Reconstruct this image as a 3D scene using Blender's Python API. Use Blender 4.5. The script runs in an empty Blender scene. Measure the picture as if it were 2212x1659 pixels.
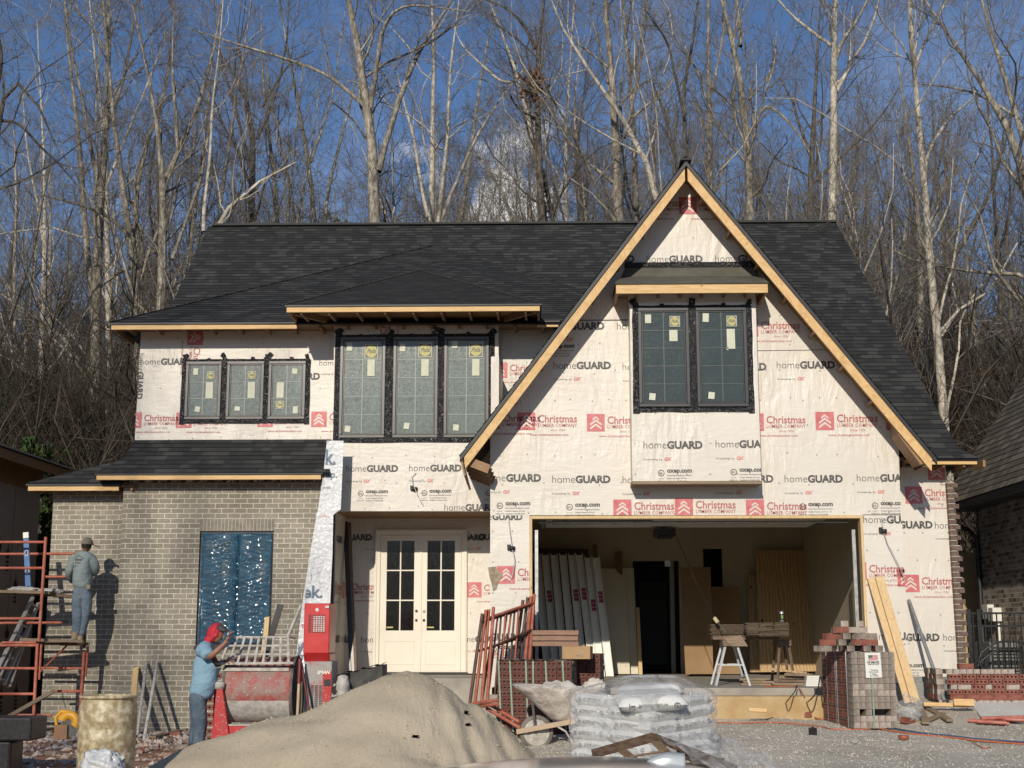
import bpy, bmesh, math, random
import numpy as np
from mathutils import Vector, Matrix
C = bpy.context.scene.collection
R = math.radians
# ---------------------------------------------------------------- camera
F, CX, CY, HZ = 2950.0, 1106.0, 829.5, 1365.0
PITCH = math.atan((HZ - CY) / F); YAW = R(1.4); CAMZ = 0.95
cam_d = bpy.data.cameras.new('camera'); cam = bpy.data.objects.new('camera', cam_d); C.objects.link(cam)
cam.location = (0, 0, CAMZ); cam.rotation_euler = (R(90) + PITCH, 0, YAW)
cam_d.sensor_width = 36; cam_d.lens = F / 2212 * 36; cam_d.clip_start = .05; cam_d.clip_end = 3000
bpy.context.scene.camera = cam
# ---------------------------------------------------------------- sun and sky
LDIR = Vector((.18, 1, -.41)).normalized()
SEL = math.asin(-LDIR.z); SAZ = math.atan2(-LDIR.x, -LDIR.y)
W = bpy.data.worlds.new('World'); bpy.context.scene.world = W; W.use_nodes = True
wn = W.node_tree.nodes; wl = W.node_tree.links; bg = wn['Background']
sky = wn.new('ShaderNodeTexSky'); sky.sky_type = 'NISHITA'; sky.sun_disc = False
sky.sun_elevation = SEL; sky.sun_rotation = SAZ % (2 * math.pi); sky.air_density = 1.0; sky.dust_density = .4; sky.ozone_density = 2.6; sky.altitude = 400
bg.inputs[1].default_value = .088
tc = wn.new('ShaderNodeTexCoord')
def wmath(op, a, b=None, clamp=False):
    n = wn.new('ShaderNodeMath'); n.operation = op; n.use_clamp = clamp
    for i, v in enumerate((a, b)):
        if v is None: continue
        if isinstance(v, (int, float)): n.inputs[i].default_value = v
        else: wl.new(v, n.inputs[i])
    return n.outputs[0]
def wdot(dirv):
    n = wn.new('ShaderNodeVectorMath'); n.operation = 'DISTANCE'; wl.new(tc.outputs['Generated'], n.inputs[0]); n.inputs[1].default_value = dirv; return n.outputs['Value']
_nz = wn.new('ShaderNodeTexNoise'); wl.new(tc.outputs['Generated'], _nz.inputs['Vector']); _nz.inputs['Scale'].default_value = 22; _nz.inputs['Detail'].default_value = 9; _nz.inputs['Roughness'].default_value = .58
_n2 = wn.new('ShaderNodeTexNoise'); wl.new(tc.outputs['Generated'], _n2.inputs['Vector']); _n2.inputs['Scale'].default_value = 5.5; _n2.inputs['Detail'].default_value = 8; _n2.inputs['Roughness'].default_value = .62
def ray(px, py):
    u, v = px - CX, CY - py
    f, s, c = F, math.sin(PITCH), math.cos(PITCH)
    y, z = f * c - v * s, f * s + v * c
    return Vector((u * math.cos(YAW) - y * math.sin(YAW), u * math.sin(YAW) + y * math.cos(YAW), z))
def _n3(px, py): return tuple(ray(px, py).normalized())
m1 = wmath('MULTIPLY', wmath('SUBTRACT', .046, wdot(_n3(1095, 435))), 34)
m1 = wmath('ADD', m1, wmath('MULTIPLY', wmath('SUBTRACT', _nz.outputs[0], .5), 8))
m1 = wmath('MULTIPLY', m1, 1.0, True)
m2 = wmath('MULTIPLY', wmath('SUBTRACT', .034, wdot(_n3(950, 470))), 30)
m2 = wmath('ADD', m2, wmath('MULTIPLY', wmath('SUBTRACT', _nz.outputs[0], .5), 8))
m2 = wmath('MULTIPLY', m2, .6, True)
thin = wmath('MULTIPLY', wmath('SUBTRACT', _n2.outputs[0], .5), 1.5, True)
msk = wmath('MAXIMUM', wmath('MAXIMUM', m1, m2), wmath('MULTIPLY', thin, .55))
tint = wn.new('ShaderNodeMixRGB'); tint.blend_type = 'MULTIPLY'; tint.inputs[0].default_value = 1; wl.new(sky.outputs[0], tint.inputs[1]); tint.inputs[2].default_value = (.80, .93, 1.12, 1)
mixn = wn.new('ShaderNodeMixRGB'); wl.new(msk, mixn.inputs[0]); wl.new(tint.outputs[0], mixn.inputs[1]); mixn.inputs[2].default_value = (11, 10.8, 10.6, 1)
wl.new(mixn.outputs[0], bg.inputs[0])
sd = bpy.data.lights.new('sun', 'SUN'); sd.energy = 3.9; sd.angle = R(.53); sd.color = (1, .91, .77)
sun = bpy.data.objects.new('sun', sd); C.objects.link(sun); sun.rotation_euler = LDIR.to_track_quat('-Z', 'Y').to_euler(); sun.location = (-5, -20, 20)
sc = bpy.context.scene
sc.view_settings.view_transform = 'Standard'; sc.view_settings.look = 'None'; sc.view_settings.exposure = -.12; sc.view_settings.gamma = 1
# ---------------------------------------------------------------- pixel to place helpers
def at(px, py, Y):
    d = ray(px, py); t = Y / d.y; return Vector((d.x * t, Y, CAMZ + d.z * t))
def onp(px, py, z0, s, Y0):          # plane z = z0 + s (y - Y0)
    d = ray(px, py); t = (z0 - s * Y0 - CAMZ) / (d.z - s * d.y); return Vector((d.x * t, d.y * t, CAMZ + d.z * t))
def sst(a, b, x):
    t = min(1, max(0, (x - a) / (b - a))); return t * t * (3 - 2 * t)
def G(x, y):
    r = -1.2 + .05 * max(6, min(24, y)); l = -.6
    return l + (r - l) * sst(-2.2, .6, x) + .13 * sst(4.3, 5.1, x) * sst(18.4, 19.6, y)
def gr(px, py):
    d = ray(px, py); Y = 18.0
    for _ in range(40):
        t = Y / d.y; zz = G(d.x * t, Y); tt = (zz - CAMZ) / d.z; Y = .5 * Y + .5 * min(60, max(3, tt * d.y))
    t = Y / d.y; return Vector((d.x * t, Y, G(d.x * t, Y)))
# ---------------------------------------------------------------- materials
def nt(name):
    m = bpy.data.materials.new(name); m.use_nodes = True; return m, m.node_tree.nodes, m.node_tree.links, m.node_tree.nodes['Principled BSDF']
def c4(c): return (c[0], c[1], c[2], 1)
def mapping(n, l, coord, scale=(1, 1, 1), rot=(0, 0, 0)):
    t = n.new('ShaderNodeTexCoord'); mp = n.new('ShaderNodeMapping'); mp.inputs['Scale'].default_value = scale; mp.inputs['Rotation'].default_value = rot
    l.new(t.outputs[coord], mp.inputs[0]); return mp.outputs[0]
def noise(n, l, vec, scale, detail=4, rough=.55, dist=0):
    t = n.new('ShaderNodeTexNoise'); l.new(vec, t.inputs['Vector']); t.inputs['Scale'].default_value = scale; t.inputs['Detail'].default_value = detail
    t.inputs['Roughness'].default_value = rough; t.inputs['Distortion'].default_value = dist; return t.outputs[0]
def ramp(n, l, fac, stops):
    r = n.new('ShaderNodeValToRGB'); l.new(fac, r.inputs[0]); e = r.color_ramp.elements
    while len(e) < len(stops): e.new(.5)
    for i, (p, c) in enumerate(stops): e[i].position = p; e[i].color = c4(c) if hasattr(c, '__len__') else (c, c, c, 1)
    return r.outputs[0]
def mixc(n, l, fac, a, b, mode='MIX'):
    m = n.new('ShaderNodeMixRGB'); m.blend_type = mode
    for i, v in enumerate((fac, a, b)):
        if isinstance(v, (int, float)): m.inputs[i].default_value = v if i == 0 else (v, v, v, 1)
        elif isinstance(v, tuple): m.inputs[i].default_value = c4(v)
        else: l.new(v, m.inputs[i])
    return m.outputs[0]
def bump(n, l, b, h, strength, dist=.01, prev=None):
    x = n.new('ShaderNodeBump'); x.inputs['Strength'].default_value = strength; x.inputs['Distance'].default_value = dist; l.new(h, x.inputs['Height'])
    if prev is not None: l.new(prev, x.inputs['Normal'])
    l.new(x.outputs[0], b.inputs['Normal']); return x.outputs[0]
def pm(name, c1, c2=None, scale=6, rough=.6, metal=0, bs=0, bscale=40, bd=.01, detail=5, st=(1, 1, 1), coord='Object', spec=.5, lo=.35, hi=.65, dist=0, c3=None):
    m, n, l, b = nt(name); b.inputs['Roughness'].default_value = rough; b.inputs['Metallic'].default_value = metal; b.inputs['Specular IOR Level'].default_value = spec
    v = mapping(n, l, coord, st)
    if c2 is None: b.inputs['Base Color'].default_value = c4(c1)
    else:
        f = noise(n, l, v, scale, detail, dist=dist); st_ = [(lo, c1), (hi, c2)]
        if c3 is not None: st_.append((min(1, hi + .12), c3))
        l.new(ramp(n, l, f, st_), b.inputs['Base Color'])
    if bs: bump(n, l, b, noise(n, l, v, bscale, 5), bs, bd)
    return m
M = {}
M['ink'] = pm('black ink', (.045, .044, .044), (.11, .105, .10), 14, .55)
M['inklight'] = pm('grey ink', (.10, .098, .095), (.16, .155, .15), 30, .55)
M['redink'] = pm('red ink', (.52, .11, .12), (.62, .19, .19), 9, .5)
M['redtext'] = pm('dark red ink', (.40, .10, .10), (.5, .19, .18), 20, .55)
M['oxred'] = pm('ox red ink', (.6, .16, .14), (.68, .26, .22), 30, .55)
M['blueink'] = pm('blue ink', (.10, .15, .22), (.16, .21, .28), 30, .5)
M['button'] = pm('cap nail', (.16, .19, .15), (.3, .32, .27), 60, .4)
def wrapmat(name, a, b_, strength, rough=.42, sc_=1.0, crease=False):
    m, n, l, b = nt(name); b.inputs['Roughness'].default_value = rough
    v = mapping(n, l, 'Object'); vd = mapping(n, l, 'Object', (1, 1, .32), (0, R(38), 0)); vh = mapping(n, l, 'Object', (.35, 1, 1), (0, R(-14), 0))
    big = noise(n, l, v, .8, 3); l.new(ramp(n, l, big, [(.3, a), (.7, b_)]), b.inputs['Base Color'])
    w1 = noise(n, l, vd, 5 * sc_, 4, .5, .8); w2 = noise(n, l, vh, 9 * sc_, 5, .5, 1.2); w3 = noise(n, l, v, 26 * sc_, 3)
    msk_ = ramp(n, l, noise(n, l, v, 1.1, 2), [(.42, 0.08), (.62, 1.0)]); w1 = mixc(n, l, msk_, .5, w1); wst = noise(n, l, mapping(n, l, 'Object', (1, 1, .16), (0, R(22), 0)), 15 * sc_, 3, .5, .6)
    p = bump(n, l, b, w1, strength * .8, .06); p = bump(n, l, b, w2, strength * .3, .03, p); p = bump(n, l, b, mixc(n, l, msk_, .5, wst), strength * .6, .02, p); p = bump(n, l, b, w3, strength * .12, .008, p)
    if crease:
        vo = n.new('ShaderNodeTexVoronoi'); vo.feature = 'DISTANCE_TO_EDGE'; l.new(v, vo.inputs[0]); vo.inputs['Scale'].default_value = 11
        bump(n, l, b, vo.outputs[0], strength * .6, .03, p)
    return m
M['wrap'] = wrapmat('pinkish white house wrap', (.64, .59, .515), (.71, .665, .59), .66)
M['wrapflat'] = wrapmat('flat house wrap', (.61, .565, .49), (.67, .63, .555), .38)
M['tyvek'] = wrapmat('silvery white wrap flap', (.68, .69, .70), (.78, .79, .80), 1.2, .35, 2.2, True)
def woodmat(name, a, b_, c_, st, knots=True, rough=.6):
    m, n, l, b = nt(name); b.inputs['Roughness'].default_value = rough
    v = mapping(n, l, 'Object', st); g = noise(n, l, v, 4, 6, .6, 1.2)
    col = ramp(n, l, g, [(.3, a), (.55, b_), (.75, c_)])
    if knots:
        k = n.new('ShaderNodeTexVoronoi'); l.new(mapping(n, l, 'Object', tuple(1.6 + 2.2 * (s > 2) for s in st)), k.inputs[0]); k.inputs['Scale'].default_value = 2.1
        kf = ramp(n, l, k.outputs['Distance'], [(.03, 1.0), (.10, 0.0)]); col = mixc(n, l, kf, col, (a[0] * .35, a[1] * .28, a[2] * .22))
    l.new(col, b.inputs['Base Color']); bump(n, l, b, g, .25, .004); return m
M['pineX'] = woodmat('new pine board', (.54, .32, .12), (.68, .45, .20), (.74, .53, .28), (.8, 9, 9))
M['pineZ'] = woodmat('new pine stud', (.54, .36, .16), (.66, .47, .24), (.72, .55, .32), (9, 9, .8))
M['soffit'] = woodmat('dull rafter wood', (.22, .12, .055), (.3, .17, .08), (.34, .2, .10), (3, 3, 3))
M['osb'] = woodmat('weathered plank', (.17, .12, .075), (.27, .2, .13), (.36, .28, .19), (.8, 8, 8), False, .8)
M['oldwood'] = woodmat('grey brown wood', (.11, .075, .05), (.19, .13, .085), (.26, .185, .125), (2, 9, 9), False, .8)
M['black'] = pm('black plastic', (.012, .012, .013), (.03, .03, .032), 20, .35)
M['blackmat'] = pm('black drip edge', (.012, .013, .016), None, rough=.5)
M['white'] = pm('white paint', (.72, .70, .64), (.78, .76, .70), 3, .4)
M['doorwhite'] = pm('cream white door paint', (.76, .70, .59), (.80, .745, .635), 2, .42)
M['drywall'] = pm('cream drywall', (.42, .355, .25), (.46, .40, .29), 2, .9)
M['concrete'] = pm('concrete', (.28, .255, .22), (.40, .365, .31), 3, .9, bs=.3, bscale=30)
M['cmu'] = None
M['clay'] = pm('yellow clay soil', (.42, .28, .13), (.5, .37, .2), 4, .95, bs=.5, bscale=14, bd=.03)
M['steel'] = pm('galvanised steel', (.3, .31, .31), (.45, .46, .45), 14, .42, .6)
M['tape'] = None
# shingles : brick texture on UV, one row per course
def shinglemat(name, a, b_, width=.17):
    m, n, l, b = nt(name); b.inputs['Roughness'].default_value = .92; b.inputs['Specular IOR Level'].default_value = .25
    t = n.new('ShaderNodeTexCoord'); sp = n.new('ShaderNodeSeparateXYZ'); l.new(t.outputs['UV'], sp.inputs[0])
    def ma(op, x, y=None):
        k = n.new('ShaderNodeMath'); k.operation = op
        for i, v in enumerate((x, y)):
            if v is None: continue
            if isinstance(v, (int, float)): k.inputs[i].default_value = v
            else: l.new(v, k.inputs[i])
        return k.outputs[0]
    row = ma('FLOOR', sp.outputs[1]); wr = n.new('ShaderNodeTexWhiteNoise'); wr.noise_dimensions = '1D'; l.new(row, wr.inputs['W'])
    def cell(w, k):
        cx = ma('FLOOR', ma('ADD', ma('DIVIDE', sp.outputs[0], w), ma('MULTIPLY', wr.outputs[0], k))); cb = n.new('ShaderNodeCombineXYZ'); l.new(cx, cb.inputs[0]); l.new(row, cb.inputs[1])
        w2 = n.new('ShaderNodeTexWhiteNoise'); w2.noise_dimensions = '2D'; l.new(cb.outputs[0], w2.inputs['Vector']); return w2.outputs[0]
    f = ma('MULTIPLY', ma('ADD', cell(width, 7.3), ma('MULTIPLY', cell(width * 1.9, 3.1), .8)), .555)
    col = ramp(n, l, f, [(.22, a), (.5, tuple((x + y) * .40 for x, y in zip(a, b_))), (.78, b_)])
    v = mapping(n, l, 'Object'); gz = noise(n, l, v, 260, 2); col = mixc(n, l, .4, col, ramp(n, l, gz, [(.3, .55), (.7, 1.35)]), 'MULTIPLY')
    l.new(col, b.inputs['Base Color']); bump(n, l, b, gz, .5, .004); return m
M['shingle'] = shinglemat('charcoal shingles', (.028, .029, .030), (.062, .063, .060))
M['shinglebrown'] = shinglemat('brown grey shingles', (.10, .085, .066), (.20, .172, .138), .17)
def brickmat(name, a, b_, mort, bw=.2032, rh=.0794, ms=.0068, axis='XZ', grain=True, off=(0, 0, 0), coord='Object'):
    m, n, l, b = nt(name); b.inputs['Roughness'].default_value = .92; b.inputs['Specular IOR Level'].default_value = .2
    t = n.new('ShaderNodeTexCoord'); sp = n.new('ShaderNodeSeparateXYZ'); cb = n.new('ShaderNodeCombineXYZ'); l.new(t.outputs[coord], sp.inputs[0])
    l.new(sp.outputs['XYZ'.index(axis[0])], cb.inputs[0]); l.new(sp.outputs['XYZ'.index(axis[1])], cb.inputs[1])
    dn = noise(n, l, t.outputs[coord], 7, 3); ds = n.new('ShaderNodeVectorMath'); ds.operation = 'ADD'; l.new(cb.outputs[0], ds.inputs[0])
    dm = n.new('ShaderNodeMath'); dm.operation = 'MULTIPLY_ADD'; l.new(dn, dm.inputs[0]); dm.inputs[1].default_value = .012; dm.inputs[2].default_value = -.006
    c2 = n.new('ShaderNodeCombineXYZ'); l.new(dm.outputs[0], c2.inputs[0]); l.new(dm.outputs[0], c2.inputs[1]); l.new(c2.outputs[0], ds.inputs[1])
    br = n.new('ShaderNodeTexBrick'); l.new(ds.outputs[0], br.inputs['Vector']); br.inputs['Scale'].default_value = 1
    br.inputs['Brick Width'].default_value = bw; br.inputs['Row Height'].default_value = rh; br.inputs['Mortar Size'].default_value = ms; br.inputs['Mortar Smooth'].default_value = .25
    br.inputs['Color1'].default_value = c4(a); br.inputs['Color2'].default_value = c4(b_); br.inputs['Mortar'].default_value = c4(mort)
    gz = noise(n, l, mapping(n, l, coord, (1, 1, 2.2)), 26, 5, .65); g2 = noise(n, l, mapping(n, l, coord), .9, 4)
    col = mixc(n, l, .75, br.outputs[0], ramp(n, l, gz, [(.3, .72), (.7, 1.25)]), 'MULTIPLY'); col = mixc(n, l, .8, col, ramp(n, l, g2, [(.3, .78), (.7, 1.18)]), 'MULTIPLY')
    l.new(col, b.inputs['Base Color'])
    iv = n.new('ShaderNodeMath'); iv.operation = 'SUBTRACT'; iv.inputs[0].default_value = 1; l.new(br.outputs['Fac'], iv.inputs[1])
    p = bump(n, l, b, iv.outputs[0], .8, .008); bump(n, l, b, gz, .3, .004, p); return m
M['brick'] = brickmat('grey tan brick', (.235, .212, .165), (.315, .285, .222), (.62, .58, .50))
M['brickdark'] = brickmat('dark brown house brick', (.045, .033, .026), (.19, .155, .125), (.30, .27, .225), ms=.006)
M['cmu'] = brickmat('concrete block foundation', (.23, .24, .23), (.28, .29, .28), (.33, .34, .33), .4, .2, .006)
def tapemat(name='black flashing tape'):
    m, n, l, b = nt(name); b.inputs['Roughness'].default_value = .22
    v = mapping(n, l, 'Object'); a = noise(n, l, mapping(n, l, 'Object', (1, 1, 1)), 34, 3, .5, 1.5); a2 = noise(n, l, v, 70, 1)
    f = ramp(n, l, a, [(.60, 0.0), (.65, 1.0)]); f2 = ramp(n, l, a2, [(.5, 0.0), (.56, 1.0)]); ff = mixc(n, l, 1, f, f2, 'MULTIPLY')
    l.new(mixc(n, l, ff, (.012, .012, .014), (.45, .45, .45)), b.inputs['Base Color'])
    p = bump(n, l, b, noise(n, l, v, 22, 4, .6, 2), .9, .03); return m
M['tape'] = tapemat()
# ---------------------------------------------------------------- mesh builder
ORG = {}
class MB:
    def __init__(s): s.v = []; s.f = []; s.m = []; s.uv = {}; s.sm = []
    def face(s, pts, m=0, uv=None, smooth=False):
        b = len(s.v); s.v += [tuple(p) for p in pts]; s.f.append(tuple(range(b, b + len(pts)))); s.m.append(m); s.sm.append(smooth)
        if uv: s.uv[len(s.f) - 1] = uv
        return s
    def raw(s, vs, fs, m=0, smooth=False):
        b = len(s.v); s.v += [tuple(p) for p in vs]
        for f in fs: s.f.append(tuple(b + i for i in f)); s.m.append(m); s.sm.append(smooth)
        return s
    def box(s, a, b_, m=0):            # axis aligned between two corners
        x0, y0, z0 = [min(a[i], b_[i]) for i in range(3)]; x1, y1, z1 = [max(a[i], b_[i]) for i in range(3)]
        return s.raw([(x0, y0, z0), (x1, y0, z0), (x1, y1, z0), (x0, y1, z0), (x0, y0, z1), (x1, y0, z1), (x1, y1, z1), (x0, y1, z1)],
                     [(0, 3, 2, 1), (4, 5, 6, 7), (0, 1, 5, 4), (1, 2, 6, 5), (2, 3, 7, 6), (3, 0, 4, 7)], m)
    def obox(s, mat, size, m=0):       # oriented box centred on matrix
        h = [x / 2 for x in size]; vs = [mat @ Vector((sx * h[0], sy * h[1], sz * h[2])) for sz in (-1, 1) for sx, sy in ((-1, -1), (1, -1), (1, 1), (-1, 1))]
        return s.raw(vs, [(0, 3, 2, 1), (4, 5, 6, 7), (0, 1, 5, 4), (1, 2, 6, 5), (2, 3, 7, 6), (3, 0, 4, 7)], m)
    def bar(s, p, q, w, h, m=0, up=(0, 0, 1)):   # bar from p to q, w sideways, h along up
        p, q, up = Vector(p), Vector(q), Vector(up); d = (q - p); L = d.length; d.normalize()
        sd_ = d.cross(up)
        if sd_.length < 1e-4: sd_ = d.cross(Vector((0, 1, 0)))
        sd_.normalize(); u = sd_.cross(d); mt = Matrix((sd_, d, u)).transposed().to_4x4(); mt.translation = (p + q) / 2
        return s.obox(mt, (w, L, h), m)
    def tube(s, pts, r, n=8, m=0, cap=True, smooth=True):
        pts = [Vector(p) for p in pts]; rs = r if hasattr(r, '__len__') else [r] * len(pts); vs = []; fs = []
        t0 = (pts[1] - pts[0]).normalized(); u = t0.orthogonal().normalized()
        for i, p in enumerate(pts):
            t = (pts[min(i + 1, len(pts) - 1)] - pts[max(i - 1, 0)]).normalized(); u = (u - t * u.dot(t)).normalized(); w = t.cross(u)
            for k in range(n):
                a = 2 * math.pi * k / n; vs.append(p + (u * math.cos(a) + w * math.sin(a)) * rs[i])
        for i in range(len(pts) - 1):
            for k in range(n): fs.append((i * n + k, i * n + (k + 1) % n, (i + 1) * n + (k + 1) % n, (i + 1) * n + k))
        s.raw(vs, fs, m, smooth)
        if cap: s.face(list(reversed(vs[:n])), m); s.face(vs[-n:], m)
        return s
    def prism(s, pts, d, m=0):         # planar polygon swept by vector d
        pts = [Vector(p) for p in pts]; d = Vector(d); k = len(pts); q = [p + d for p in pts]
        return s.raw(pts + q, [tuple(range(k - 1, -1, -1)), tuple(range(k, 2 * k))] + [(i, (i + 1) % k, k + (i + 1) % k, k + i) for i in range(k)], m)
    def lathe(s, prof, c, n=24, m=0, smooth=True, ax='Z', cap=True):
        vs = []; fs = []
        for r, h in prof:
            for k in range(n):
                a = 2 * math.pi * k / n; x, y = r * math.cos(a), r * math.sin(a)
                vs.append((c[0] + x, c[1] + y, c[2] + h) if ax == 'Z' else ((c[0] + h, c[1] + x, c[2] + y) if ax == 'X' else (c[0] + x, c[1] + h, c[2] + y)))
        for i in range(len(prof) - 1):
            for k in range(n): fs.append((i * n + k, i * n + (k + 1) % n, (i + 1) * n + (k + 1) % n, (i + 1) * n + k))
        if cap: fs.append(tuple(range(n - 1, -1, -1))); fs.append(tuple(range(len(vs) - n, len(vs))))
        return s.raw(vs, fs, m, smooth)
    def grid(s, fn, nu, nv, m=0, smooth=True):
        vs = [fn(i / nu, j / nv) for j in range(nv + 1) for i in range(nu + 1)]
        return s.raw(vs, [(j * (nu + 1) + i, j * (nu + 1) + i + 1, (j + 1) * (nu + 1) + i + 1, (j + 1) * (nu + 1) + i) for j in range(nv) for i in range(nu)], m, smooth)
    def build(s, name, mats, parent=None, org=None, bevel=0, jit=0, solid=0):
        if not isinstance(mats, (list, tuple)): mats = [mats]
        if parent is not None: o = ORG[parent.name]
        elif org is not None: o = Vector(org)
        else:
            a = np.array(s.v); o = Vector(((a[:, 0].min() + a[:, 0].max()) / 2, (a[:, 1].min() + a[:, 1].max()) / 2, a[:, 2].min()))
        me = bpy.data.meshes.new(name); me.from_pydata([(v[0] - o[0], v[1] - o[1], v[2] - o[2]) for v in s.v], [], s.f)
        for x in mats: me.materials.append(M[x] if isinstance(x, str) else x)
        me.polygons.foreach_set('material_index', s.m); me.polygons.foreach_set('use_smooth', s.sm)
        if s.uv:
            ul = me.uv_layers.new(name='UV')
            for fi, uvs in s.uv.items():
                ls = me.polygons[fi].loop_start
                for k, c in enumerate(uvs): ul.data[ls + k].uv = c
        me.update(); ob = bpy.data.objects.new(name, me); C.objects.link(ob)
        if parent is not None: ob.parent = parent
        else: ob.location = o
        ORG[ob.name] = o
        if bevel:
            b = ob.modifiers.new('bevel', 'BEVEL'); b.width = bevel; b.segments = 2; b.limit_method = 'ANGLE'; b.angle_limit = R(40)
        if solid: b = ob.modifiers.new('thick', 'SOLIDIFY'); b.thickness = solid
        return ob
def tag(o, label, cat=None, group=None, kind=None):
    if label: o['label'] = label
    if cat: o['category'] = cat
    if group: o['group'] = group
    if kind: o['kind'] = kind
    return o
def empty(name, loc, label=None, cat=None, group=None):
    o = bpy.data.objects.new(name, None); o.empty_display_size = .2; o.location = loc; C.objects.link(o); ORG[o.name] = Vector(loc); return tag(o, label, cat, group)
def dup(root, loc=None, rot=None, label=None, group=None, scale=None, **kw):
    def cp(o, par):
        c = o.copy(); C.objects.link(c)
        if par is not None: c.parent = par
        for ch in list(o.children): cp(ch, c)
        return c
    r = cp(root, None)
    if loc is not None: r.location = loc
    if rot is not None: r.rotation_euler = rot
    if scale is not None: r.scale = scale
    if label: r['label'] = label
    if group: r['group'] = group
    return r
# ---------------------------------------------------------------- text as mesh pieces
_TC = {}
def glyphs(txt, bold=0.0, res=2, shear=0.0):
    k = (txt, bold, res, shear)
    if k not in _TC:
        cu = bpy.data.curves.new('t', 'FONT'); cu.body = txt; cu.size = 1; cu.offset = bold; cu.resolution_u = res; cu.fill_mode = 'FRONT'; cu.shear = shear
        ob = bpy.data.objects.new('t', cu); C.objects.link(ob); bpy.context.view_layer.update(); me = ob.to_mesh()
        vs = np.array([v.co[:2] for v in me.vertices]) if len(me.vertices) else np.zeros((0, 2)); fs = [tuple(p.vertices) for p in me.polygons]
        ob.to_mesh_clear(); bpy.data.objects.remove(ob); bpy.data.curves.remove(cu)
        x0, x1 = (vs[:, 0].min(), vs[:, 0].max()) if len(vs) else (0, 1)
        vs[:, 0] -= x0; _TC[k] = (vs, fs, x1 - x0)
    return _TC[k]
class Print:
    """flat print in wall coordinates (u right, v up); clipped to a convex polygon"""
    def __init__(s, clip=None): s.p = []; s.clip = clip
    def add(s, vs, fs, m):
        for f in fs:
            q = [tuple(vs[i]) for i in f]
            s.p.append((q, m))
    def text(s, t, u, v, w, m, bold=0, res=2, rot=0, hs=1.0, shear=0.0):     # width w
        vs, fs, W_ = glyphs(t, bold, res, shear); k = w / W_; q = vs * k; q[:, 1] *= hs
        if rot: c_, s_ = math.cos(rot), math.sin(rot); q = np.stack([q[:, 0] * c_ - q[:, 1] * s_, q[:, 0] * s_ + q[:, 1] * c_], 1)
        q = q + np.array([u, v]); s.add(q, fs, m)
    def xf(s, u, v, k, rot, items):          # items in local units
        c_, s_ = math.cos(rot) * k, math.sin(rot) * k
        for it in items:
            if it[0] == 't':
                _, t, x, y, w, m, bold, res = it[:8]; hs = it[8] if len(it) > 8 else 1; sh = it[9] if len(it) > 9 else 0
                s.text(t, u + x * c_ - y * s_, v + x * s_ + y * c_, w * k, m, bold, res, rot, hs, sh)
            else:
                _, pts, m = it; s.p.append(([(u + x * c_ - y * s_, v + x * s_ + y * c_) for x, y in pts], m))
    def emit(s, mb, fn, off, layer=.0012):
        """fn(u,v) -> 3d, off = outward normal"""
        off = Vector(off)
        for q, m in s.p:
            if s.clip: q = clip2(q, s.clip)
            if len(q) < 3: continue
            mm, ly = (m, 1) if not isinstance(m, tuple) else m
            mb.face([fn(x, y) + off * (.004 + layer * ly) for x, y in q], mm)
def clip2(q, poly):
    k = len(poly); A = sum(poly[i][0] * poly[(i + 1) % k][1] - poly[(i + 1) % k][0] * poly[i][1] for i in range(k)); sg = 1 if A > 0 else -1
    for i in range(k):
        a, b = poly[i], poly[(i + 1) % k]; o = []
        def sidef(p): return sg * ((b[0] - a[0]) * (p[1] - a[1]) - (b[1] - a[1]) * (p[0] - a[0]))
        for j in range(len(q)):
            p, r = q[j], q[(j + 1) % len(q)]; sp, sr = sidef(p), sidef(r)
            if sp >= 0: o.append(p)
            if (sp >= 0) != (sr >= 0): t = sp / (sp - sr); o.append((p[0] + (r[0] - p[0]) * t, p[1] + (r[1] - p[1]) * t))
        q = o
        if len(q) < 3: return []
    return q
# stamps, local unit = width of "homeGUARD" (1.0), origin at lower left of the h
def chev(x, y, w, t, h): return [(x, y), (x + w / 2, y + h), (x + w, y), (x + w, y - t), (x + w / 2, y + h - t), (x, y - t)]
def ring(x, y, r, t, n=14):
    return [[(x + r * math.cos(a), y + r * math.sin(a)), (x + r * math.cos(b), y + r * math.sin(b)), (x + (r - t) * math.cos(b), y + (r - t) * math.sin(b)), (x + (r - t) * math.cos(a), y + (r - t) * math.sin(a))]
            for a, b in ((2 * math.pi * i / n, 2 * math.pi * (i + 1) / n) for i in range(n))]
# ink slots : 1 ink 2 inklight 3 redink 4 redtext 5 oxred 6 button 7 wrap-white
INKS = ['ink', 'inklight', 'redink', 'redtext', 'oxred', 'button', 'wrapflat', 'blueink']
HG = [('t', 'home', 0, 0, .385, 1, -.012, 3, 1.05), ('t', 'GUARD', .395, 0, .595, 1, .045, 3, 1.0)]
HG2 = [('t', 'housewrap by', .0, -.20, .31, 2, 0, 1), ('t', 'OX', .345, -.205, .125, 5, .05, 2, 1.1, .3)]
HG3 = [('t', 'oxep.com', .385, -.405, .42, 1, .04, 2), ('t', 'HomeGuard Building Products', .385, -.465, .41, 2, .01, 0), ('t', 'Control Number 3011061', .385, -.515, .33, 2, .02, 0), ('t', 'Certified to ICC-ES AC38', .385, -.56, .33, 2, .02, 0),
       ('t', 'Intertek', .245, -.515, .085, 2, 0, 0), ('t', 'CCRR-1012', .215, -.56, .14, 2, .02, 0), ('t', 'ETL', .258, -.432, .062, 1, .03, 0)] + [('p', r_, 1) for r_ in ring(.29, -.415, .055, .012)]
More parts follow.
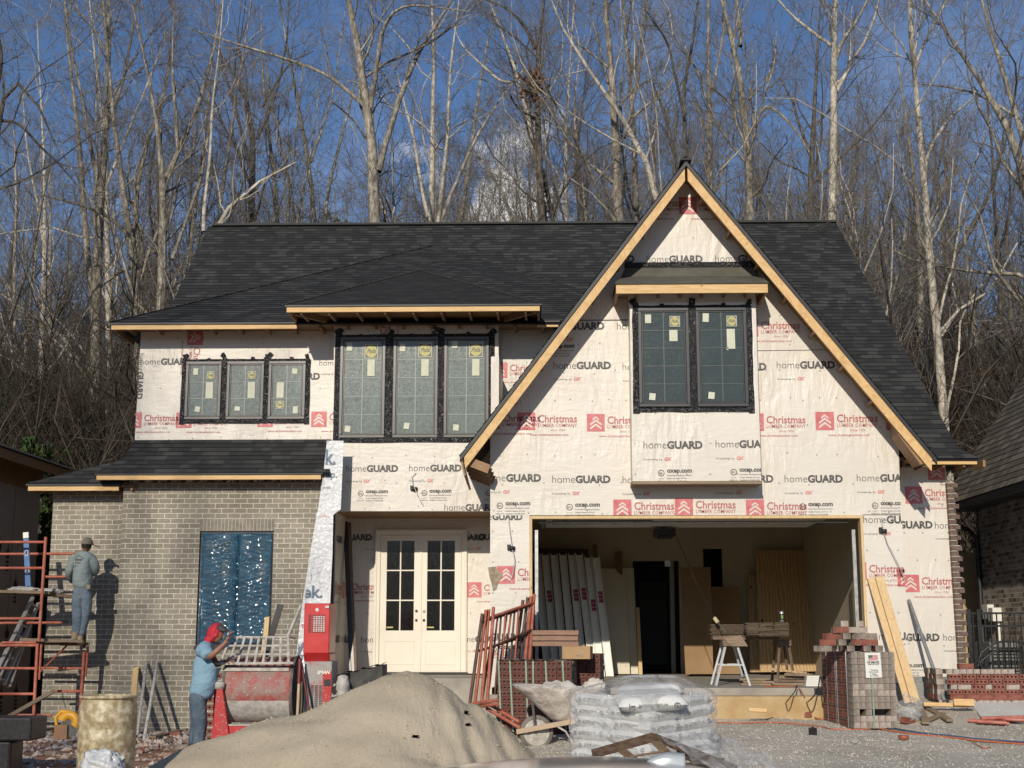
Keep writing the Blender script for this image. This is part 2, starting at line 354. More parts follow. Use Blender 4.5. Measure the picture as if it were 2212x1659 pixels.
CL = [('p', [(0, -.04), (.30, -.04), (.30, .26), (0, .26)], 3)] + [('p', chev(.055, y_, .19, .035, .07), (7, 2)) for y_ in (.025, .095)] + [('p', chev(.095, .175, .11, .03, .045), (7, 2))] + \
     [('t', 'Christmas', .345, .09, .66, 4, .018, 2, 1.12), ('t', 'LUMBER COMPANY', .345, .01, .66, 4, .008, 1, 1.15), ('t', 'Since 1926', .55, -.06, .25, 4, 0, 1, 1, .3), ('t', 'www.christmaslumber.com', .2, -.14, .66, 4, .012, 1)]
# ================================================================ ground, hill
def heightmesh(name, fn, x0, x1, y0, y1, nx, ny, mats, kind='structure'):
    mb = MB(); mb.grid(lambda u, v: (x0 + (x1 - x0) * u, y0 + (y1 - y0) * v, fn(x0 + (x1 - x0) * u, y0 + (y1 - y0) * v)), nx, ny)
    o = mb.build(name, mats, org=(0, 0, 0)); o['kind'] = kind; return o
def gravelmat():
    m, n, l, b = nt('pale gravel'); b.inputs['Roughness'].default_value = .95; v = mapping(n, l, 'Object')
    vo = n.new('ShaderNodeTexVoronoi'); l.new(v, vo.inputs[0]); vo.inputs['Scale'].default_value = 75
    big = noise(n, l, v, .9, 5); col = mixc(n, l, .55, ramp(n, l, vo.outputs['Color'], [(.1, (.38, .345, .28)), (.9, (.62, .575, .49))]), ramp(n, l, big, [(.35, (.36, .325, .265)), (.65, (.62, .58, .50))]))
    red = noise(n, l, v, .35, 4); sx = n.new('ShaderNodeSeparateXYZ'); l.new(v, sx.inputs[0])
    mr = n.new('ShaderNodeMapRange'); l.new(sx.outputs[0], mr.inputs[0]); mr.inputs[1].default_value = -1.6; mr.inputs[2].default_value = -3.2; mr.inputs[3].default_value = -.45; mr.inputs[4].default_value = .35
    ad = n.new('ShaderNodeMath'); ad.operation = 'ADD'; l.new(mr.outputs[0], ad.inputs[0]); l.new(red, ad.inputs[1]); fr = ramp(n, l, ad.outputs[0], [(.42, 0.0), (.62, 1.0)])
    dirt = ramp(n, l, noise(n, l, v, 5, 6), [(.35, (.24, .085, .04)), (.52, (.33, .17, .10)), (.68, (.42, .33, .25))])
    col = mixc(n, l, fr, col, dirt); l.new(col, b.inputs['Base Color'])
    p = bump(n, l, b, vo.outputs['Distance'], .8, .008); bump(n, l, b, noise(n, l, v, 3, 6), .5, .04, p); return m
M['gravel'] = gravelmat()
M['litter'] = pm('leaf litter', (.085, .058, .036), (.15, .105, .07), 3, .95, bs=.6, bscale=8, bd=.1)
rng = np.random.default_rng(5)
def gz(x, y): return G(x, y) + .012 * math.sin(x * 5.1 + y * 3) * math.sin(y * 4.3 - x)
heightmesh('ground', gz, -16, 16, 2, 36, 160, 170, 'gravel')
def hz(x, y):
    if y < 3: return -.95 + max(0, -y - 30) * .12
    k = max(0, y - 31); side = .7 + .3 * math.sin(x * .045 + 1.3)
    return -.75 + (k * .16 * side if k < 30 else (4.8 + (k - 30) * .34) * side) + .5 * math.sin(x * .11) * min(1, k / 20)
mb = MB(); mb.grid(lambda u, v: (-260 + 520 * u, -220 + 420 * v, hz(-260 + 520 * u, -220 + 420 * v)), 80, 90); tag(mb.build('hillside', 'litter', org=(0, 0, 0)), None, kind='structure')
# loose stones as real geometry near the camera
def stones(name, mat, n, fx, smin, smax, seed, pw=1.0):
    r = np.random.default_rng(seed); vs = []; fs = []
    base = np.array([(1, 0, 0), (-1, 0, 0), (0, 1, 0), (0, -1, 0), (0, 0, 1), (0, 0, -1)], float); tri = [(0, 2, 4), (2, 1, 4), (1, 3, 4), (3, 0, 4), (2, 0, 5), (1, 2, 5), (3, 1, 5), (0, 3, 5)]
    for i in range(n):
        x, y = fx(r); s = smin + (smax - smin) * r.random() ** 2.2; q = base * (s * (.6 + .7 * r.random((1, 3)))) + r.normal(0, s * .16, (6, 3)); a = r.random() * 6.3
        c_, s_ = math.cos(a), math.sin(a); q = np.stack([q[:, 0] * c_ - q[:, 1] * s_, q[:, 0] * s_ + q[:, 1] * c_, q[:, 2] * .75], 1) + (x, y, gz(x, y) + s * .2 * pw)
        b = len(vs); vs += q.tolist(); fs += [(t[0] + b, t[1] + b, t[2] + b) for t in tri]
    mb = MB(); mb.raw(vs, fs); o = mb.build(name, mat, org=(0, 0, 0)); return tag(o, None, kind='stuff')
M['stone'] = pm('gravel stone', (.43, .395, .33), (.60, .56, .485), 3.3, .9)
tag(stones('gravel_stones', 'stone', 22000, lambda r: (r.uniform(-.6, 7.2), r.uniform(13.4, 20.8)), .005, .014, 3), 'loose pale grey gravel stones in front of the garage', 'gravel')
# ================================================================ HOUSE
YG, YP, YR, YB, YU, YD = 20.2, 19.78, 21.0, 21.95, 22.3, 23.4      # gable wall, pop-out, right wall, bay, upper left wall, door wall
YBR, YBL = 21.75, 22.0                                             # brick right / left section
house = empty('house_under_construction', (0, YB, -.2), 'new two storey house wrapped in white printed house wrap with charcoal roof and open garage', 'house')
def X(px, py, Y): return at(px, py, Y).x
def Z(py, Y, px=1106): return at(px, py, Y).z
EZ, ES, EY = onp(2065, 985, 0, 0, 0).z, 0, 0
def wallpanel(name, pts2, Y, stamps=(), mats='wrap', nails=0, thick=.12, clip=True, label=None, seed=1, extra=None):
    """pts2: px polygon on the plane y=Y"""
    P3 = [at(a, b, Y) for a, b in pts2]; mb = MB(); mb.prism(P3, (0, thick, 0))
    pl = [(p.x, p.z) for p in P3]; pr = Print(pl)
    for st in stamps:
        kind, px, py, wpx = st[:4]; rot = st[4] if len(st) > 4 else 0
        a = at(px, py, Y); k = (at(px + wpx, py, Y) - a).length
        items = {'H': HG + HG2 + HG3, 'h': HG, 'C': CL, 'O': HG3, 'X': HG2, 'hx': HG + HG2}[kind]
        pr.xf(a.x, a.z, k, rot, items)
    if nails:
        r = random.Random(seed); xs = [p[0] for p in pl]; zs = [p[1] for p in pl]
        rows = np.arange(min(zs) + .06, max(zs), .42)
        for z_ in rows:
            x_ = min(xs) + r.random() * .4
            while x_ < max(xs):
                zz = z_ + r.uniform(-.03, .03); rr = .011
                pr.p.append(([(x_ + rr * math.cos(a), zz + rr * math.sin(a)) for a in (0, 1.05, 2.1, 3.14, 4.19, 5.24)], (6, 3))); x_ += r.uniform(.18, .62)
    if extra: extra(pr)
    pr.emit(mb, lambda u, v: Vector((u, Y, v)), (0, -1, 0))
    o = mb.build(name, [mats] + INKS, house)
    if label: o['label'] = label
    return o
g0, g1 = 1059, 1940                                   # gable wall edges
HW = 127
# gable wall : left pier, right pier, triangle
gl_top = (1484, 372)
st_g = [('H', 1193, 1043, HW), ('H', 1043, 1040, HW), ('hx', 1345, 1044, HW), ('hx', 1196, 797, 125), ('hx', 1345, 800, 125), ('h', 1180, 712, 127), ('X', 1180, 712, 127), ('O', 1140, 702, 125), ('h', 1333, 712, 127),
        ('C', 1118, 924, 128), ('C', 1268, 927, 128), ('C', 1042, 922, 124), ('H', 1695, 1042, HW), ('H', 1851, 1040, HW), ('hx', 1545, 1042, HW), ('C', 1612, 926, 128), ('C', 1762, 924, 134), ('C', 1914, 924, 130),
        ('hx', 1678, 796, 127), ('hx', 1530, 800, 127), ('C', 1600, 722, 128), ('C', 1458, 1110, 131), ('C', 1325, 1113, 131), ('C', 1612, 1113, 131), ('h', 1397, 567, 122), ('h', 1545, 566, 125), ('h', 1250, 567, 122), ('C', 1467, 458, 128), ('C', 1344, 458, 128)]
wallpanel('gable_wall', [(g0, 1113), (g0, 925), gl_top, (g1, 925), (g1 + 6, 1113)], YG, st_g, nails=1, extra=lambda pr: [pr.p.append(([(at(a_, y_, YG).x, at(a_, y_, YG).z), (at(b_, y_ - 2, YG).x, at(b_, y_ - 2, YG).z), (at(b_, y_ - 2, YG).x, at(b_, y_ - .8, YG).z), (at(a_, y_, YG).x, at(a_, y_ + 1.2, YG).z)], (2, 4))) for a_, b_, y_ in ((1190, 1362, 692), (1632, 1790, 757), (1590, 1650, 706), (1190, 1365, 692 + 1))])  # lap seams: thin dark strips, their slight shadow drawn as grey print
GO = (1150, 1865, 1123)                               # garage opening  left, right, top
xl, xr = X(1150, 1300, YG), X(1866, 1300, YG)
ztop, zw = Z(1121, YG), Z(1113, YG)
def rectwall(name, xa, xb, za, zb, Y, stamps=(), **k):
    def px(x, z): 
        return None
    mb = MB(); P3 = [Vector((xa, Y, za)), Vector((xb, Y, za)), Vector((xb, Y, zb)), Vector((xa, Y, zb))]; mb.prism(P3, (0, k.get('thick', .12), 0)); pl = [(p.x, p.z) for p in P3]; pr = Print(pl)
    for st in stamps:
        kind, px_, py_, wpx = st[:4]; rot = st[4] if len(st) > 4 else 0
        a = at(px_, py_, Y); kk = (at(px_ + wpx, py_, Y) - a).length
        pr.xf(a.x, a.z, kk, rot, {'H': HG + HG2 + HG3, 'h': HG, 'C': CL, 'O': HG3, 'X': HG2, 'hx': HG + HG2}[kind])
    r = random.Random(int(xa * 100))
    for z_ in np.arange(za + .1, zb, .45):
        x_ = xa + .04
        while x_ < xb:
            rr = .011; pr.p.append(([(x_ + rr * math.cos(a), z_ + rr * math.sin(a)) for a in (0, 1.05, 2.1, 3.14, 4.19, 5.24)], (6, 3))); x_ += r.uniform(.2, .5)
    pr.emit(mb, lambda u, v: Vector((u, Y, v)), (0, -1, 0)); return mb.build(name, [k.get('mats', 'wrap')] + INKS, house)
xgl, xgr = X(g0, 1113, YG), X(1948, 1113, YG); zfl = Z(1462, YG)   # bottom of wrap
rectwall('garage_pier', xgl, xl - .04, Z(1500, YG), zw - .001, YG, [('h', 1020, 1123, 110), ('C', 1074, 1256, 128), ('h', 1008, 1384, 125), ('O', 1030, 1350, 125), ('X', 1020, 1390, 120)])
rectwall('garage_pier', xr + .04, xgr, Z(1475, YG), zw - .001, YG, [('hx', 1865, 1130, HW), ('C', 1834, 1248, 128), ('h', 1875, 1382, 128), ('C', 1939, 1262, 124), ('O', 1800, 1385, 125)])
# timber lining of the garage opening
mb = MB(); zb = Z(1480, YG)
mb.box((xl - .038, YG - .012, zb), (xl, YG + .16, ztop + .04)); mb.box((xr, YG - .012, zb), (xr + .038, YG + .16, ztop + .04)); mb.box((xl - .038, YG - .014, ztop), (xr + .038, YG + .16, ztop + .042))
mb.build('garage_door_frame', 'pineZ', house, bevel=.003)
# slab and foundation
SZ = Z(1483, YG - .05); SB = -.55
mb = MB(); mb.box((xgl + .02, YG + .0, SB), (xgr, YG + 6.4, SZ)); mb.box((xl + .12, YG - .45, SB), (xr - .1, YG - .001, SZ)); mb.build('garage_slab', 'concrete', house, bevel=.01)
mb = MB(); mb.box((xl + .1, YG - .75, SB), (xr - .25, YG - .452, Z(1502, YG - .6))); mb.build('clay_footing_bank', 'clay', house, bevel=.04)
mb = MB(); mb.box((xr + .05, YR - .02, -.5), (X(2072, 1460, YR), YR + .12, Z(1462, YR))); mb.build('block_foundation', 'cmu', house)
mb = MB(); mb.box((xr + .04, YG + .003, -.5), (xgr + .005, YG + .14, Z(1478, YG)))
mb.build('block_foundation', 'cmu', house); mb = MB(); mb.box((xgl, YG + .004, -.6), (xl - .04, YG + .14, Z(1500, YG))); mb.build('block_foundation', 'cmu', house)
# garage interior : ceiling, walls
YK = 26.5; zc = Z(1138, YK)
xi0, xi1 = xgl + .25, xr + .31
def opening(mb, x0, x1, z0, z1, Y, hs, t=.1):          # wall with rectangular holes, hs sorted [(xa,xb,za,zb)]
    x = x0
    for a, b, c, d in hs:
        mb.box((x, Y, z0), (a, Y + t, z1))
        if c > z0: mb.box((a, Y, z0), (b, Y + t, c))
        if d < z1: mb.box((a, Y, d), (b, Y + t, z1))
        x = b
    mb.box((x, Y, z0), (x1, Y + t, z1))
mb = MB(); da, db = X(1368, 1300, YK), X(1468, 1300, YK); wa, wb = X(1519, 1200, YK), X(1560, 1200, YK)
opening(mb, xi0, xi1, SZ, zc, YK, [(da, db, SZ, Z(1212, YK)), (wa, wb, Z(1268, YK), Z(1186, YK))]); mb.box((xi0 - .1, YG + .17, SZ), (xi0, YK + .1, zc)); mb.box((xi1, YG + .17, SZ), (xi1 + .1, YK + .1, zc)); mb.box((xi0 - .1, YG + .17, zc), (xi1 + .1, YK + .1, zc + .1))
mb.box((xi0, YG + .165, ztop + .02), (xi1, YG + .22, zc)); mb.box((xr + .04, YG + .165, SZ), (xi1, YG + .2, zc))
mb.build('garage_interior', 'drywall', house)
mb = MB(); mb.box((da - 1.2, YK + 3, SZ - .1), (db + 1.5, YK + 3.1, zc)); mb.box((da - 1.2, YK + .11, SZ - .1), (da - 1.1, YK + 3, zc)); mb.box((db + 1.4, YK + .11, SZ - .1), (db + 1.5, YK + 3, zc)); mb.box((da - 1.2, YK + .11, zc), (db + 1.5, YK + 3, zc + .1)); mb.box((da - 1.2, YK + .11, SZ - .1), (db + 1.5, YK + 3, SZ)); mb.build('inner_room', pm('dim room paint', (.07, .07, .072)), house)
mb = MB(); yy = YK + 2.95
a0, a1 = X(1380, 1300, yy), X(1440, 1300, yy); mb.box((a0, yy, SZ + .1), (a1, yy + .04, 2.0)); fr = mb.build('interior_door', pm('grey glazed door', (.16, .17, .17)), house)
# doorway casing, opener, tracks
mb = MB(); mb.box((db - .18, YK - .02, SZ), (db - .10, YK + .12, Z(1212, YK) - .002)); mb.build('door_casing', pm('grey casing', (.25, .25, .24)), house)
op = at(1436, 1150, 22.6); mb = MB(); mb.box((op.x - .17, 22.5, op.z - .07), (op.x + .17, 22.9, op.z + .06)); mb.box((op.x - .11, 22.48, op.z - .10), (op.x + .12, 22.8, op.z - .07)); mb.box((op.x - .02, YG + .3, op.z + .10), (op.x + .02, 24.5, op.z + .13)); mb.bar((op.x, 22.7, op.z + .05), (op.x, 22.7, zc), .04, .02)
oo = mb.build('garage_door_opener', 'black', house, bevel=.01)
mb = MB(); mb.tube([(op.x + .03, 22.6, op.z - .1), at(1442, 1210, 22.6)], .004, 4); mb.obox(Matrix.Translation(at(1442, 1217, 22.6)), (.09, .02, .1)); mb.build('pull_cord', pm('grey handle', (.35, .35, .33)), oo)
mb = MB()
for xx in (xl + .06, xr - .06):
    mb.box((xx - .025, YG + .2, SZ), (xx + .025, YG + .24, ztop - .15)); s_ = 1 if xx > 0 else -1
mb.bar((xr - .15, YG + .4, ztop - .01), (xr - .25, YG + 3.2, ztop + .12), .05, .05); mb.bar((xl + .15, YG + .4, ztop + .02), (xl + .15, YG + 3.2, ztop + .12), .05, .05)
mb.tube([(xl + .1, YG + .3, ztop - .03), (xr - .1, YG + .3, ztop - .03)], .016, 8); mb.tube([(xl + .3, YG + .3, ztop - .03), (xl + 1.8, YG + .3, ztop - .03)], .035, 10); mb.build('garage_door_track', 'steel', house)
mb = MB()
for k in range(4): mb.box((xl + .2, YG + .45 + k * .54, ztop + .06), (xr - .3, YG + .95 + k * .54, ztop + .10))
mb.build('garage_door_panel', 'white', house, bevel=.006)
# pop-out bay on the gable
pxl, pxr = X(1363, 800, YP), X(1640, 900, YP); pzb, pzt = Z(1040, YP), Z(632, YP)
def popprint(pr): pass
rectwall('pop_out_wall', pxl, pxr, pzb, pzt, YP, [('H', 1390, 969, 129), ('H', 1546, 967, 129)], mats='wrap')
mb = MB(); mb.box((pxl - .003, YP + .003, pzb + .003), (pxl + .1, YG, pzt)); mb.box((pxr - .1, YP + .003, pzb + .003), (pxr + .003, YG, pzt)); mb.box((pxl + .1, YP + .13, pzb), (pxr - .1, YG, pzb + .1)); mb.build('pop_out_cheek', 'wrapflat', house)
mb = MB(); mb.box((pxl - .01, YP - .012, pzb - .045), (pxr + .012, YG, pzb - .004)); mb.build('pop_out_floor_plate', 'osb', house)
# small roof over pop-out with fascia
fy = YP - .36
a, b = at(1331, 634, fy), at(1659, 633, fy); top = Z(616, fy); 
mb = MB(); mb.box((a.x, fy, a.z), (b.x, fy + .038, top)); mb.build('small_roof_fascia', 'pineX', house, bevel=.003)
mb = MB(); mb.box((a.x, fy + .04, a.z), (a.x + .035, YG - .002, top)); mb.box((b.x - .035, fy + .04, a.z), (b.x, YG - .002, top)); mb.box((a.x + .036, fy + .04, top - .02), (b.x - .036, YG - .002, top - .001))
for k in range(6): xx = a.x + .3 + k * (b.x - a.x - .6) / 5; mb.box((xx, fy + .04, a.z + .01), (xx + .035, YG - .002, top - .021))
mb.build('small_roof_framing', 'soffit', house)
zt1, zt2 = Z(578, YG), Z(597, YG - .18)
mb = MB(); x0, x1 = a.x - .02, b.x + .02; sx0, sx1 = X(1352, 580, YG), X(1634, 580, YG)
prof = [(fy - .02, top + .005, 0), (fy + .18, top + .10, .25), (YG - .12, zt2, .75), (YG - .01, zt1, 1)]
for i in range(3):
    (ya, za_, ta), (yb, zb_, tb) = prof[i], prof[i + 1]; e0 = lambda t: x0 + (sx0 - x0) * max(0, t - .1) / .9; e1 = lambda t: x1 + (sx1 - x1) * max(0, t - .1) / .9
    mb.face([(e0(ta), ya, za_), (e1(ta), ya, za_), (e1(tb), yb, zb_), (e0(tb), yb, zb_)])
mb.face([(x0, fy - .02, top + .005), (e0(.25), fy + .18, top + .1), (e0(.75), YG - .12, zt2), (e0(1), YG - .01, zt1), (x0, YG - .01, top)]); mb.face([(x1, YG - .01, top), (e1(1), YG - .01, zt1), (e1(.75), YG - .12, zt2), (e1(.25), fy + .18, top + .1), (x1, fy - .02, top + .005)])
mb.build('small_roof_underlay', pm('grey green roofing felt', (.085, .08, .06), (.115, .108, .085), 5, .75, bs=.3, bscale=25), house, solid=.006)
mb = MB(); mb.box((sx0 - .02, YG - .035, zt1 - .02), (sx1 + .02, YG - .008, zt1 + .06)); mb.build('flashing_strip', 'tape', house)
# upper left wall
UL = [(291, 952), (305, 712), (1215, 712), (1215, 952)]
R90 = math.pi / 2
st_u = [('h', 303, 788, 112, 0), ('C', 272, 920, 112), ('C', 380, 920, 112), ('C', 556, 918, 112), ('C', 672, 918, 112), ('C', 1062, 812, 114), ('C', 410, 694 + 18, 114, -R90), ('h', 322, 600, 120, -R90), ('h', 540, 600, 120, -R90), ('hx', 690, 790, 100), ('h', 578, 820, 114), ('h', 300, 764, 100, -R90)]
wallpanel('upper_wall', UL, YU, st_u, nails=1)
mb = MB(); q = at(295, 952, YU); mb.box((q.x + .06, YU + .13, q.z), (q.x + .16, YU + 4.5, Z(700, YU))); mb.build('upper_side_wall', 'wrapflat', house)
# bay wall + header above porch
BY = [(718, 1104), (722, 676), (1077, 676), (1077, 1104)]
st_b = [('H', 747, 1019, 114), ('H', 884, 1018, 114), ('H', 1022, 1018, 114), ('h', 960, 1103, 114), ('h', 945, 800, 120, R90), ('C', 845, 760, 114, R90), ('C', 1100, 910, 110, -R90 * 0), ('h', 735, 692, 10)]
wallpanel('bay_wall', BY, YB, st_b, nails=1)
mb = MB(); q0, q1 = at(720, 1104, YB), at(1077, 690, YB); xs0 = q0.x; xs1 = q1.x; mb.box((xs0 + .002, YB + .125, q0.z), (xs0 + .1, YU + .1, Z(690, YB))); mb.box((xs1 - .1, YB + .125, q0.z + .01), (xs1 - .002, YU, Z(690, YB))); mb.build('bay_cheek', 'wrapflat', house)
mb = MB(); mb.box((X(1076, 1000, YB), YB + .001, q0.z), (xgl + .2, YB + .12, Z(900, YB))); mb.build('porch_header', 'wrapflat', house)
# porch recess
zpf = Z(1455, YD); xpl = X(722, 1200, YB)
st_p = [('h', 700, 1167, 104), ('hx', 790, 1167, 104), ('hx', 992, 1166, 104), ('C', 720, 1284, 108), ('C', 1008, 1286, 108), ('hx', 660, 1388, 104), ('hx', 780, 1388, 104), ('hx', 985, 1387, 104), ('h', 945, 1167, 104)]
rectwall('porch_back_wall', xpl - .3, xgl + .3, zpf, Z(1090, YD), YD, st_p, mats='wrap', thick=.15)
mb = MB(); mb.box((xpl - .02, YB + .125, zpf - .3), (xpl + .0, YD, q0.z)); pr = Print([(YB + .13, -.3), (YD, -.3), (YD, q0.z), (YB + .13, q0.z)])
for kz, kk in ((Z(1167, YB), HG), (Z(1388, YB), HG), (Z(1284, YB), CL)): pr.xf(YB - .1, kz, .9, 0, kk); pr.xf(YB + .95, kz, .9, 0, kk)
pr.emit(mb, lambda u, v: Vector((xpl, u, v)), (1, 0, 0)); mb.build('porch_side_wall', ['wrapflat'] + INKS, house)
mb = MB(); mb.box((xgl + .0, YG + .125, zpf - .3), (xgl + .12, YD + .1, q0.z + 2.2)); mb.build('garage_side_wall', 'wrapflat', house)
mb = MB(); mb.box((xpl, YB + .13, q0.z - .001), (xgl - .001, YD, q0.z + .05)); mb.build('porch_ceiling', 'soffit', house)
mb = MB(); mb.box((xpl - .3, YB - .3, -.6), (xgl - .005, YD + .0, zpf - .02)); mb.build('porch_slab', 'concrete', house, bevel=.01)
# right wall (beside gable)
RW = [(1940, 1462), (1940, 1010), (2043, 1010), (2071, 1462)]
wallpanel('right_wall', RW, YR, [('C', 1956, 1083, 123), ('C', 1949, 1274, 125), ('h', 1892, 1141, 124), ('hx', 2020, 1142, 118), ('h', 1907, 1384, 124), ('hx', 2038, 1384, 118), ('O', 1893, 1390, 124), ('C', 2005, 1032, 123)], nails=1)
mb = MB(); xrr = X(2055, 1250, YR)
mb.box((xrr - .13, YR + .13, -.3), (xrr - .02, YR + 5.5, Z(1010, YR))); mb.build('right_side_wall', 'wrapflat', house)
mb = MB(); mb.box((xrr - .3, YR + .15, -.3), (xrr - .14, YR + 5, .1)); mb.build('rear_footing', 'cmu', house)
# toothed brick edge on the right corner
M['toothbrick'] = pm('brown brick', (.10, .065, .05), (.18, .125, .10), 30, .9, bs=.3)
M['mortar'] = pm('mortar', (.5, .47, .41), (.6, .57, .5), 20, .95, bs=.6, bscale=60)
mb = MB(); zt, zb_ = Z(1040, YR), Z(1455, YR); n_ = int((zt - zb_) / .0794); rr = random.Random(4)
for k in range(n_):
    z_ = zb_ + k * .0794; t_ = k / n_; xe = X(2072, 1455, YR) * (1 - t_) + X(2044, 1040, YR) * t_; ln = (.10, .20)[k % 2] * .55 + .03
    mb.box((xe - .02, YR - .10, z_), (xe + ln, YR + .0, z_ + .067), 0); mb.box((xe - .02, YR - .095, z_ + .068), (xe + ln * (.6 + .3 * rr.random()), YR - .005, z_ + .0785), 1)
mb.build('toothed_brick_edge', ['toothbrick', 'mortar'], house, bevel=.003)
# brick walls, low left
bw = (427, 588, 1146, 1395)                            # filmed window px
wx0, wx1, wz0, wz1 = X(bw[0], 1270, YBR), X(bw[1], 1270, YBR), Z(bw[3], YBR), Z(bw[2], YBR)
bx0, bx1 = X(256, 1270, YBR), X(712, 1270, YBR); bz1 = Z(1040, YBR); 
mb = MB(); mb.box((bx0, YBR, -.75), (wx0, YBR + .1, bz1)); mb.box((wx1, YBR, -.75), (bx1, YBR + .1, bz1)); mb.box((wx0, YBR, -.75), (wx1, YBR + .1, wz0)); mb.box((wx0, YBR, wz1 + .2), (wx1, YBR + .1, bz1))
mb.box((bx0 + .001, YBR + .101, -.75), (bx0 + .1, YBL + .1, bz1)); o = mb.build('brick_wall', 'brick', house)
mb = MB(); mb.box((X(104, 1270, YBL), YBL, -.75), (bx0 - .001, YBL + .1, Z(1060, YBL))); mb.box((X(104, 1270, YBL), YBL + .101, -.75), (X(104, 1270, YBL) + .1, YBL + 5, Z(1060, YBL))); mb.build('brick_wall', 'brick', house)
mb = MB(); n_ = 21
for k in range(n_):
    w_ = (wx1 - wx0 + .02) / n_; x_ = wx0 - .01 + k * w_; mb.box((x_ + .005, YBR - .004, wz1 + .006), (x_ + w_ - .005, YBR + .09, wz1 + .194), 0)
mb.box((wx0 - .001, YBR + .004, wz1), (wx1 + .001, YBR + .088, wz1 + .2), 1); mb.build('soldier_course', [pm('soldier brick', (.20, .18, .145), (.3, .27, .22), 9, .92, bs=.4), 'mortar'], house, bevel=.003)
mb = MB(); mb.box((wx0 - .1, YBR + .11, -.6), (wx1 + .1, YBR + .3, wz1 + .3)); mb.build('wall_backing', 'wrapflat', house)
# ---------------------------------------------------------------- windows
M['glass'] = None
def glassmat(name, col, rough=.06, spec=.5, dirt=.0):
    m, n, l, b = nt(name); v = mapping(n, l, 'Object'); f = noise(n, l, v, 2.2, 4); s = noise(n, l, v, 26, 4, .7)
    base = ramp(n, l, f, [(.3, tuple(c * .85 for c in col)), (.7, tuple(c * 1.15 for c in col))])
    spk = ramp(n, l, s, [(.74, 0.0), (.80, .5)]); base = mixc(n, l, spk, base, (.4, .42, .4)); l.new(base, b.inputs['Base Color'])
    l.new(ramp(n, l, s, [(.3, rough), (.8, rough + .2)]), b.inputs['Roughness']); b.inputs['Specular IOR Level'].default_value = spec
    bump(n, l, b, noise(n, l, v, 1.2, 2), .06, .03); return m
M['glass'] = glassmat('hazy grey green glass', (.135, .165, .148), .12, .45)
M['glassdark'] = glassmat('dark grey green glass', (.045, .06, .056), .10, .45)
M['doorglass'] = glassmat('dark door glass', (.008, .009, .009), .02, .8)
M['bronze'] = pm('dark bronze window frame', (.045, .040, .036), (.065, .058, .052), 5, .32, spec=.6)
M['blackframe'] = pm('black window frame', (.016, .016, .017), (.028, .028, .028), 5, .35, spec=.6)
M['sticker'] = pm('pale sticker', (.55, .56, .42), (.62, .62, .50), 8, .6)
M['yellow'] = pm('yellow sticker', (.42, .385, .12), (.48, .44, .16), 8, .5)
M['grille_sunlit'] = pm('pale sunlit grille bar', (.20, .24, .22), None, rough=.4); M['grille'] = pm('grey grille bar', (.05, .06, .058), None, rough=.4)  # paler copy for the hazy panes, sunlit look put into the colour
def stick(w, Y, x, z, sx, sz, lab=False, rot=0.0, circ=False):
    mb = MB(); mt = Matrix.Translation((x, Y, z)) @ Matrix.Rotation(rot, 4, 'Y'); mb.obox(mt, (sx, .002, sz))
    if circ:
        mb = MB(); mb.obox(mt, (sx, .002, sz), 0); mb.obox(mt @ Matrix.Translation((0, -.001, 0)), (sx * .9, .002, sz * .9), 2)
        mb.face([mt @ Vector((sx * .43 * math.cos(a), -.0035, sz * .43 * math.sin(a))) for a in [i * math.pi / 10 for i in range(20)]], 1)
        vs, fs, W_ = glyphs('Pella', .02, 2, .5); k = sx * .7 / W_; mb.raw([mt @ Vector((-sx * .35 + v[0] * k, -.005, -sz * .13 + v[1] * k * 1.3)) for v in vs], fs, 2)
        mb.build('brand_sticker', ['sticker', 'yellow', 'inklight'], w)
    else: mb.build('sticker', 'sticker', w)
def window(px0, px1, py0, py1, Y, cols, rows, glass, frame, stk, proud=.035):
    pm_ = (py0 + py1) / 2; x0, x1 = X(px0, pm_, Y), X(px1, pm_, Y); z1, z0 = Z(py0, Y), Z(py1, Y); fw = .05
    w = bpy.data.objects.new('window', None); C.objects.link(w); w.parent = house; w.location = Vector(((x0 + x1) / 2, Y, z0)) - ORG[house.name]; ORG[w.name] = Vector(((x0 + x1) / 2, Y, z0)); w.empty_display_size = .1
    mb = MB()
    for (a, b, c, d) in ((x0, x1, z1 - fw, z1), (x0, x1, z0, z0 + fw), (x0, x0 + fw, z0 + fw, z1 - fw), (x1 - fw, x1, z0 + fw, z1 - fw)): mb.box((a, Y - proud, c), (b, Y + .05, d))
    g = .022
    for (a, b, c, d) in ((x0 + fw, x1 - fw, z1 - fw - g, z1 - fw), (x0 + fw, x1 - fw, z0 + fw, z0 + fw + g), (x0 + fw, x0 + fw + g, z0 + fw + g, z1 - fw - g), (x1 - fw - g, x1 - fw, z0 + fw + g, z1 - fw - g)): mb.box((a, Y - proud + .014, c), (b, Y + .04, d))
    mb.build('frame', frame, w, bevel=.006)
    mb = MB(); yg = Y - proud + .024; mb.box((x0 + fw + .01, yg, z0 + fw + .01), (x1 - fw - .01, yg + .008, z1 - fw - .01)); mb.build('pane', glass, w)
    mb = MB(); xa, xb, za, zb2 = x0 + fw + g, x1 - fw - g, z0 + fw + g, z1 - fw - g; mb.box((xa + (xb - xa) / 2 - .008, yg - .008, za), (xa + (xb - xa) / 2 + .008, yg - .001, zb2))
    for k in range(1, rows): zz = za + (zb2 - za) * k / rows; mb.box((xa, yg - .0065, zz - .006), (xb, yg - .0015, zz + .006))
    mb.build('grille', 'grille_sunlit' if glass == 'glass' else 'grille', w)
    for (fx, fz, sx, sz, kind) in stk:
        stick(w, yg - .011, xa + (xb - xa) * fx, zb2 - (zb2 - za) * fz, sx, sz, rot=kind if isinstance(kind, float) else 0, circ=kind == 'P')
    return w, (x0, x1, z0, z1)
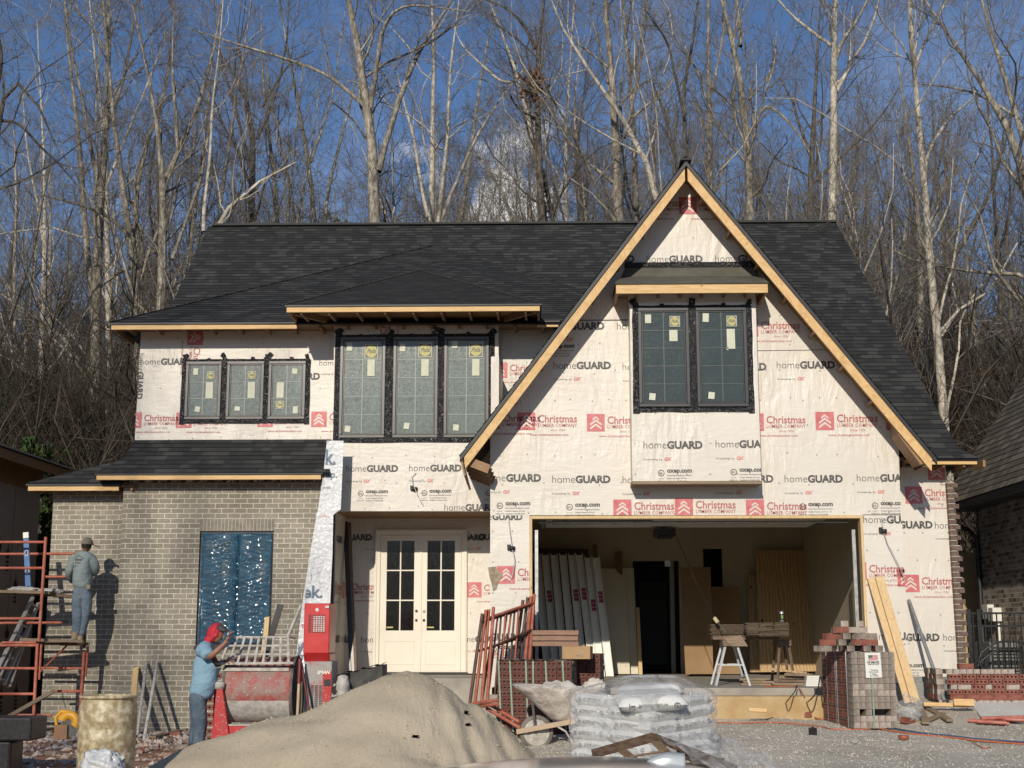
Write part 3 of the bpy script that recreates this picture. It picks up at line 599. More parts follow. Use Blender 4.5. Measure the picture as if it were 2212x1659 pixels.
def tapes(Y, x0, x1, z0, z1, mull, w=.085, ears=1, seed=1):
    r = random.Random(seed); mb = MB()
    def strip(a, b, wd, off=0.0):
        n = 7; a, b = Vector(a), Vector(b); d = (b - a); L = d.length; d /= L; sN = Vector((-d.z, 0, d.x)); vs = []
        for i in range(n + 1):
            p = a + d * L * i / n
            for s_ in (-1, 1): q = p + sN * (wd / 2 * s_ + r.uniform(-.006, .006)); vs.append((q.x, Y - .010 - off + r.uniform(-.004, .004), q.z))
        mb.raw(vs, [(2 * i, 2 * i + 1, 2 * i + 3, 2 * i + 2) for i in range(n)])
    strip((x0 - w * .3, 0, z1 + w * .1), (x1 + w * .3, 0, z1 + w * .15), w * .7); strip((x0 - w * .45, 0, z0 - w), (x0 - w * .35, 0, z1 + w * .3), w, .004); strip((x1 + w * .4, 0, z0 - w), (x1 + w * .4, 0, z1 + w * .3), w, .004)
    for a, b in mull: strip(((a + b) / 2, 0, z0 - w * .3), ((a + b) / 2, 0, z1 + w * .3), max(.06, b - a + .01), .006)
    strip((x0 - w * .9, 0, z0 - w * .3), (x1 + w * .9, 0, z0 - w * .3), w * .95, .008)
    for i in range(ears):
        for xx in [x0 - w * .3, x1 + w * .3] + [(a + b) / 2 for a, b in mull]:
            a_ = r.uniform(-1, 1); strip((xx - .03 * a_, 0, z1 + .02), (xx + .09 * a_, 0, z1 + r.uniform(.09, .15)), w * r.uniform(.6, 1), .012 + .003 * i)
    for a, b in zip([x0] + [m[1] for m in mull], [m[0] for m in mull] + [x1]): c = (a + b) / 2 + r.uniform(-.1, .1); strip((c, 0, z1), (c + r.uniform(-.02, .02), 0, z1 + r.uniform(.05, .08)), .06, .013)
    mb.build('flashing_tape', 'tape', house)
STL = [(.2, .1, .085, .12, 0), (.76, .19, .11, .13, 'P'), (.73, .42, .09, .26, 0), (.3, .87, .08, .09, .2)]
ws = [window(401, 478, 778, 904, YU, 2, 3, 'glass', 'bronze', [(.2, .12, .08, .11, 0), (.76, .2, .13, .13, 'P'), (.73, .5, .12, .27, 0), (.32, .88, .085, .09, .2)])[1],
      window(490, 570, 778, 904, YU, 2, 3, 'glass', 'bronze', [(.72, .2, .13, .13, 'P'), (.72, .5, .12, .27, 0), (.25, .87, .09, .07, .1)])[1],
      window(580, 660, 778, 904, YU, 2, 3, 'glass', 'bronze', [(.76, .12, .09, .09, .1), (.27, .5, .12, .26, 0), (.27, .8, .13, .13, 'P'), (.82, .9, .08, .12, 0)])[1]]
tapes(YU, ws[0][0], ws[2][1], ws[0][2], ws[0][3], [(ws[0][1], ws[1][0]), (ws[1][1], ws[2][0])], ears=2, seed=2)
wb_ = [window(734, 832, 727, 945, YB, 2, 5, 'glass', 'bronze', [(.13, .06, .09, .13, 0), (.73, .11, .22, .24, 'P'), (.73, .29, .12, .28, 0), (.12, .95, .09, .1, .1)])[1],
       window(849, 946, 727, 945, YB, 2, 5, 'glass', 'bronze', [(.13, .07, .09, .13, 0), (.76, .1, .22, .24, 'P'), (.76, .29, .12, .28, 0), (.27, .92, .09, .1, .15)])[1],
       window(959, 1056, 727, 945, YB, 2, 5, 'glass', 'bronze', [(.17, .04, .09, .12, 0), (.76, .1, .22, .24, 'P'), (.76, .29, .12, .28, 0), (.22, .94, .09, .1, .1)])[1]]
tapes(YB, wb_[0][0], wb_[2][1], wb_[0][2], wb_[0][3], [(wb_[0][1], wb_[1][0]), (wb_[1][1], wb_[2][0])], .1, 2, 3)
wg = [window(1379, 1489, 668, 881, YP, 2, 5, 'glassdark', 'blackframe', [(.13, .07, .09, .13, 0), (.78, .10, .15, .16, 'P'), (.74, .26, .12, .17, 0), (.2, .94, .09, .1, .1)], .05)[1],
      window(1504, 1614, 668, 881, YP, 2, 5, 'glassdark', 'blackframe', [(.13, .06, .09, .13, .05), (.76, .10, .15, .16, 'P'), (.73, .3, .12, .3, 0), (.64, .41, .025, .04, 0), (.22, .93, .09, .1, .1)], .05)[1]]
tapes(YP, wg[0][0], wg[1][1], wg[0][2], wg[0][3], [(wg[0][1], wg[1][0])], .095, 2, 5)
mb = MB(); mb.box((pxl + .03, YP - .006, wg[0][2] - .04), (pxr - .05, YP - .004, wg[0][3] + .09)); mb.build('bright_wrap_patch', pm('white under wrap', (.74, .73, .70), (.80, .79, .77), 3, .4, bs=.6, bscale=12, bd=.03), house)
# blue filmed window in brick
def filmmat():
    m, n, l, b = nt('blue protective film'); b.inputs['Base Color'].default_value = (.015, .075, .135, 1); b.inputs['Roughness'].default_value = .12; b.inputs['Coat Weight'].default_value = .9; b.inputs['Coat Roughness'].default_value = .06; b.inputs['Specular IOR Level'].default_value = .5; b.inputs['Alpha'].default_value = .72
    v = mapping(n, l, 'Object', (.42, 1, 2.6), (0, R(8), 0)); w1 = noise(n, l, v, 11, 6, .6, 1.2); w2 = noise(n, l, mapping(n, l, 'Object', (1, 1, 3)), 5, 3)
    l.new(ramp(n, l, w2, [(.3, (.008, .05, .10)), (.7, (.02, .115, .20))]), b.inputs['Base Color'])
    bump(n, l, b, w1, .9, .04); n['Principled BSDF'].inputs['Coat Normal'].default_value; return m
M['film'] = filmmat()
mbw = (wx0 + wx1) / 2; yw = YBR + .05
fw_ = bpy.data.objects.new('window', None); C.objects.link(fw_); fw_.parent = house; fw_.location = Vector((mbw, yw, wz0)) - ORG[house.name]; ORG[fw_.name] = Vector((mbw, yw, wz0)); fw_['label'] = 'tall double window sealed in blue plastic film'
mb = MB()
for a, b, c, d in ((wx0, wx1, wz1 - .05, wz1), (wx0, wx1, wz0, wz0 + .05), (wx0, wx0 + .05, wz0 + .05, wz1 - .05), (wx1 - .05, wx1, wz0 + .05, wz1 - .05), (mbw - .04, mbw + .04, wz0 + .05, wz1 - .05)): mb.box((a, yw, c), (b, yw + .06, d))
mb.build('frame', 'blackframe', fw_, bevel=.005)
mb = MB()
def filmf(x0_, x1_, s):
    rr2 = np.random.default_rng(s); ph = rr2.random(9) * 6
    def f(u, v):
        d = sum(math.sin(v * (33 + 21 * k) + 2.5 * math.sin(u * (2 + 1.3 * k) + ph[k]) + ph[k - 1]) * .0034 for k in range(8)) * (.38 + .62 * abs(math.sin(v * 3.3 + u * 2.5 + ph[8])) ** 1.5) * (.45 + .55 * math.sin(u * 3.14)); return (x0_ + (x1_ - x0_) * u, yw - .05 + d + .012 * math.sin(u * 9 + v * 2), wz0 + .04 + (wz1 - wz0 - .07) * v)
    return f
mb.grid(filmf(wx0 + .03, mbw + .002, 1), 26, 260); mb.grid(filmf(mbw - .002, wx1 - .03, 2), 26, 260); mb.build('protective_film', 'film', fw_); mb = MB(); mb.grid(lambda u, v: (mbw - .05 + .07 * u + .012 * math.sin(v * 23), yw - .075 + .008 * math.sin(v * 61 + u * 3), wz0 + .04 + (wz1 - wz0 - .08) * v), 3, 80); mb.build('film_overlap', 'film', fw_)
for a_, b_ in ((wx0 + .05, mbw - .04), (mbw + .04, wx1 - .05)):
    mb = MB(); mb.box((a_, yw + .03, wz0 + .05), (b_, yw + .04, wz1 - .05)); mb.build('pane', pm('milky blue glass', (.20, .30, .34), (.28, .38, .42), 1.5, .2), fw_)
    stick(fw_, yw + .026, a_ + .10, wz1 - .22, .12, .14); stick(fw_, yw + .026, b_ - .14, wz1 - .24, .16, .16, circ=True); stick(fw_, yw + .026, b_ - .14, wz1 - .62, .12, .30)
mb = MB(); mb.box((wx0 - .02, YBR - .015, wz0 - .06), (wx1 + .0, YBR + .1, wz0 - .003)); mb.build('sill', ['black'], fw_)
# ---------------------------------------------------------------- front double door
dx0, dx1 = X(808, 1300, YD), X(1009, 1300, YD); dz0, dz1 = Z(1452, YD), Z(1143, YD)
mb = MB(); t_ = .10
mb.box((dx0, YD - .05, dz0), (dx0 + t_, YD - .006, dz1)); mb.box((dx1 - t_, YD - .05, dz0), (dx1, YD - .006, dz1)); mb.box((dx0 + t_, YD - .05, dz1 - t_), (dx1 - t_, YD - .006, dz1)); mb.box((dx0 + .015, YD - .065, dz0), (dx0 + .045, YD - .051, dz1 - .015)); mb.box((dx1 - .045, YD - .065, dz0), (dx1 - .015, YD - .051, dz1 - .015)); mb.box((dx0 + .015, YD - .0655, dz1 - .045), (dx1 - .015, YD - .0515, dz1 - .015))
mb.build('door_casing', 'doorwhite', house, bevel=.004)
mb = MB(); mb.box((dx0 - .02, YD - .12, dz0 - .05), (dx1 + .02, YD - .004, dz0 - .003)); mb.build('door_sill', 'black', house)
for k in range(2):
    xa = dx0 + t_ + .004 if k == 0 else (dx0 + dx1) / 2 + .004; xb = (dx0 + dx1) / 2 - .004 if k == 0 else dx1 - t_ - .004; yd = YD - .03; zt = dz1 - t_ - .004
    lf = bpy.data.objects.new('front_door', None); C.objects.link(lf); lf.parent = house; lf.location = Vector((xa, yd, dz0)) - ORG[house.name]; ORG[lf.name] = Vector((xa, yd, dz0)); lf['label'] = ('left' if k == 0 else 'right') + ' leaf of the cream double front door with six panes'
    st = .108; gz0, gz1 = Z(1362, YD), Z(1168, YD); mb = MB()
    mb.box((xa, yd, dz0), (xb, yd + .02, gz0)); mb.box((xa, yd, gz1), (xb, yd + .02, zt)); mb.box((xa, yd, gz0), (xa + st, yd + .02, gz1)); mb.box((xb - st, yd, gz0), (xb, yd + .02, gz1))
    pz0, pz1 = Z(1436, YD), Z(1384, YD); e = .012
    for a, b, c, d in ((xa + st - .02, xb - st + .02, pz0, pz0 + e), (xa + st - .02, xb - st + .02, pz1 - e, pz1), (xa + st - .02, xa + st - .02 + e, pz0 + e, pz1 - e), (xb - st + .02 - e, xb - st + .02, pz0 + e, pz1 - e)): mb.box((a, yd - .007, c), (b, yd - .0005, d))
    mc = (xa + xb) / 2; mb.box((mc - .012, yd - .002, gz0), (mc + .012, yd + .017, gz1))
    for j in (1, 2): zz = gz0 + (gz1 - gz0) * j / 3; mb.box((xa + st, yd - .003, zz - .011), (xb - st, yd + .018, zz + .011))
    mb.build('door_leaf', 'doorwhite', lf, bevel=.004)
    mb = MB(); mb.box((xa + st, yd + .008, gz0), (xb - st, yd + .014, gz1)); mb.build('pane', 'doorglass', lf)
    mb = MB(); mb.box((xa + st + .01, yd + .004, gz0 + .04), (xa + st + .12, yd + .007, gz0 + .065)); mb.build('tag', 'yellow', lf)
    hx = (xb - .06) if k == 0 else (xa + .06)
    for j, zz in enumerate((Z(1320, YD), Z(1340, YD))):
        mb = MB(); mb.lathe([(.024, 0), (.024, -.006)] if not (k == 1 and j == 0) else [(.027, 0), (.025, -.012), (.012, -.016)], (hx, yd - .001, zz), 14, 0, False, 'Y'); mb.build('lock_hole' if not (k == 1 and j == 0) else 'lock', 'black' if not (k == 1 and j == 0) else 'steel', lf)
mb = MB(); mb.box(((dx0 + dx1) / 2 - .02, YD - .045, dz0), ((dx0 + dx1) / 2 + .02, YD - .031, dz1 - t_ - .005)); mb.build('astragal', 'doorwhite', house, bevel=.003)
# ---------------------------------------------------------------- roofs
def clipv(poly, v0, v1):
    def cut(q, lim, keep_above):
        o = []
        for j in range(len(q)):
            p, r = q[j], q[(j + 1) % len(q)]; sp, sr = (p[1] - lim, r[1] - lim) if keep_above else (lim - p[1], lim - r[1])
            if sp >= 0: o.append(p)
            if (sp > 0 and sr < 0) or (sp < 0 and sr > 0): t = sp / (sp - sr); o.append((p[0] + (r[0] - p[0]) * t, lim))
        return o
    q = cut(poly, v0, True)
    return cut(q, v1, False) if len(q) > 2 else []
def roof(name, planes, mat='shingle', parent=None, exp=.143, lift=.011, under=.03, label=None):
    mb = MB(); parent = parent or house; rj = random.Random(7)
    for pts in planes:
        P = [Vector(p) for p in pts]; nrm = (P[1] - P[0]).cross(P[2] - P[0]).normalized()
        if nrm.z < 0: nrm = -nrm; P = P[::-1]
        u = Vector((-nrm.y, nrm.x, 0)); u = u.normalized() if u.length > 1e-4 else Vector((1, 0, 0)); v = nrm.cross(u)
        if v.z < 0: v = -v; u = -u
        o = min(P, key=lambda p: p.z); q = [((p - o).dot(u), (p - o).dot(v)) for p in P]; vmax = max(a[1] for a in q); k = 0
        f3 = lambda a, h: o + u * a[0] + v * a[1] + nrm * h
        while k * exp < vmax - 1e-3:
            s = clipv(q, k * exp, min(vmax, (k + 1) * exp))
            if len(s) > 2:
                fr = [(a[1] - k * exp) / exp for a in s]; top = [f3(a, lift * (1 - t) + .002) for a, t in zip(s, fr)]
                mb.face(top, 0, [(a[0] , k + .5) for a in s])
                for i in range(len(s)):
                    j = (i + 1) % len(s)
                    if fr[i] < 1e-4 and fr[j] < 1e-4: mb.face([f3(s[i], -.002), f3(s[j], -.002), top[j], top[i]], 1)
            k += 1
        mb.prism([p - nrm * .004 for p in P], -nrm * under, 1)
    o = mb.build(name, [mat, 'blackmat' if mat == 'shingle' else mat], parent)
    if label: o['label'] = label
    return o
eR = at(2112, 992, 20.45); z_e, Y_e, S_m = eR.z + .03, 20.45, .78
mainp = lambda x, y: onp(x, y, z_e, S_m, Y_e)
ezA = at(240, 695, 21.75).z
apA = mainp(938, 530); S_a = (apA.z - ezA) / (apA.y - 21.75); aA = at(236, 697, 21.75); aB = at(1490, 697, 21.75)
bk = lambda p: Vector((p.x, Y_e + (p.z - z_e) / S_m + .05, p.z))
Lm = mainp(450, 489); Rm = mainp(1806, 481); 
low_l = mainp(372, 656); cut_l = Lm + (low_l - Lm) * 1.25
yv = cut_l.y
pr_ = mainp(2065, 962); pe = mainp(2076, 984)
mid = Vector((X(1500, 700, yv), yv, cut_l.z))
Mx = 1482
roof('main_roof', [[Vector((cut_l.x, yv, cut_l.z)), Vector((X(1700, 500, yv), yv, cut_l.z)), Rm, Lm],
                   [Vector((X(1700, 500, yv), yv, cut_l.z)), Vector((X(1760, 990, Y_e), Y_e, z_e)), pe, pr_, Rm]])
# ridge cap
mb = MB(); mb.bar(Lm + Vector((.1, .0, .015)), Rm + Vector((0, 0, .015)), .2, .05); 
x_ = Lm.x
mb.build('ridge_cap', 'shingle', house, bevel=.01)
mb = MB(); back = 6.0; mb.prism([Lm + Vector((0, 0, -.04)), Rm + Vector((0, 0, -.04)), Rm + Vector((.5, back, -4.6)), Lm + Vector((-.5, back, -4.6))], (0, 0, -.05)); mb.build('rear_roof', 'shingle', house)
vA = bk(aA); vA2 = bk(aB)
roof('front_hip_roof', [[aA, aB, apA], [aA, apA, vA], [aB, vA2, apA]])
bA, bB = at(614, 659, 21.0), at(1168, 657, 21.0); bB.z = bA.z
apB = onp(908, 584, ezA, S_a, 21.75); bkA = lambda p: Vector((p.x, 21.75 + (p.z - ezA) / S_a + .02, p.z))
roof('bay_hip_roof', [[bA, bB, apB], [bA, apB, bkA(bA)], [bB, bkA(bB), apB]])
for p_, q_ in ((aA, apA), (bA, apB), (bB, apB)):
    mb = MB(); n_ = 30; d_ = (q_ - p_)
    for k in range(n_): mb.bar(p_ + d_ * (k / n_) + Vector((0, 0, .018)), p_ + d_ * ((k + .96) / n_) + Vector((0, 0, .006)), .11, .01)
    mb.build('hip_cap', 'shingle', house)
# eave fascias
def fascia(name, px0, px1, py0, py1, Y, ret0=0, ret1=0, drip=True, m='pineX', label=None, thick=.04):
    a, b = at(px0, py1, Y), at(px1, py1, Y); zt = Z(py0, Y, (px0 + px1) / 2); zb = Z(py1, Y, (px0 + px1) / 2); mb = MB(); mb.box((a.x, Y, zb), (b.x, Y + thick, zt))
    o = mb.build(name, m, house, bevel=.003)
    if drip: mb = MB(); mb.box((a.x - .03, Y - .02, zt + .001), (b.x + .03, Y + .05, zt + .035)); mb.build('drip_edge', 'blackmat', house, bevel=.003)
    mb = MB()
    if ret0: mb.box((a.x, Y + thick + .001, zb), (a.x + thick, Y + ret0, zt))
    if ret1: mb.box((b.x - thick, Y + thick + .001, zb), (b.x, Y + ret1, zt))
    if ret0 or ret1: mb.build(name + '_return', 'soffit', house, bevel=.002)
    return a.x, b.x, zb, zt
def rafters(xa, xb, Y0, Y1, z, n, drop=.062, slope=.0, m='soffit'):
    mb = MB()
    for k in range(n): x_ = xa + (xb - xa) * (k + .5) / n; mb.box((x_, Y0, z - drop), (x_ + .038, Y1, z - .002))
    mb.box((xa + .041, Y0, z), (xb - .041, Y1, z + .012)); mb.build('rafter_tails', m, house)
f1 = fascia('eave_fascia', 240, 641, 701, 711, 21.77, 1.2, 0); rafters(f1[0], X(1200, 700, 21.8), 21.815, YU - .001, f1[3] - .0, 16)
fascia('eave_fascia', 1160, 1206, 697, 706, 21.77, 0, 0)
f2 = fascia('bay_fascia', 619, 1166, 662, 673, 21.02, 1.0, 1.0)
mb = MB()
for k in range(9): x_ = f2[0] + (f2[1] - f2[0]) * (k + .5) / 9; mb.bar((x_, 21.065, f2[3] - .06), (x_, YB - .01, f2[3] - .02), .038, .09)
mb.box((f2[0] + .042, 21.062, f2[3] + .001), (f2[1] - .042, YU + .1, f2[3] + .013)); mb.bar((f2[0] + .05, 21.07, f2[2] + .03), (X(722, 690, YB), YB - .02, f2[2] + .04), .038, .09); mb.bar((f2[1] - .05, 21.07, f2[2] + .03), (X(1076, 690, YB), YB - .02, f2[2] + .04), .038, .09); mb.build('bay_rafter_tails', 'soffit', house)
# low left roofs
lf_ = fascia('low_fascia', 208, 693, 1026, 1036, 21.40, .4, 0); rafters(lf_[0], lf_[1], 21.445, YBR + .2, lf_[3], 16)
l2 = fascia('low_fascia', 60, 256, 1050, 1060, 21.62, .4, 0); rafters(l2[0], l2[1] + .3, 21.665, YBL + .2, l2[3], 7)
e0, e1 = at(200, 1023, 21.38), at(712, 1018, 21.38); e1.z = e0.z; zwl = at(500, 950, YU).z
slp = (zwl - e0.z) / (YU - 21.38); lowp = lambda x, y: onp(x, y, e0.z, slp, 21.38)
t0, t1 = lowp(291, 951), lowp(716, 948); k0 = lowp(268, 990)
roof('low_roof', [[e0, e1, t1, t0, k0]])
e2, e3 = at(60, 1044, 21.6), at(262, 1044, 21.6); e3.z = e2.z; k1 = onp(270, 992, e2.z, slp * .9, 21.6); k2 = onp(262, 1040, e2.z, slp * .9, 21.6)
roof('low_side_roof', [[e2, e3, Vector((k1.x + .4, k1.y, k1.z)), k1]])
# gable roof
YF = 19.6
pk = at(1482, 346, YF); gl, grr = at(993, 985, YF), at(2024, 990, YF)
ybk = Y_e + (pk.z - z_e) / S_m
def gbk(p): return Vector((p.x, max(YF + .2, Y_e + (p.z - z_e) / S_m), p.z))
pkb = Vector((pk.x, ybk, pk.z))
lb = Vector((gl.x, 22.6, gl.z)); rb = Vector((grr.x, 20.6, grr.z))
roof('gable_roof', [[pk, gl, lb, pkb], [grr, pk, pkb, rb]])
mb = MB(); mb.bar(pk + Vector((0, -.03, .01)), pkb + Vector((0, 0, .01)), .16, .03); mb.build('ridge_cap', 'shingle', house)
# rake boards + drip edge
def along(a, b, t): return a + (b - a) * t
for sgn, lo in ((-1, gl), (1, grr)):
    d = (lo - pk).normalized(); nrm = Vector((d.z, 0, -d.x)) * (1 if d.x < 0 else -1)      # towards below
    if nrm.z > 0: nrm = -nrm
    mb = MB(); s0 = pk; w_ = .122
    L_ = (lo - pk).length - .05
    a0 = Vector((pk.x + sgn * .018, YF + .02, 0)); 
    ztp = lambda x, off: pk.z + (x - pk.x) * d.z / d.x - off / abs(d.x)
    xe = lo.x - sgn * .06
    pts = [Vector((pk.x + sgn * .02, YF + .02, ztp(pk.x + sgn * .02, .053))), Vector((xe, YF + .02, ztp(xe, .053))), Vector((xe - sgn * .02, YF + .02, ztp(xe - sgn * .02, .053 + w_))), Vector((pk.x + sgn * .02, YF + .02, ztp(pk.x + sgn * .02, .053 + w_)))]
    mb.prism(pts, (0, .04, 0)); o = mb.build('rake_board', woodmat('rake pine', (.54, .32, .12), (.67, .44, .195), (.73, .51, .26), (2, 5, 2)), house, bevel=.003)
    mb = MB(); pts = [Vector((pk.x, YF - .005, ztp(pk.x, .015))), Vector((lo.x, YF - .005, ztp(lo.x, .015))), Vector((lo.x, YF - .005, ztp(lo.x, .051))), Vector((pk.x, YF - .005, ztp(pk.x, .051)))]
    mb.prism(pts, (0, .06, 0)); mb.build('rake_drip_edge', 'blackmat', house)
    # soffit deck and lookouts under the overhang
    mb = MB(); q0_, q1_ = pk + nrm * .045, lo + nrm * .045
    mb.prism([Vector((p.x, YF + .065, p.z)) for p in (q0_, q1_, lo + nrm * .058, pk + nrm * .058)], (0, YG - YF - .07, 0))
    for k in range(8):
        c = along(pk, lo, .1 + .115 * k) + nrm * .10; mb.bar((c.x, YF + .065, c.z), (c.x, YG - .002, c.z), .075, .038, up=d)
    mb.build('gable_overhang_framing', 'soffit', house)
# stepped tail boards at the lower ends of the gable
mb = MB()
for k in range(5):
    c = gl + Vector((.06 + .02 * k, .12 + .13 * k, -.12 - .04 * k)); mb.bar(c + Vector((0, 0, .08)), c + Vector((.36, 0, -.06)), .035, .13, up=(0, 0, 1))
mb.prism([gl + Vector((0, .03, -.04)), gl + Vector((.06, .03, -.28)), gl + Vector((.10, .7, -.42)), gl + Vector((.0, .7, -.05))], (.03, 0, 0)); mb.build('gable_tail_framing', 'soffit', house)
mb = MB(); mb.prism([at(*v, 20.12) for v in ((1942, 922), (1996, 1001), (1974, 1004), (1942, 962))], (0, .04, 0)); mb.build('gable_tail_board', 'pineX', house)
mb = MB(); mb.prism([at(*v, 19.67) for v in ((1940, 905), (2014, 996), (1988, 1003), (1940, 938))], (0, .42, 0)); mb.build('gable_tail_framing', 'soffit', house)
# right eave fascia
fr_ = fascia('right_fascia', 1985, 2111, 993, 1003, 20.47, 0, 1.2); 
mb = MB(); mb.box((X(1940, 1000, 20.5), 20.52, fr_[3] + .001), (fr_[1] - .042, YR + .2, fr_[3] + .012))
for k in range(5): x_ = X(1950, 1000, 20.5) + k * .3; mb.box((x_, 20.52, fr_[3] - .1), (x_ + .038, YR, fr_[3] - .001))
mb.build('right_soffit', 'soffit', house)
roof('right_eave_flare', [[at(1990, 991, 20.43), at(2116, 991, 20.43), mainp(2067, 966), mainp(2020, 962)], [at(2116, 991, 20.43), Vector((at(2116, 991, 20.43).x, 22.5, fr_[3] + .03)), mainp(2067, 966)]])
mb = MB(); mb.box((xgr - .13, YG + .125, -.2), (xgr - .01, YR + .1, Z(1000, YG))); mb.build('gable_side_wall', 'wrapflat', house)
# loose wrap flap at the bay corner
YT = 21.48
fp = [(706, 952), (742, 955), (736, 1106), (720, 1112), (713, 1300), (690, 1470), (660, 1492), (630, 1480), (652, 1310), (684, 1120)]
mb = MB(); P3 = [at(a, b, YT) for a, b in fp]
cuts = [(952, 706, 742), (1010, 700, 740), (1100, 687, 736), (1112, 684, 720), (1200, 669, 718), (1310, 652, 713), (1400, 642, 702), (1485, 632, 688)]
rr = random.Random(3)
for i in range(len(cuts) - 1):
    (ya, a0, a1), (yb_, b0, b1) = cuts[i], cuts[i + 1]
    for k in range(4): 
        f = lambda p, q, t: p + (q - p) * t
        mb.face([at(f(b0, b1, k / 4), yb_, YT), at(f(b0, b1, (k + 1) / 4), yb_, YT), at(f(a0, a1, (k + 1) / 4), ya, YT), at(f(a0, a1, k / 4), ya, YT)], 0)
pr = Print([(p.x, p.z) for p in [at(632, 1485, YT), at(688, 1485, YT), at(718, 1200, YT), at(742, 952, YT), at(706, 952, YT)]])
def TX(t, px, py, wpx, m, bold=.03, hs=1.0):
    a = at(px, py, YT); pr.text(t, a.x, a.z, (at(px + wpx, py, YT) - a).length, m, bold, 3, 0, hs)
TX('k.', 703, 1003, 22, 8, .03, 1.35); TX('rap.', 697, 1032, 31, 8, .02); TX('ek.', 655, 1291, 42, 8, .03, 1.0); TX('Ty', 610, 1410, 50, 8, .03); TX('om', 632, 1425, 28, 8, .03); TX('NT', 640, 1358, 18, 4, .02); TX('Tyvek', 690, 1056, 24, 2, 0); TX('INTHEUS', 690, 1118, 22, 5, 0); TX('HomeWrap', 636, 1446, 40, 2, 0)
pr.emit(mb, lambda u, v: Vector((u, YT, v)), (0, -1, 0)); mb.build('loose_wrap_flap', ['tyvek'] + INKS, house)
# wires with boxes on the walls
def wirebox(px, py, Y, path, dark=True):
    a = at(px, py, Y); a.y -= .03; mb = MB(); mb.tube([at(x, y, Y) + Vector((0, -.02 - .02 * i, 0)) for i, (x, y) in enumerate(path)], .006, 5, 1); mb.lathe([(.045, .0), (.048, .02), (.048, .05), (.03, .055)], (a.x, a.y, a.z - .03), 12, 0); mb.box((a.x - .07, a.y - .03, a.z - .02), (a.x - .02, a.y + .02, a.z + .05), 0); o = mb.build('light_wiring_box', ['blackmat', 'steel'] , house)
wirebox(896, 1056, YB, [(899, 1022), (890, 1030), (892, 1045), (897, 1056), (905, 1075), (912, 1087)])
wirebox(1106, 1184, YG, [(1098, 1118), (1102, 1150), (1106, 1182), (1112, 1210), (1108, 1240), (1098, 1250)])
wirebox(1908, 1147, YG, [(1903, 1118), (1906, 1145), (1915, 1175), (1935, 1215), (1951, 1250)])
mb = MB(); c = at(1068, 1250, YG - .01)
pts = [(-14, 24), (4, 26), (10, 14), (18, 10), (14, 0), (8, -8), (4, -22), (-3, -26), (-6, -10), (-10, 2)]; k_ = YG / F
mb.face([(c.x + x * k_, c.y - .005, c.z + y * k_) for x, y in pts]); mb.build('mud_patch', pm('dried mud', (.25, .20, .13), (.4, .34, .25), 20, .9, bs=.8, bscale=50), house)
# ================================================================ neighbours
XN = 8.0
nb = empty('neighbour_house', (XN + 2, 24, -.3), 'finished dark brown brick house with grey brown shingle roof at the right edge', 'house')
mb = MB(); yf, yn = 25.5, 14.5; ze = .95 + .0895 * 25.3
mb.box((XN, yn + 6, -.5), (XN + 5, yf, ze + .0)); mb.build('wall', brickmat('neighbour brick', (.12, .09, .07), (.50, .43, .36), (.62, .57, .48), .2032, .0794, .006, 'YZ'), nb)
mb = MB(); mb.box((XN - .5, yn + 5, ze - .05), (XN - .001, yf + .3, ze)); mb.build('soffit', 'black', nb)
mb = MB(); mb.box((XN - .62, yn + 5, ze - .10), (XN - .50, yf + .32, ze + .03)); mb.build('gutter', 'black', nb, bevel=.02)
mb = MB(); mb.tube([(XN - .52, yf + .1, ze - .10), (XN - .5, yf + .1, ze - .25), (XN - .2, yf - .05, ze - .42), (XN - .06, yf - .06, ze - .6), (XN - .06, yf - .06, -.2)], .045, 8); mb.build('downspout', 'black', nb)
rz = ze + .03; S3 = 1.45; far = Vector((XN - .62, yf + .35, rz))
roof('roof', [[Vector((XN - .62, yn + 5, rz)), far, far + Vector((2.4, -.35, 2.4 * S3)), Vector((XN - .62 + 2.4, yn + 6.5, rz + 2.4 * S3))]], 'shinglebrown', nb)
mb = MB(); mb.box((XN + .0, yf + .001, -.5), (XN + 5, yf + .1, ze)); mb.prism([Vector((XN - .5, yf + .3, ze)), Vector((XN + 1.7, yf + .1, ze + 3.2)), Vector((XN + 4.5, yf + .1, ze))], (0, .05, 0)); mb.build('gable_end', 'brickdark', nb)
p = at(2112, 1325, 24.6); mb = MB(); mb.box((XN - .12, 24.9, p.z - .10), (XN - .002, 25.2, p.z + .16)); mb.box((XN - .16, 24.5, p.z - .14), (XN - .002, 24.75, p.z + .10)); mb.box((XN - .05, 24.6, p.z - .8), (XN - .01, 24.64, p.z - .14)); mb.build('meter_box', 'white', nb, bevel=.01)
acx = X(2175, 1400, 24.2); ac = empty('air_conditioner', (acx, 24.2, -.35), 'grey outdoor air conditioning unit behind the black iron fence', 'air conditioner')
mb = MB(); mb.box((acx - .42, 23.8, -.32), (acx + .55, 24.6, .78)); mb.build('cabinet', pm('grey metal', (.16, .165, .165), (.2, .2, .2), 4, .5), ac, bevel=.02)
mb = MB()
for k in range(18): mb.box((acx - .40, 23.785, -.26 + k * .055), (acx + .53, 23.799, -.24 + k * .055))
mb.build('louvre', 'black', ac)
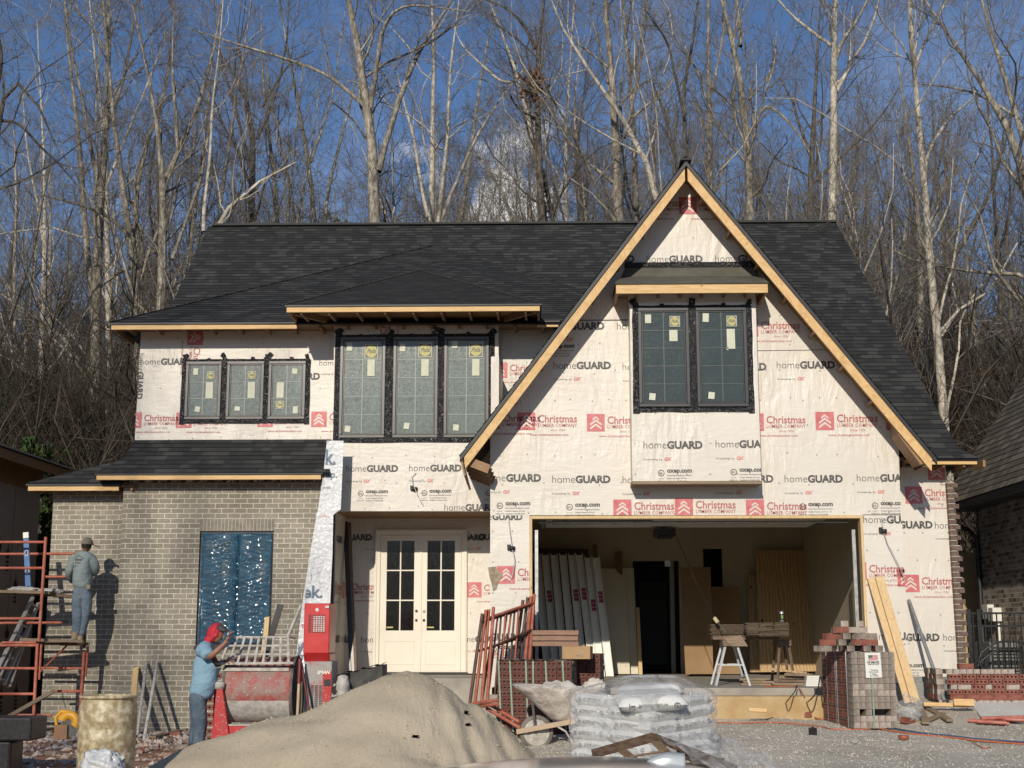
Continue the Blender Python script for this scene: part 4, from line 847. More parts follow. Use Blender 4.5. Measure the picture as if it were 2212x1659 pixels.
# iron fence
YFn = 22.3; fz0, fz1 = Z(1445, YFn), Z(1325, YFn)
fn_ = empty('iron_fence', (X(2160, 1440, YFn), YFn, fz0), 'black iron picket fence with arched lower panel between the two houses', 'fence')
mb = MB(); xa, xb = X(2092, 1400, YFn), X(2300, 1400, YFn)
for zz in (fz1, fz1 - .2, fz0 + .1): mb.box((xa, YFn - .015, zz - .016), (xb, YFn + .015, zz + .016))
mb.build('rail', 'black', fn_)
for k in range(17):
    xx = xa + (xb - xa) * k / 16; mb = MB(); mb.box((xx - .009, YFn - .009, fz0), (xx + .009, YFn + .009, fz1 + (.0 if k else .0))); mb.build('picket', 'black', fn_)
for px in (2096, 2118): xx = X(px, 1400, YFn - .05); mb = MB(); mb.box((xx - .035, YFn - .085, fz0 - .1), (xx + .035, YFn - .02, fz1 + .06)); mb.build('post', 'black', fn_, bevel=.006)
mb = MB()
for r_ in (.0, .16):
    mb.tube([at(2113 + r_ * 30, 1440, YFn - .4) + Vector((0, 0, r_ * .2))] + [at(2118 + 70 * t, 1412 - 26 * math.sin(min(1, t * 1.5) * 1.57) + r_ * 110, YFn - .4) for t in [i / 10 for i in range(14)]], .016, 6)
for k in range(9): xx = X(2120 + k * 12, 1420, YFn - .4); mb.box((xx - .008, YFn - .41, fz0), (xx + .008, YFn - .39, Z(1392 - 4 * min(k, 3) , YFn - .4)))
mb.build('arched_panel', 'black', fn_)
mb = MB(); mb.box((X(2074, 1200, 27), 27, -.5), (X(2135, 1200, 27), 27.2, Z(1195, 27))); tag(mb.build('retaining_wall', 'clay'), 'tan block retaining wall seen in the gap behind the iron fence', 'wall')
# left neighbour
XL = -9.6
nl = empty('neighbour_house', (XL - 2, 24, -.6), 'unfinished house at the left edge with dark sheathing boards and bare wood eave', 'house')
M['sheath'] = pm('dark brown sheathing board', (.34, .285, .245), (.40, .34, .29), 1.2, .8)
M['logo'] = pm('black stencil ink', (.012, .012, .012), None, rough=.7)
mb = MB(); zt_ = Z(1063, 25.6, 76); mb.box((XL - 4, 20, -.9), (XL, 25.7, zt_), 0)
for k in range(1, 5): mb.box((XL - .001, 25.7 - k * 1.22, -.9), (XL + .003, 25.7 - k * 1.22 + .008, zt_), 1)
for yv_, z_ in ((25.2, 2.35), (24.3, 2.30), (25.35, .95), (24.5, .9), (23.6, 1.1), (25.1, -.15), (24.4, -.15), (24.75, 1.75), (23.9, 2.4)):
    q = [(-.09, .0), (-.06, -.06), (.06, -.06), (.09, .0), (.10, .12), (.055, .05), (.03, .09), (.0, .24), (-.03, .09), (-.055, .05), (-.10, .12)]
    mb.face([(XL + .004, yv_ + a * 1.0, z_ + b) for a, b in q], 1)
    for j, w_ in enumerate((.075, .06, .07)): mb.face([(XL + .004, yv_ - w_, z_ - .10 - j * .07), (XL + .004, yv_ + w_, z_ - .10 - j * .07), (XL + .004, yv_ + w_, z_ - .14 - j * .07), (XL + .004, yv_ - w_, z_ - .14 - j * .07)], 1)
mb.build('wall', ['sheath', 'logo'], nl)
mb = MB(); mb.box((XL - .1, 20, zt_ + .001), (XL + .02, 25.75, zt_ + .42)); mb.build('header_beam', 'soffit', nl)
mb = MB(); p0, p1 = at(0, 957, 22.4), at(137, 1021, 25.6); xo = XL + .62
mb.prism([(XL - .05, 20, zt_ + .45), (xo, 20, zt_ + .30), (xo, 25.9, zt_ + .30), (XL - .05, 25.9, zt_ + .45)], (0, 0, .05)); mb.box((xo, 20, zt_ + .22), (xo + .04, 25.9, zt_ + .38)); mb.build('eave', 'soffit', nl)
mb = MB(); mb.prism([(XL - 3, 20, zt_ + 1.3), (xo + .1, 20, zt_ + .39), (xo + .1, 26, zt_ + .39), (XL - 3, 26, zt_ + 1.3)], (0, 0, .03)); mb.build('roof', 'sheath', nl)
# ================================================================ garage contents
def thing(name, mb, mats, label, cat, group=None, org=None, **k):
    return tag(mb.build(name, mats, org=org, **k), label, cat, group)
plylab = []
def slabq(name, px4, Y0, Y1, mats, label, cat, th=.018, group=None, bevel=0):
    """four px corners (tl tr br bl), top edge at Y1 and bottom edge at Y0"""
    a, b, c, d = at(*px4[0], Y1), at(*px4[1], Y1), at(*px4[2], Y0), at(*px4[3], Y0); mb = MB(); mb.prism([a, b, c, d], (0, th, 0)); return thing(name, mb, mats, label, cat, group, bevel=bevel)
M['ply'] = None
def plymat():
    m, n, l, b = nt('plywood'); b.inputs['Roughness'].default_value = .7; v = mapping(n, l, 'Object', (2.2, 2.2, .55)); w = n.new('ShaderNodeTexWave'); l.new(v, w.inputs[0]); w.inputs['Scale'].default_value = 2.2; w.inputs['Distortion'].default_value = 9; w.inputs['Detail'].default_value = 3; w.inputs['Detail Scale'].default_value = .9
    col = ramp(n, l, w.outputs[0], [(.1, (.38, .24, .11)), (.5, (.46, .30, .145)), (.9, (.52, .36, .185))])
    k = n.new('ShaderNodeTexVoronoi'); l.new(mapping(n, l, 'Object', (3, 3, 2)), k.inputs[0]); k.inputs['Scale'].default_value = 1.3; col = mixc(n, l, ramp(n, l, k.outputs['Distance'], [(.06, 1.0), (.11, 0.0)]), col, (.06, .03, .015)); l.new(col, b.inputs['Base Color']); return m
M['ply'] = plymat(); M['mdf'] = pm('brown cardboard', (.26, .16, .075), (.31, .195, .10), 2, .8); M['beige'] = pm('cream primed panel', (.58, .53, .39), (.64, .59, .45), 3, .5)
slabq('plywood_sheet', [(1632, 1188), (1757, 1188), (1771, 1450), (1642, 1452)], 25.6, 26.3, 'ply', 'large knotty plywood sheet leaning on the back wall of the garage', 'plywood')
slabq('plywood_sheet', [(1616, 1242), (1640, 1242), (1645, 1452), (1620, 1452)], 25.9, 26.4, 'ply', 'narrow dark plywood strip behind the left edge of the large knotty sheet', 'plywood')
slabq('cardboard_sheet', [(1469, 1225), (1535, 1225), (1541, 1456), (1481, 1456)], 24.6, 25.4, 'mdf', 'tall smooth brown sheet right of the dark garage doorway', 'sheet')
slabq('cardboard_sheet', [(1530, 1268), (1597, 1268), (1601, 1456), (1535, 1456)], 25.6, 26.2, 'mdf', 'shorter brown sheet behind the stack of shakes', 'sheet')
slabq('timber_stud', [(1778, 1266), (1785, 1266), (1797, 1448), (1788, 1448)], 25.4, 26.2, 'oldwood', 'long dark timber leaning in the right back corner of the garage', 'timber', .04)
slabq('timber_stud', [(1786, 1292), (1792, 1292), (1806, 1448), (1799, 1448)], 25.2, 26.1, 'oldwood', 'shorter dark timber beside the long one in the garage corner', 'timber', .04)
slabq('timber_stud', [(1280, 1176), (1290, 1176), (1294, 1448), (1285, 1448)], 25.4, 26.3, 'oldwood', 'upright board behind the tops of the white panels in the garage', 'timber', .04)
slabq('timber_stud', [(1329, 1192), (1344, 1190), (1347, 1450), (1333, 1450)], 25.6, 26.3, 'oldwood', 'wide upright board above the cream door slab in the garage', 'timber', .04)
slabq('dark_board', [(1150, 1184), (1271, 1186), (1268, 1440), (1150, 1440)], 25.9, 26.3, pm('dark brown panel', (.06, .035, .022)), 'dark brown panel against the back wall behind the white panels', 'panel')
def doorslab(px4, Y0, Y1, label):
    a, b, c, d = at(*px4[0], Y1), at(*px4[1], Y1), at(*px4[2], Y0), at(*px4[3], Y0); mb = MB(); mb.prism([a, b, c, d], (0, .035, 0)); f = lambda u, v: (a * (1 - u) + b * u) * (1 - v) + (d * (1 - u) + c * u) * v
    root = mb.build('door_slab', 'beige', bevel=.003); tag(root, label, 'door')
    mb = MB(); o = Vector((0, -.006, 0))
    for v0, v1 in ((.06, .48), (.56, .93)):
        for (u0, w0, u1, w1) in ((.14, v0, .86, v0 + .012), (.14, v1 - .012, .86, v1), (.14, v0, .18, v1), (.82, v0, .86, v1)): mb.prism([f(u0, w0) + o, f(u1, w0) + o, f(u1, w1) + o, f(u0, w1) + o], (0, .0055, 0))
    mb.build('moulding', 'beige', root)
doorslab([(1295, 1228), (1350, 1228), (1361, 1456), (1311, 1456)], 25.5, 26.2, 'cream two panel door slab leaning in the garage nearest the white panels')
slabq('door_slab', [(1346, 1227), (1369, 1227), (1379, 1456), (1356, 1456)], 25.7, 26.3, 'beige', 'second cream door slab showing only as a strip behind the first', 'door', .035)
slabq('timber_stud', [(1374, 1312), (1381, 1312), (1388, 1457), (1380, 1457)], 25.4, 26.0, 'pineZ', 'short new wood board beside the dark garage doorway', 'timber', .03)
M['pinklabel'] = pm('dark pink label', (.36, .05, .11), (.42, .08, .14), 30, .5); M['primed'] = pm('primed white board', (.74, .73, .67), (.80, .79, .73), 6, .5)
tops = [1152, 1170, 1189, 1208, 1227, 1243, 1262, 1279]; bots = [1176, 1194, 1212, 1232, 1252, 1274, 1290, 1309]
dirs = ['farthest left of the leaning white panels in the garage', 'second white panel from the left in the garage, with a pink label', 'third white panel from the left in the garage, no label', 'fourth white panel from the left in the garage, no label', 'fifth white panel from the left, its pink label and foot in sunlight', 'sixth white panel from the left, with a pink label, left of the dark gap', 'white panel right of the dark gap with a low pink label', 'rightmost leaning white panel, with a higher pink label']
for k, (t, b_) in enumerate(zip(tops, bots)):
    ty = 1199 + (6 if k > 5 else 0); yb_ = 24.45 + .07 * (7 - k) ; yt_ = yb_ + .6
    tw = 16; a, b, c, d = at(t, ty, yt_), at(t + tw, ty, yt_), at(b_ + tw + 1, 1461, yb_), at(b_, 1461, yb_)
    mb = MB(); mb.prism([a, b, c, d], (0, .018, 0)); root = mb.build('white_panel', 'primed', bevel=.002); tag(root, 'tall ' + dirs[k] if k == 0 else dirs[k], 'panel', 'white panels leaning in the garage')
    mb = MB()
    f = lambda u, v: (a * (1 - u) + b * u) * (1 - v) + (d * (1 - u) + c * u) * v
    for u0, u1 in ((0, .1), (.88, 1)): mb.prism([f(u0, -.015), f(u1, -.015), f(u1, 1), f(u0, 1)], (0, -.035, 0))
    mb.prism([f(.1, .62), f(.88, .62), f(.88, .635), f(.1, .635)], (0, -.014, 0)); mb.build('edge_flange', 'primed', root)
    if k in (1, 4, 5, 6, 7):
        v0 = {1: .30, 4: .29, 5: .28, 6: .36, 7: .29}[k]; mb = MB()
        for j in range(3): mb.prism([f(.25, v0 + j * .034), f(.85, v0 + j * .034), f(.85, v0 + .03 + j * .034), f(.25, v0 + .03 + j * .034)], (0, -.003, 0))
        mb.build('label', 'pinklabel', root)
# sawhorses with shakes
def sawhorse(name, cx, py_top, Y, h, w, mat, label, spread=.16):
    z1 = SZ + h; mb = MB(); root = empty(name, (cx, Y, SZ), label, 'sawhorse')
    MB().box((cx - w / 2, Y - .25, z1 - .09), (cx + w / 2, Y + .25, z1)).build('top_rail', mat[0], root, bevel=.004)
    for sy in (-1, 1):
        for sx in (-1, 1): MB().bar((cx + sx * w * .35, Y + sy * .2, z1 - .09), (cx + sx * (w * .35 + spread), Y + sy * .27, SZ), .03, .03).build('leg', mat[1], root)
        MB().bar((cx - w * .35 - spread * .5, Y + sy * .235, SZ + h * .45), (cx + w * .35 + spread * .5, Y + sy * .235, SZ + h * .45), .02, .02).build('brace', mat[1], root)
    return root
YS = 20.75; sx_ = X(1576, 1400, YS)
M['palemetal'] = pm('pale grey painted metal', (.5, .52, .52), (.6, .61, .6), 8, .4)
sawhorse('sawhorse', sx_, 1370, YS, .66, .26, ('oldwood', 'palemetal'), 'white legged folding sawhorse under the left end of the shake stack')
sx2 = X(1690, 1420, YS + .4)
sawhorse('sawhorse', sx2, 1370, YS + .4, .66, .2, ('oldwood', 'oldwood'), 'old wooden sawhorse under the right end of the shake stack', .06)
zsh = SZ + .66; mb = MB(); mb.box((X(1540, 1380, YS), YS + .0, zsh + .001), (X(1684, 1380, YS), YS + .3, zsh + .05)); thing('timber_plank', mb, 'oldwood', 'thick old plank bridging the two sawhorses under the shakes', 'plank', bevel=.004)
mb = MB(); mb.prism([at(1560, 1376, YS - .27), at(1600, 1372, YS - .27), at(1616, 1396, YS - .27), at(1580, 1396, YS - .27)], (0, .015, 0)); thing('plywood_scrap', mb, 'osb', 'pale offcut of plywood hanging on the white legged sawhorse', 'offcut')
M['shake'] = pm('weathered cedar shake', (.085, .06, .04), (.17, .125, .085), 14, .85, st=(1, 1, 8), bs=.4, bscale=60)
rs = random.Random(8)
for bi, (pa, pb_, ya) in enumerate(((1540, 1660, .0), (1611, 1640, -.25), (1640, 1672, -.27), (1671, 1705, -.24))):
    mb = MB(); x0, x1 = X(pa, 1345, YS + ya), X(pb_, 1345, YS + ya) - .004; z_ = zsh + .052
    for k in range(11 if bi else 10):
        th = rs.uniform(.010, .013); mb.box((x0 + rs.uniform(-.02, .02), YS + ya + rs.uniform(-.035, .02) + (.0 if bi else .28), z_), (x1 + rs.uniform(-.012, .0), YS + ya + .26 + (.3 if bi == 0 else 0), z_ + th)); z_ += th + .007
    lab = ['dark rear run of cedar shakes at the left of the stack on the plank', 'left bundle of grey cedar shakes with a stepped end', 'middle bundle of cedar shakes between two others', 'right bundle of cedar shakes under the drink can'][bi]
    thing('shake_bundle', mb, 'shake', lab, 'shakes', 'bundles of cedar shakes on the sawhorses')
ztopsh = z_
c = at(1688, 1317, YS - .1); c.z = ztopsh + .002
mb = MB(); mb.lathe([(.024, 0), (.033, .01), (.033, .145), (.026, .158), (.024, .16)], c, 18, 0)
mb.lathe([(.0335, .03), (.0335, .12)], c, 18, 1, cap=False)
for k in (-1, 0, 1): mb.prism([(c.x + k * .011 - .003, c.y - .0345, c.z + .055 - .01 * abs(k)), (c.x + k * .011 + .003, c.y - .0345, c.z + .055 - .01 * abs(k)), (c.x + k * .011 + .004, c.y - .0345, c.z + .10), (c.x + k * .011 - .004, c.y - .0345, c.z + .10)], (0, -.002, 0), 2)
thing('drink_can', mb, ['steel', 'black', pm('green print', (.25, .45, .08))], 'tall black energy drink can with green claw mark on the shakes', 'can')
# hanging extension cord with plug
def cable(pts, r, mat, label, cat='cord', name='extension_cord', group=None, n=6):
    P = [Vector(p) for p in pts]; out = []
    for i in range(len(P) - 1):
        p0, p1, p2, p3 = P[max(i - 1, 0)], P[i], P[i + 1], P[min(i + 2, len(P) - 1)]
        for k in range(5):
            t = k / 5; out.append(.5 * ((2 * p1) + (p2 - p0) * t + (2 * p0 - 5 * p1 + 4 * p2 - p3) * t * t + (3 * p1 - p0 - 3 * p2 + p3) * t ** 3))
    out.append(P[-1]); mb = MB(); mb.tube(out, r, n); return thing(name, mb, mat, label, cat, group)
ce = empty('power_cord', at(1550, 1340, 20.9), 'black power cord with pale yellow plug hanging from the opener to the sawhorse', 'cord')
mb = MB(); mb.tube([at(1454, 1140, 22.5), at(1470, 1180, 22.1), at(1500, 1250, 21.6), at(1530, 1310, 21.1), at(1544, 1335, 20.85)], .007, 6); mb.build('cable', 'black', ce)
mb = MB(); mb.bar(at(1543, 1334, 20.85), at(1551, 1345, 20.8), .045, .045); mb.build('plug', pm('pale yellow plug', (.6, .52, .3)), ce, bevel=.008)
mb = MB(); mb.tube([at(1551, 1345, 20.8), at(1560, 1355, 20.6), at(1568, 1366, 20.5)], .007, 6); mb.build('tail_cord', 'steel', ce)
ORD_ = ['first', 'second', 'third', 'fourth', 'fifth', 'sixth', 'seventh', 'eighth']
# pile of sticks and trim on the slab
rs = random.Random(12)
for k in range(9):
    p = at(1596 + rs.random() * 10, 1470 - (k // 3) * 6 - rs.random() * 3, 20.55 + .1 * (k % 3)); q = p + Vector((.36 + rs.random() * .1, rs.uniform(-.1, .1), rs.uniform(-.01, .02))); p.z = q.z = SZ + .02 + .035 * (k // 3)
    mb = MB(); mb.bar(p, q, .035, .028); thing('wood_offcut', mb, 'osb', '%s pale offcut from the bottom in the heap under the white legged sawhorse' % ['lowest', 'second', 'third', 'fourth', 'fifth', 'sixth', 'seventh', 'eighth', 'topmost'][k], 'offcut', 'offcuts heaped under the sawhorse')
for k in range(7):
    yy = 20.7 + .12 * (k % 3); z_ = SZ + .004 + .045 * (k // 2); p0 = Vector((X(1662 + 6 * k, 1460, yy), yy, z_ + .02)); p1 = Vector((X(1752 + 4 * (k % 2), 1468, yy - .2), yy - .25, z_ + .02))
    mb = MB(); mb.bar(p0, p1, .10, .036); thing('trim_board', mb, 'oldwood' if k % 2 else 'osb', '%s board, counted upward, in the low lumber pile right of the sawhorses' % ORD_[k], 'board', 'boards in the low lumber pile')
mb = MB(); p = at(1700, 1446, 21.0); p.z = SZ + .20; mb.obox(Matrix.Translation(p) @ Matrix.Rotation(.12, 4, 'Y') @ Matrix.Rotation(-.3, 4, 'Z'), (.62, .28, .03)); thing('plywood_scrap', mb, 'ply', 'pale sheet scrap lying on top of the low lumber pile', 'offcut')
for k in range(5): mb = MB(); p = at(1742, 1472 - k * 4.5, 20.35); mb.box((p.x - .02 + .004 * k, 20.3, SZ + .004 + k * .03), (p.x + .19, 20.5, SZ + .030 + k * .03)); thing('trim_block', mb, 'white', '%s white trim end from the slab up at the right of the lumber pile' % ORD_[k], 'trim', 'white trim ends on the slab')
# ================================================================ stack of brown boards and box
for k in range(3):
    mb = MB(); y_ = 19.05; mb.box((X(1150, 1380, y_), y_, Z(1396 - k * 12, y_)), (X(1250 - 6 * (k == 1), 1380, y_) + .03 * (k % 2), y_ + .5, Z(1396 - k * 12 - 10.5, y_))); 
    thing('brown_board', mb, pm('reddish brown board', (.22, .12, .075), (.3, .17, .11), 5, .6, st=(1, 1, 6)), ['lowest', 'middle', 'top'][k] + ' reddish brown board stacked behind the cardboard box', 'board', 'brown boards behind the brick pallet', bevel=.006)
# ================================================================ brick pallets
M['clayred'] = pm('red clay brick', (.17, .055, .038), (.27, .10, .07), 9, .9, bs=.4, bscale=70)
M['clayend'] = pm('grey brown brick face', (.13, .10, .08), (.30, .255, .215), 7, .9, bs=.5, bscale=60, st=(1, 1, .6))
M['claypale'] = pm('pale washed brick', (.30, .24, .20), (.44, .38, .33), 9, .9, bs=.4, bscale=60)
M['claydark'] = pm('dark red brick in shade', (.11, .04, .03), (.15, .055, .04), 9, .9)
M['strap'] = pm('green plastic strap', (.20, .28, .20), (.27, .36, .27), 8, .4)
M['wire'] = pm('thin steel strap', (.28, .22, .18), None, rough=.5)
def brickmesh(nm, L, D, H, holes=True, m0='clayred', m1='clayend', n=3):
    """L along x, D along y, H along z; holes (core slots) on the -y face"""
    mb = MB(); g = .002; x, y, z = L / 2 - g, D / 2 - g, H / 2 - g
    if holes:
        hw, hh, dp = L * .075, H * .17, .035; xs = [-L * .29, 0, L * .29] if n == 3 else [-L * .2, L * .2]; cur = -x
        for c_ in xs:
            mb.face([(cur, -y, -z), (c_ - hw, -y, -z), (c_ - hw, -y, z), (cur, -y, z)]); mb.face([(c_ - hw, -y, -z), (c_ + hw, -y, -z), (c_ + hw, -y, -hh), (c_ - hw, -y, -hh)]); mb.face([(c_ - hw, -y, hh), (c_ + hw, -y, hh), (c_ + hw, -y, z), (c_ - hw, -y, z)])
            a = [(c_ - hw, -hh), (c_ + hw, -hh), (c_ + hw, hh), (c_ - hw, hh)]
            for i in range(4): p_, q_ = a[i], a[(i + 1) % 4]; mb.face([(p_[0], -y, p_[1]), (p_[0], -y + dp, p_[1]), (q_[0], -y + dp, q_[1]), (q_[0], -y, q_[1])], 2)
            mb.face([(px_, -y + dp, pz_) for px_, pz_ in a], 2); cur = c_ + hw
        mb.face([(cur, -y, -z), (x, -y, -z), (x, -y, z), (cur, -y, z)])
    else: mb.face([(-x, -y, -z), (x, -y, -z), (x, -y, z), (-x, -y, z)])
    mb.face([(x, -y, -z), (x, y, -z), (x, y, z), (x, -y, z)], 1); mb.face([(-x, y, -z), (-x, -y, -z), (-x, -y, z), (-x, y, z)], 1); mb.face([(-x, -y, z), (x, -y, z), (x, y, z), (-x, y, z)], 1); mb.face([(x, y, -z), (-x, y, -z), (-x, y, z), (x, y, z)]); mb.face([(-x, y, -z), (x, y, -z), (x, -y, -z), (-x, -y, -z)])
    me = bpy.data.meshes.new(nm); me.from_pydata(mb.v, [], mb.f)
    for q in (m0, m1, 'black'): me.materials.append(M[q])
    me.polygons.foreach_set('material_index', mb.m); me.update(); return me
def brickpack(name, A, ang, nx, ny, nz, L, D, H, label, m0, m1, frontset, straps, seed=1, skiprow=(), pivot='fl'):
    """A = front left bottom corner, ang = rotation about z"""
    root = empty(name, A, label, 'brick pallet'); root.rotation_euler = (0, 0, ang); rs = random.Random(seed); ORG[root.name] = Vector((0, 0, 0))
    me = brickmesh('brick', L, D, H, True, m0, m1); cnt = 0; rest = MB()
    for k in range(nz):
        for i in range(nx):
            for j in range(ny):
                if 0 < j and i < nx - 1 and i > 0 and k < nz - 1: continue
                c_ = Vector(((i + .5) * L + rs.uniform(-.004, .004), (j + .5) * D + rs.uniform(-.003, .003) + (rs.uniform(-.008, .004) if j == 0 else 0), (k + .5) * H))
                if (k, i) in skiprow and j < 4: continue
                if j == 0 and cnt < 98:
                    o = bpy.data.objects.new('brick', me); C.objects.link(o); o.parent = root; o.location = c_; o.rotation_euler = (0, 0, rs.uniform(-.02, .02)); cnt += 1
                else: rest.obox(Matrix.Translation(c_ + Vector((rs.uniform(-.004, .004), 0, 0))) @ Matrix.Rotation(rs.uniform(-.03, .03), 4, 'Z'), (L - .005, D - .006, H - .005), 0)
    o = rest.build('bricks', m1, root); o['kind'] = 'stuff'
    W_, Dp, Hh = nx * L, ny * D, nz * H; mb = MB()
    for u in straps:
        x_ = u * W_; r_ = random.Random(int(u * 100)); dx = r_.uniform(.0, .05); mb.raw([(x_ - .011, -.012, 0), (x_ + .011, -.012, 0), (x_ + .011 - dx, -.014, Hh + .006), (x_ - .011 - dx, -.014, Hh + .006), (x_ + .02, Dp, Hh + .006), (x_ + .04, Dp, Hh + .006)], [(0, 1, 2, 3), (3, 2, 5, 4)])
    if straps: mb.build('strap', 'strap', root)
    return root, W_, Dp, Hh
p = gr(1074, 1569); p = at(1074, 1565, 18.0); p.z = G(p.x, 18.0) + .03
L_, D_, H_ = .19, .066, .0762
# left pallet : top at py 1427
tz = Z(1428, 18.0); nzz = 13; Hrow = (tz - p.z) / nzz
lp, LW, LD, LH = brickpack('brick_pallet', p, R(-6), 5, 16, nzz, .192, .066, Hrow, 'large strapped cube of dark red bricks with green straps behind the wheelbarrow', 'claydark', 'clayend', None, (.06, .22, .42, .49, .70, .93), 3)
mb = MB()
for k in range(1, 6): mb.tube([(0, -.010, LH - k * .155 + .08), (LW, -.010, LH - k * .155 + .07), (LW + .008, .5, LH - k * .155 + .07), (LW + .008, LD, LH - k * .155 + .06)], .003, 4)
mb.build('wire_band', 'wire', lp)
mb = MB(); mb.grid(lambda u, v: (u * (LW - .25) - .01, v * .5 - .012 + .02 * math.sin(u * 17), LH + .012 + .008 * math.sin(u * 30 + v * 12)), 24, 8); mb.build('black_plastic_sheet', 'black', lp)
# second pack behind / right (taller ends)
q = lp.matrix_basis @ Vector((LW + .02, .45, 0))
q = Vector((X(1236, 1500, 18.75), 18.75, p.z))
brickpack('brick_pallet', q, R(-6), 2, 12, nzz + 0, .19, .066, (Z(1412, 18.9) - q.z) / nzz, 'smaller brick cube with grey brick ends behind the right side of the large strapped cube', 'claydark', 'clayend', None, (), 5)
# cardboard box
M['carton'] = pm('tan cardboard', (.36, .22, .10), (.42, .27, .135), 3, .7)
bt = p.z + LH + .02; c0 = at(1218, 1405, 18.25); cb = empty('cardboard_box', (c0.x + .18, 18.4, bt), 'tan cardboard box taped shut on top of the large strapped brick cube', 'box')
ORG[cb.name] = Vector((0, 0, 0)); cb.rotation_euler = (0, 0, R(-8)); hb = .165
mb = MB(); mb.box((-.185, -.14, 0), (.185, .2, hb)); mb.build('carton', 'carton', cb, bevel=.004)
mb = MB(); mb.box((-.186, .01, hb + .0005), (.186, .05, hb + .0015)); mb.box((-.187, .01, hb - .05), (-.1855, .05, hb)); mb.build('tape', pm('shiny brown tape', (.4, .27, .12), None, rough=.15), cb)
mb = MB(); [mb.face([(x_, -.1412, z_ + .045) for x_, z_ in r_]) for r_ in ring(.075, 0, .022, .005, 12)]; mb.box((.005, -.1413, .035), (.04, -.1405, .05)); mb.build('printed_mark', 'inklight', cb)
# ---- right pallet : rotated so the grey ends face right-front
p = at(1845, 1562, 18.15); p.z = G(p.x, 18.15) + .02; tz = Z(1408, 18.15); nzr = 12; Hr = (tz - p.z) / nzr
rp = empty('brick_pallet', p, 'tall strapped brick cube with paper tag and loose bricks heaped on top', 'brick pallet'); ORG[rp.name] = Vector((0, 0, 0)); rp.rotation_euler = (0, 0, R(8))
rs = random.Random(21); L2, D2 = .19, .083
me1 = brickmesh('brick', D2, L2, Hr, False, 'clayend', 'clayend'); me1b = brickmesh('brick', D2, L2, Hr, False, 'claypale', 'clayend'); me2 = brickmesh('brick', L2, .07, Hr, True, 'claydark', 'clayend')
for k in range(nzr):
    for i in range(7):
        if k == 2 and i in (1, 3, 4, 5): continue
        o = bpy.data.objects.new('brick', me1b if k in (0, 1, 5, 6) and rs.random() < .6 else me1); C.objects.link(o); o.parent = rp; o.location = ((i + .5) * D2, L2 / 2 + rs.uniform(-.008, .004), (k + .5) * Hr); o.rotation_euler = (0, 0, rs.uniform(-.03, .03)); o.scale = (1, 1, 1)
W2 = 7 * D2; rest = MB()
for k in range(nzr):
    for j in range(5):
        nh = 1
        rest.obox(Matrix.Translation((.045, L2 + (j + .5) * L2 + .01, (k + .5) * Hr)) @ Matrix.Rotation(rs.uniform(-.03, .03), 4, 'Z'), (.09, L2 - .006, Hr - .005), 0)
        for s_ in (-.05, 0, .05): rest.obox(Matrix.Translation((-.0005, L2 + (j + .5) * L2 + .01 + s_, (k + .5) * Hr)), (.006, .026, Hr * .3), 1)
    rest.box((.1, L2 + .01, k * Hr + .002), (W2 - .01, L2 * 6, (k + 1) * Hr - .003), 2)
o = rest.build('bricks', ['clayred', 'black', 'clayend'], rp); o['kind'] = 'stuff'
mb = MB(); mb.box((W2 * .44, -.014, 0), (W2 * .44 + .02, -.010, nzr * Hr + .003)); mb.box((W2 * .44, -.014, nzr * Hr + .003), (W2 * .44 + .02, L2 * 6, nzr * Hr + .006)); mb.build('strap', 'strap', rp)
mb = MB()
for y_ in (.18, .2, .55, .57, .62, .95): mb.tube([(-.006, y_, 0), (-.006, y_, nzr * Hr), (.2, y_, nzr * Hr + .004)], .004, 4)
for k in range(6): mb.tube([(-.006, L2, .1 + k * .16), (-.008, L2 * 6, .1 + k * .16)], .003, 4)
mb.build('wire_band', 'steel', rp)
tg = MB(); tx, tw_, tz_, th_ = W2 * .31, .215, nzr * Hr - .33, .32; tg.face([(tx, -.018, tz_), (tx + tw_, -.020, tz_ + .005), (tx + tw_ - .01, -.016, tz_ + th_), (tx - .005, -.014, tz_ + th_)]); tgo = tg.build('paper_tag', pm('white paper tag', (.72, .72, .68)), rp)
tg = MB(); yy = -.022
def ttx(t, x, z, w, m, bold=.02): vs, fs, W_ = glyphs(t, bold, 1); k = w / W_; tg.raw([(tx + x + v[0] * k, yy, tz_ + z + v[1] * k) for v in vs], fs, m)
ttx('US BRICK', .02, .185, .17, 0, .05); ttx('AMERICAN MADE', .03, .165, .15, 0); ttx('1 Tumbled', .05, .09, .11, 0); ttx('4071612075', .04, .065, .13, 0); ttx('7 Flagler', .06, .04, .09, 0); ttx('Tan 102355', .05, .017, .12, 0)
for k in range(5): tg.face([(tx + .04, yy, tz_ + .225 + k * .014), (tx + .17, yy, tz_ + .225 + k * .014), (tx + .17, yy, tz_ + .233 + k * .014), (tx + .04, yy, tz_ + .233 + k * .014)], 1)
tg.face([(tx + .04, yy - .001, tz_ + .255), (tx + .095, yy - .001, tz_ + .255), (tx + .095, yy - .001, tz_ + .289), (tx + .04, yy - .001, tz_ + .289)], 2)
tg.build('tag_print', ['ink', 'redink', pm('dark green print', (.05, .16, .12))], tgo)
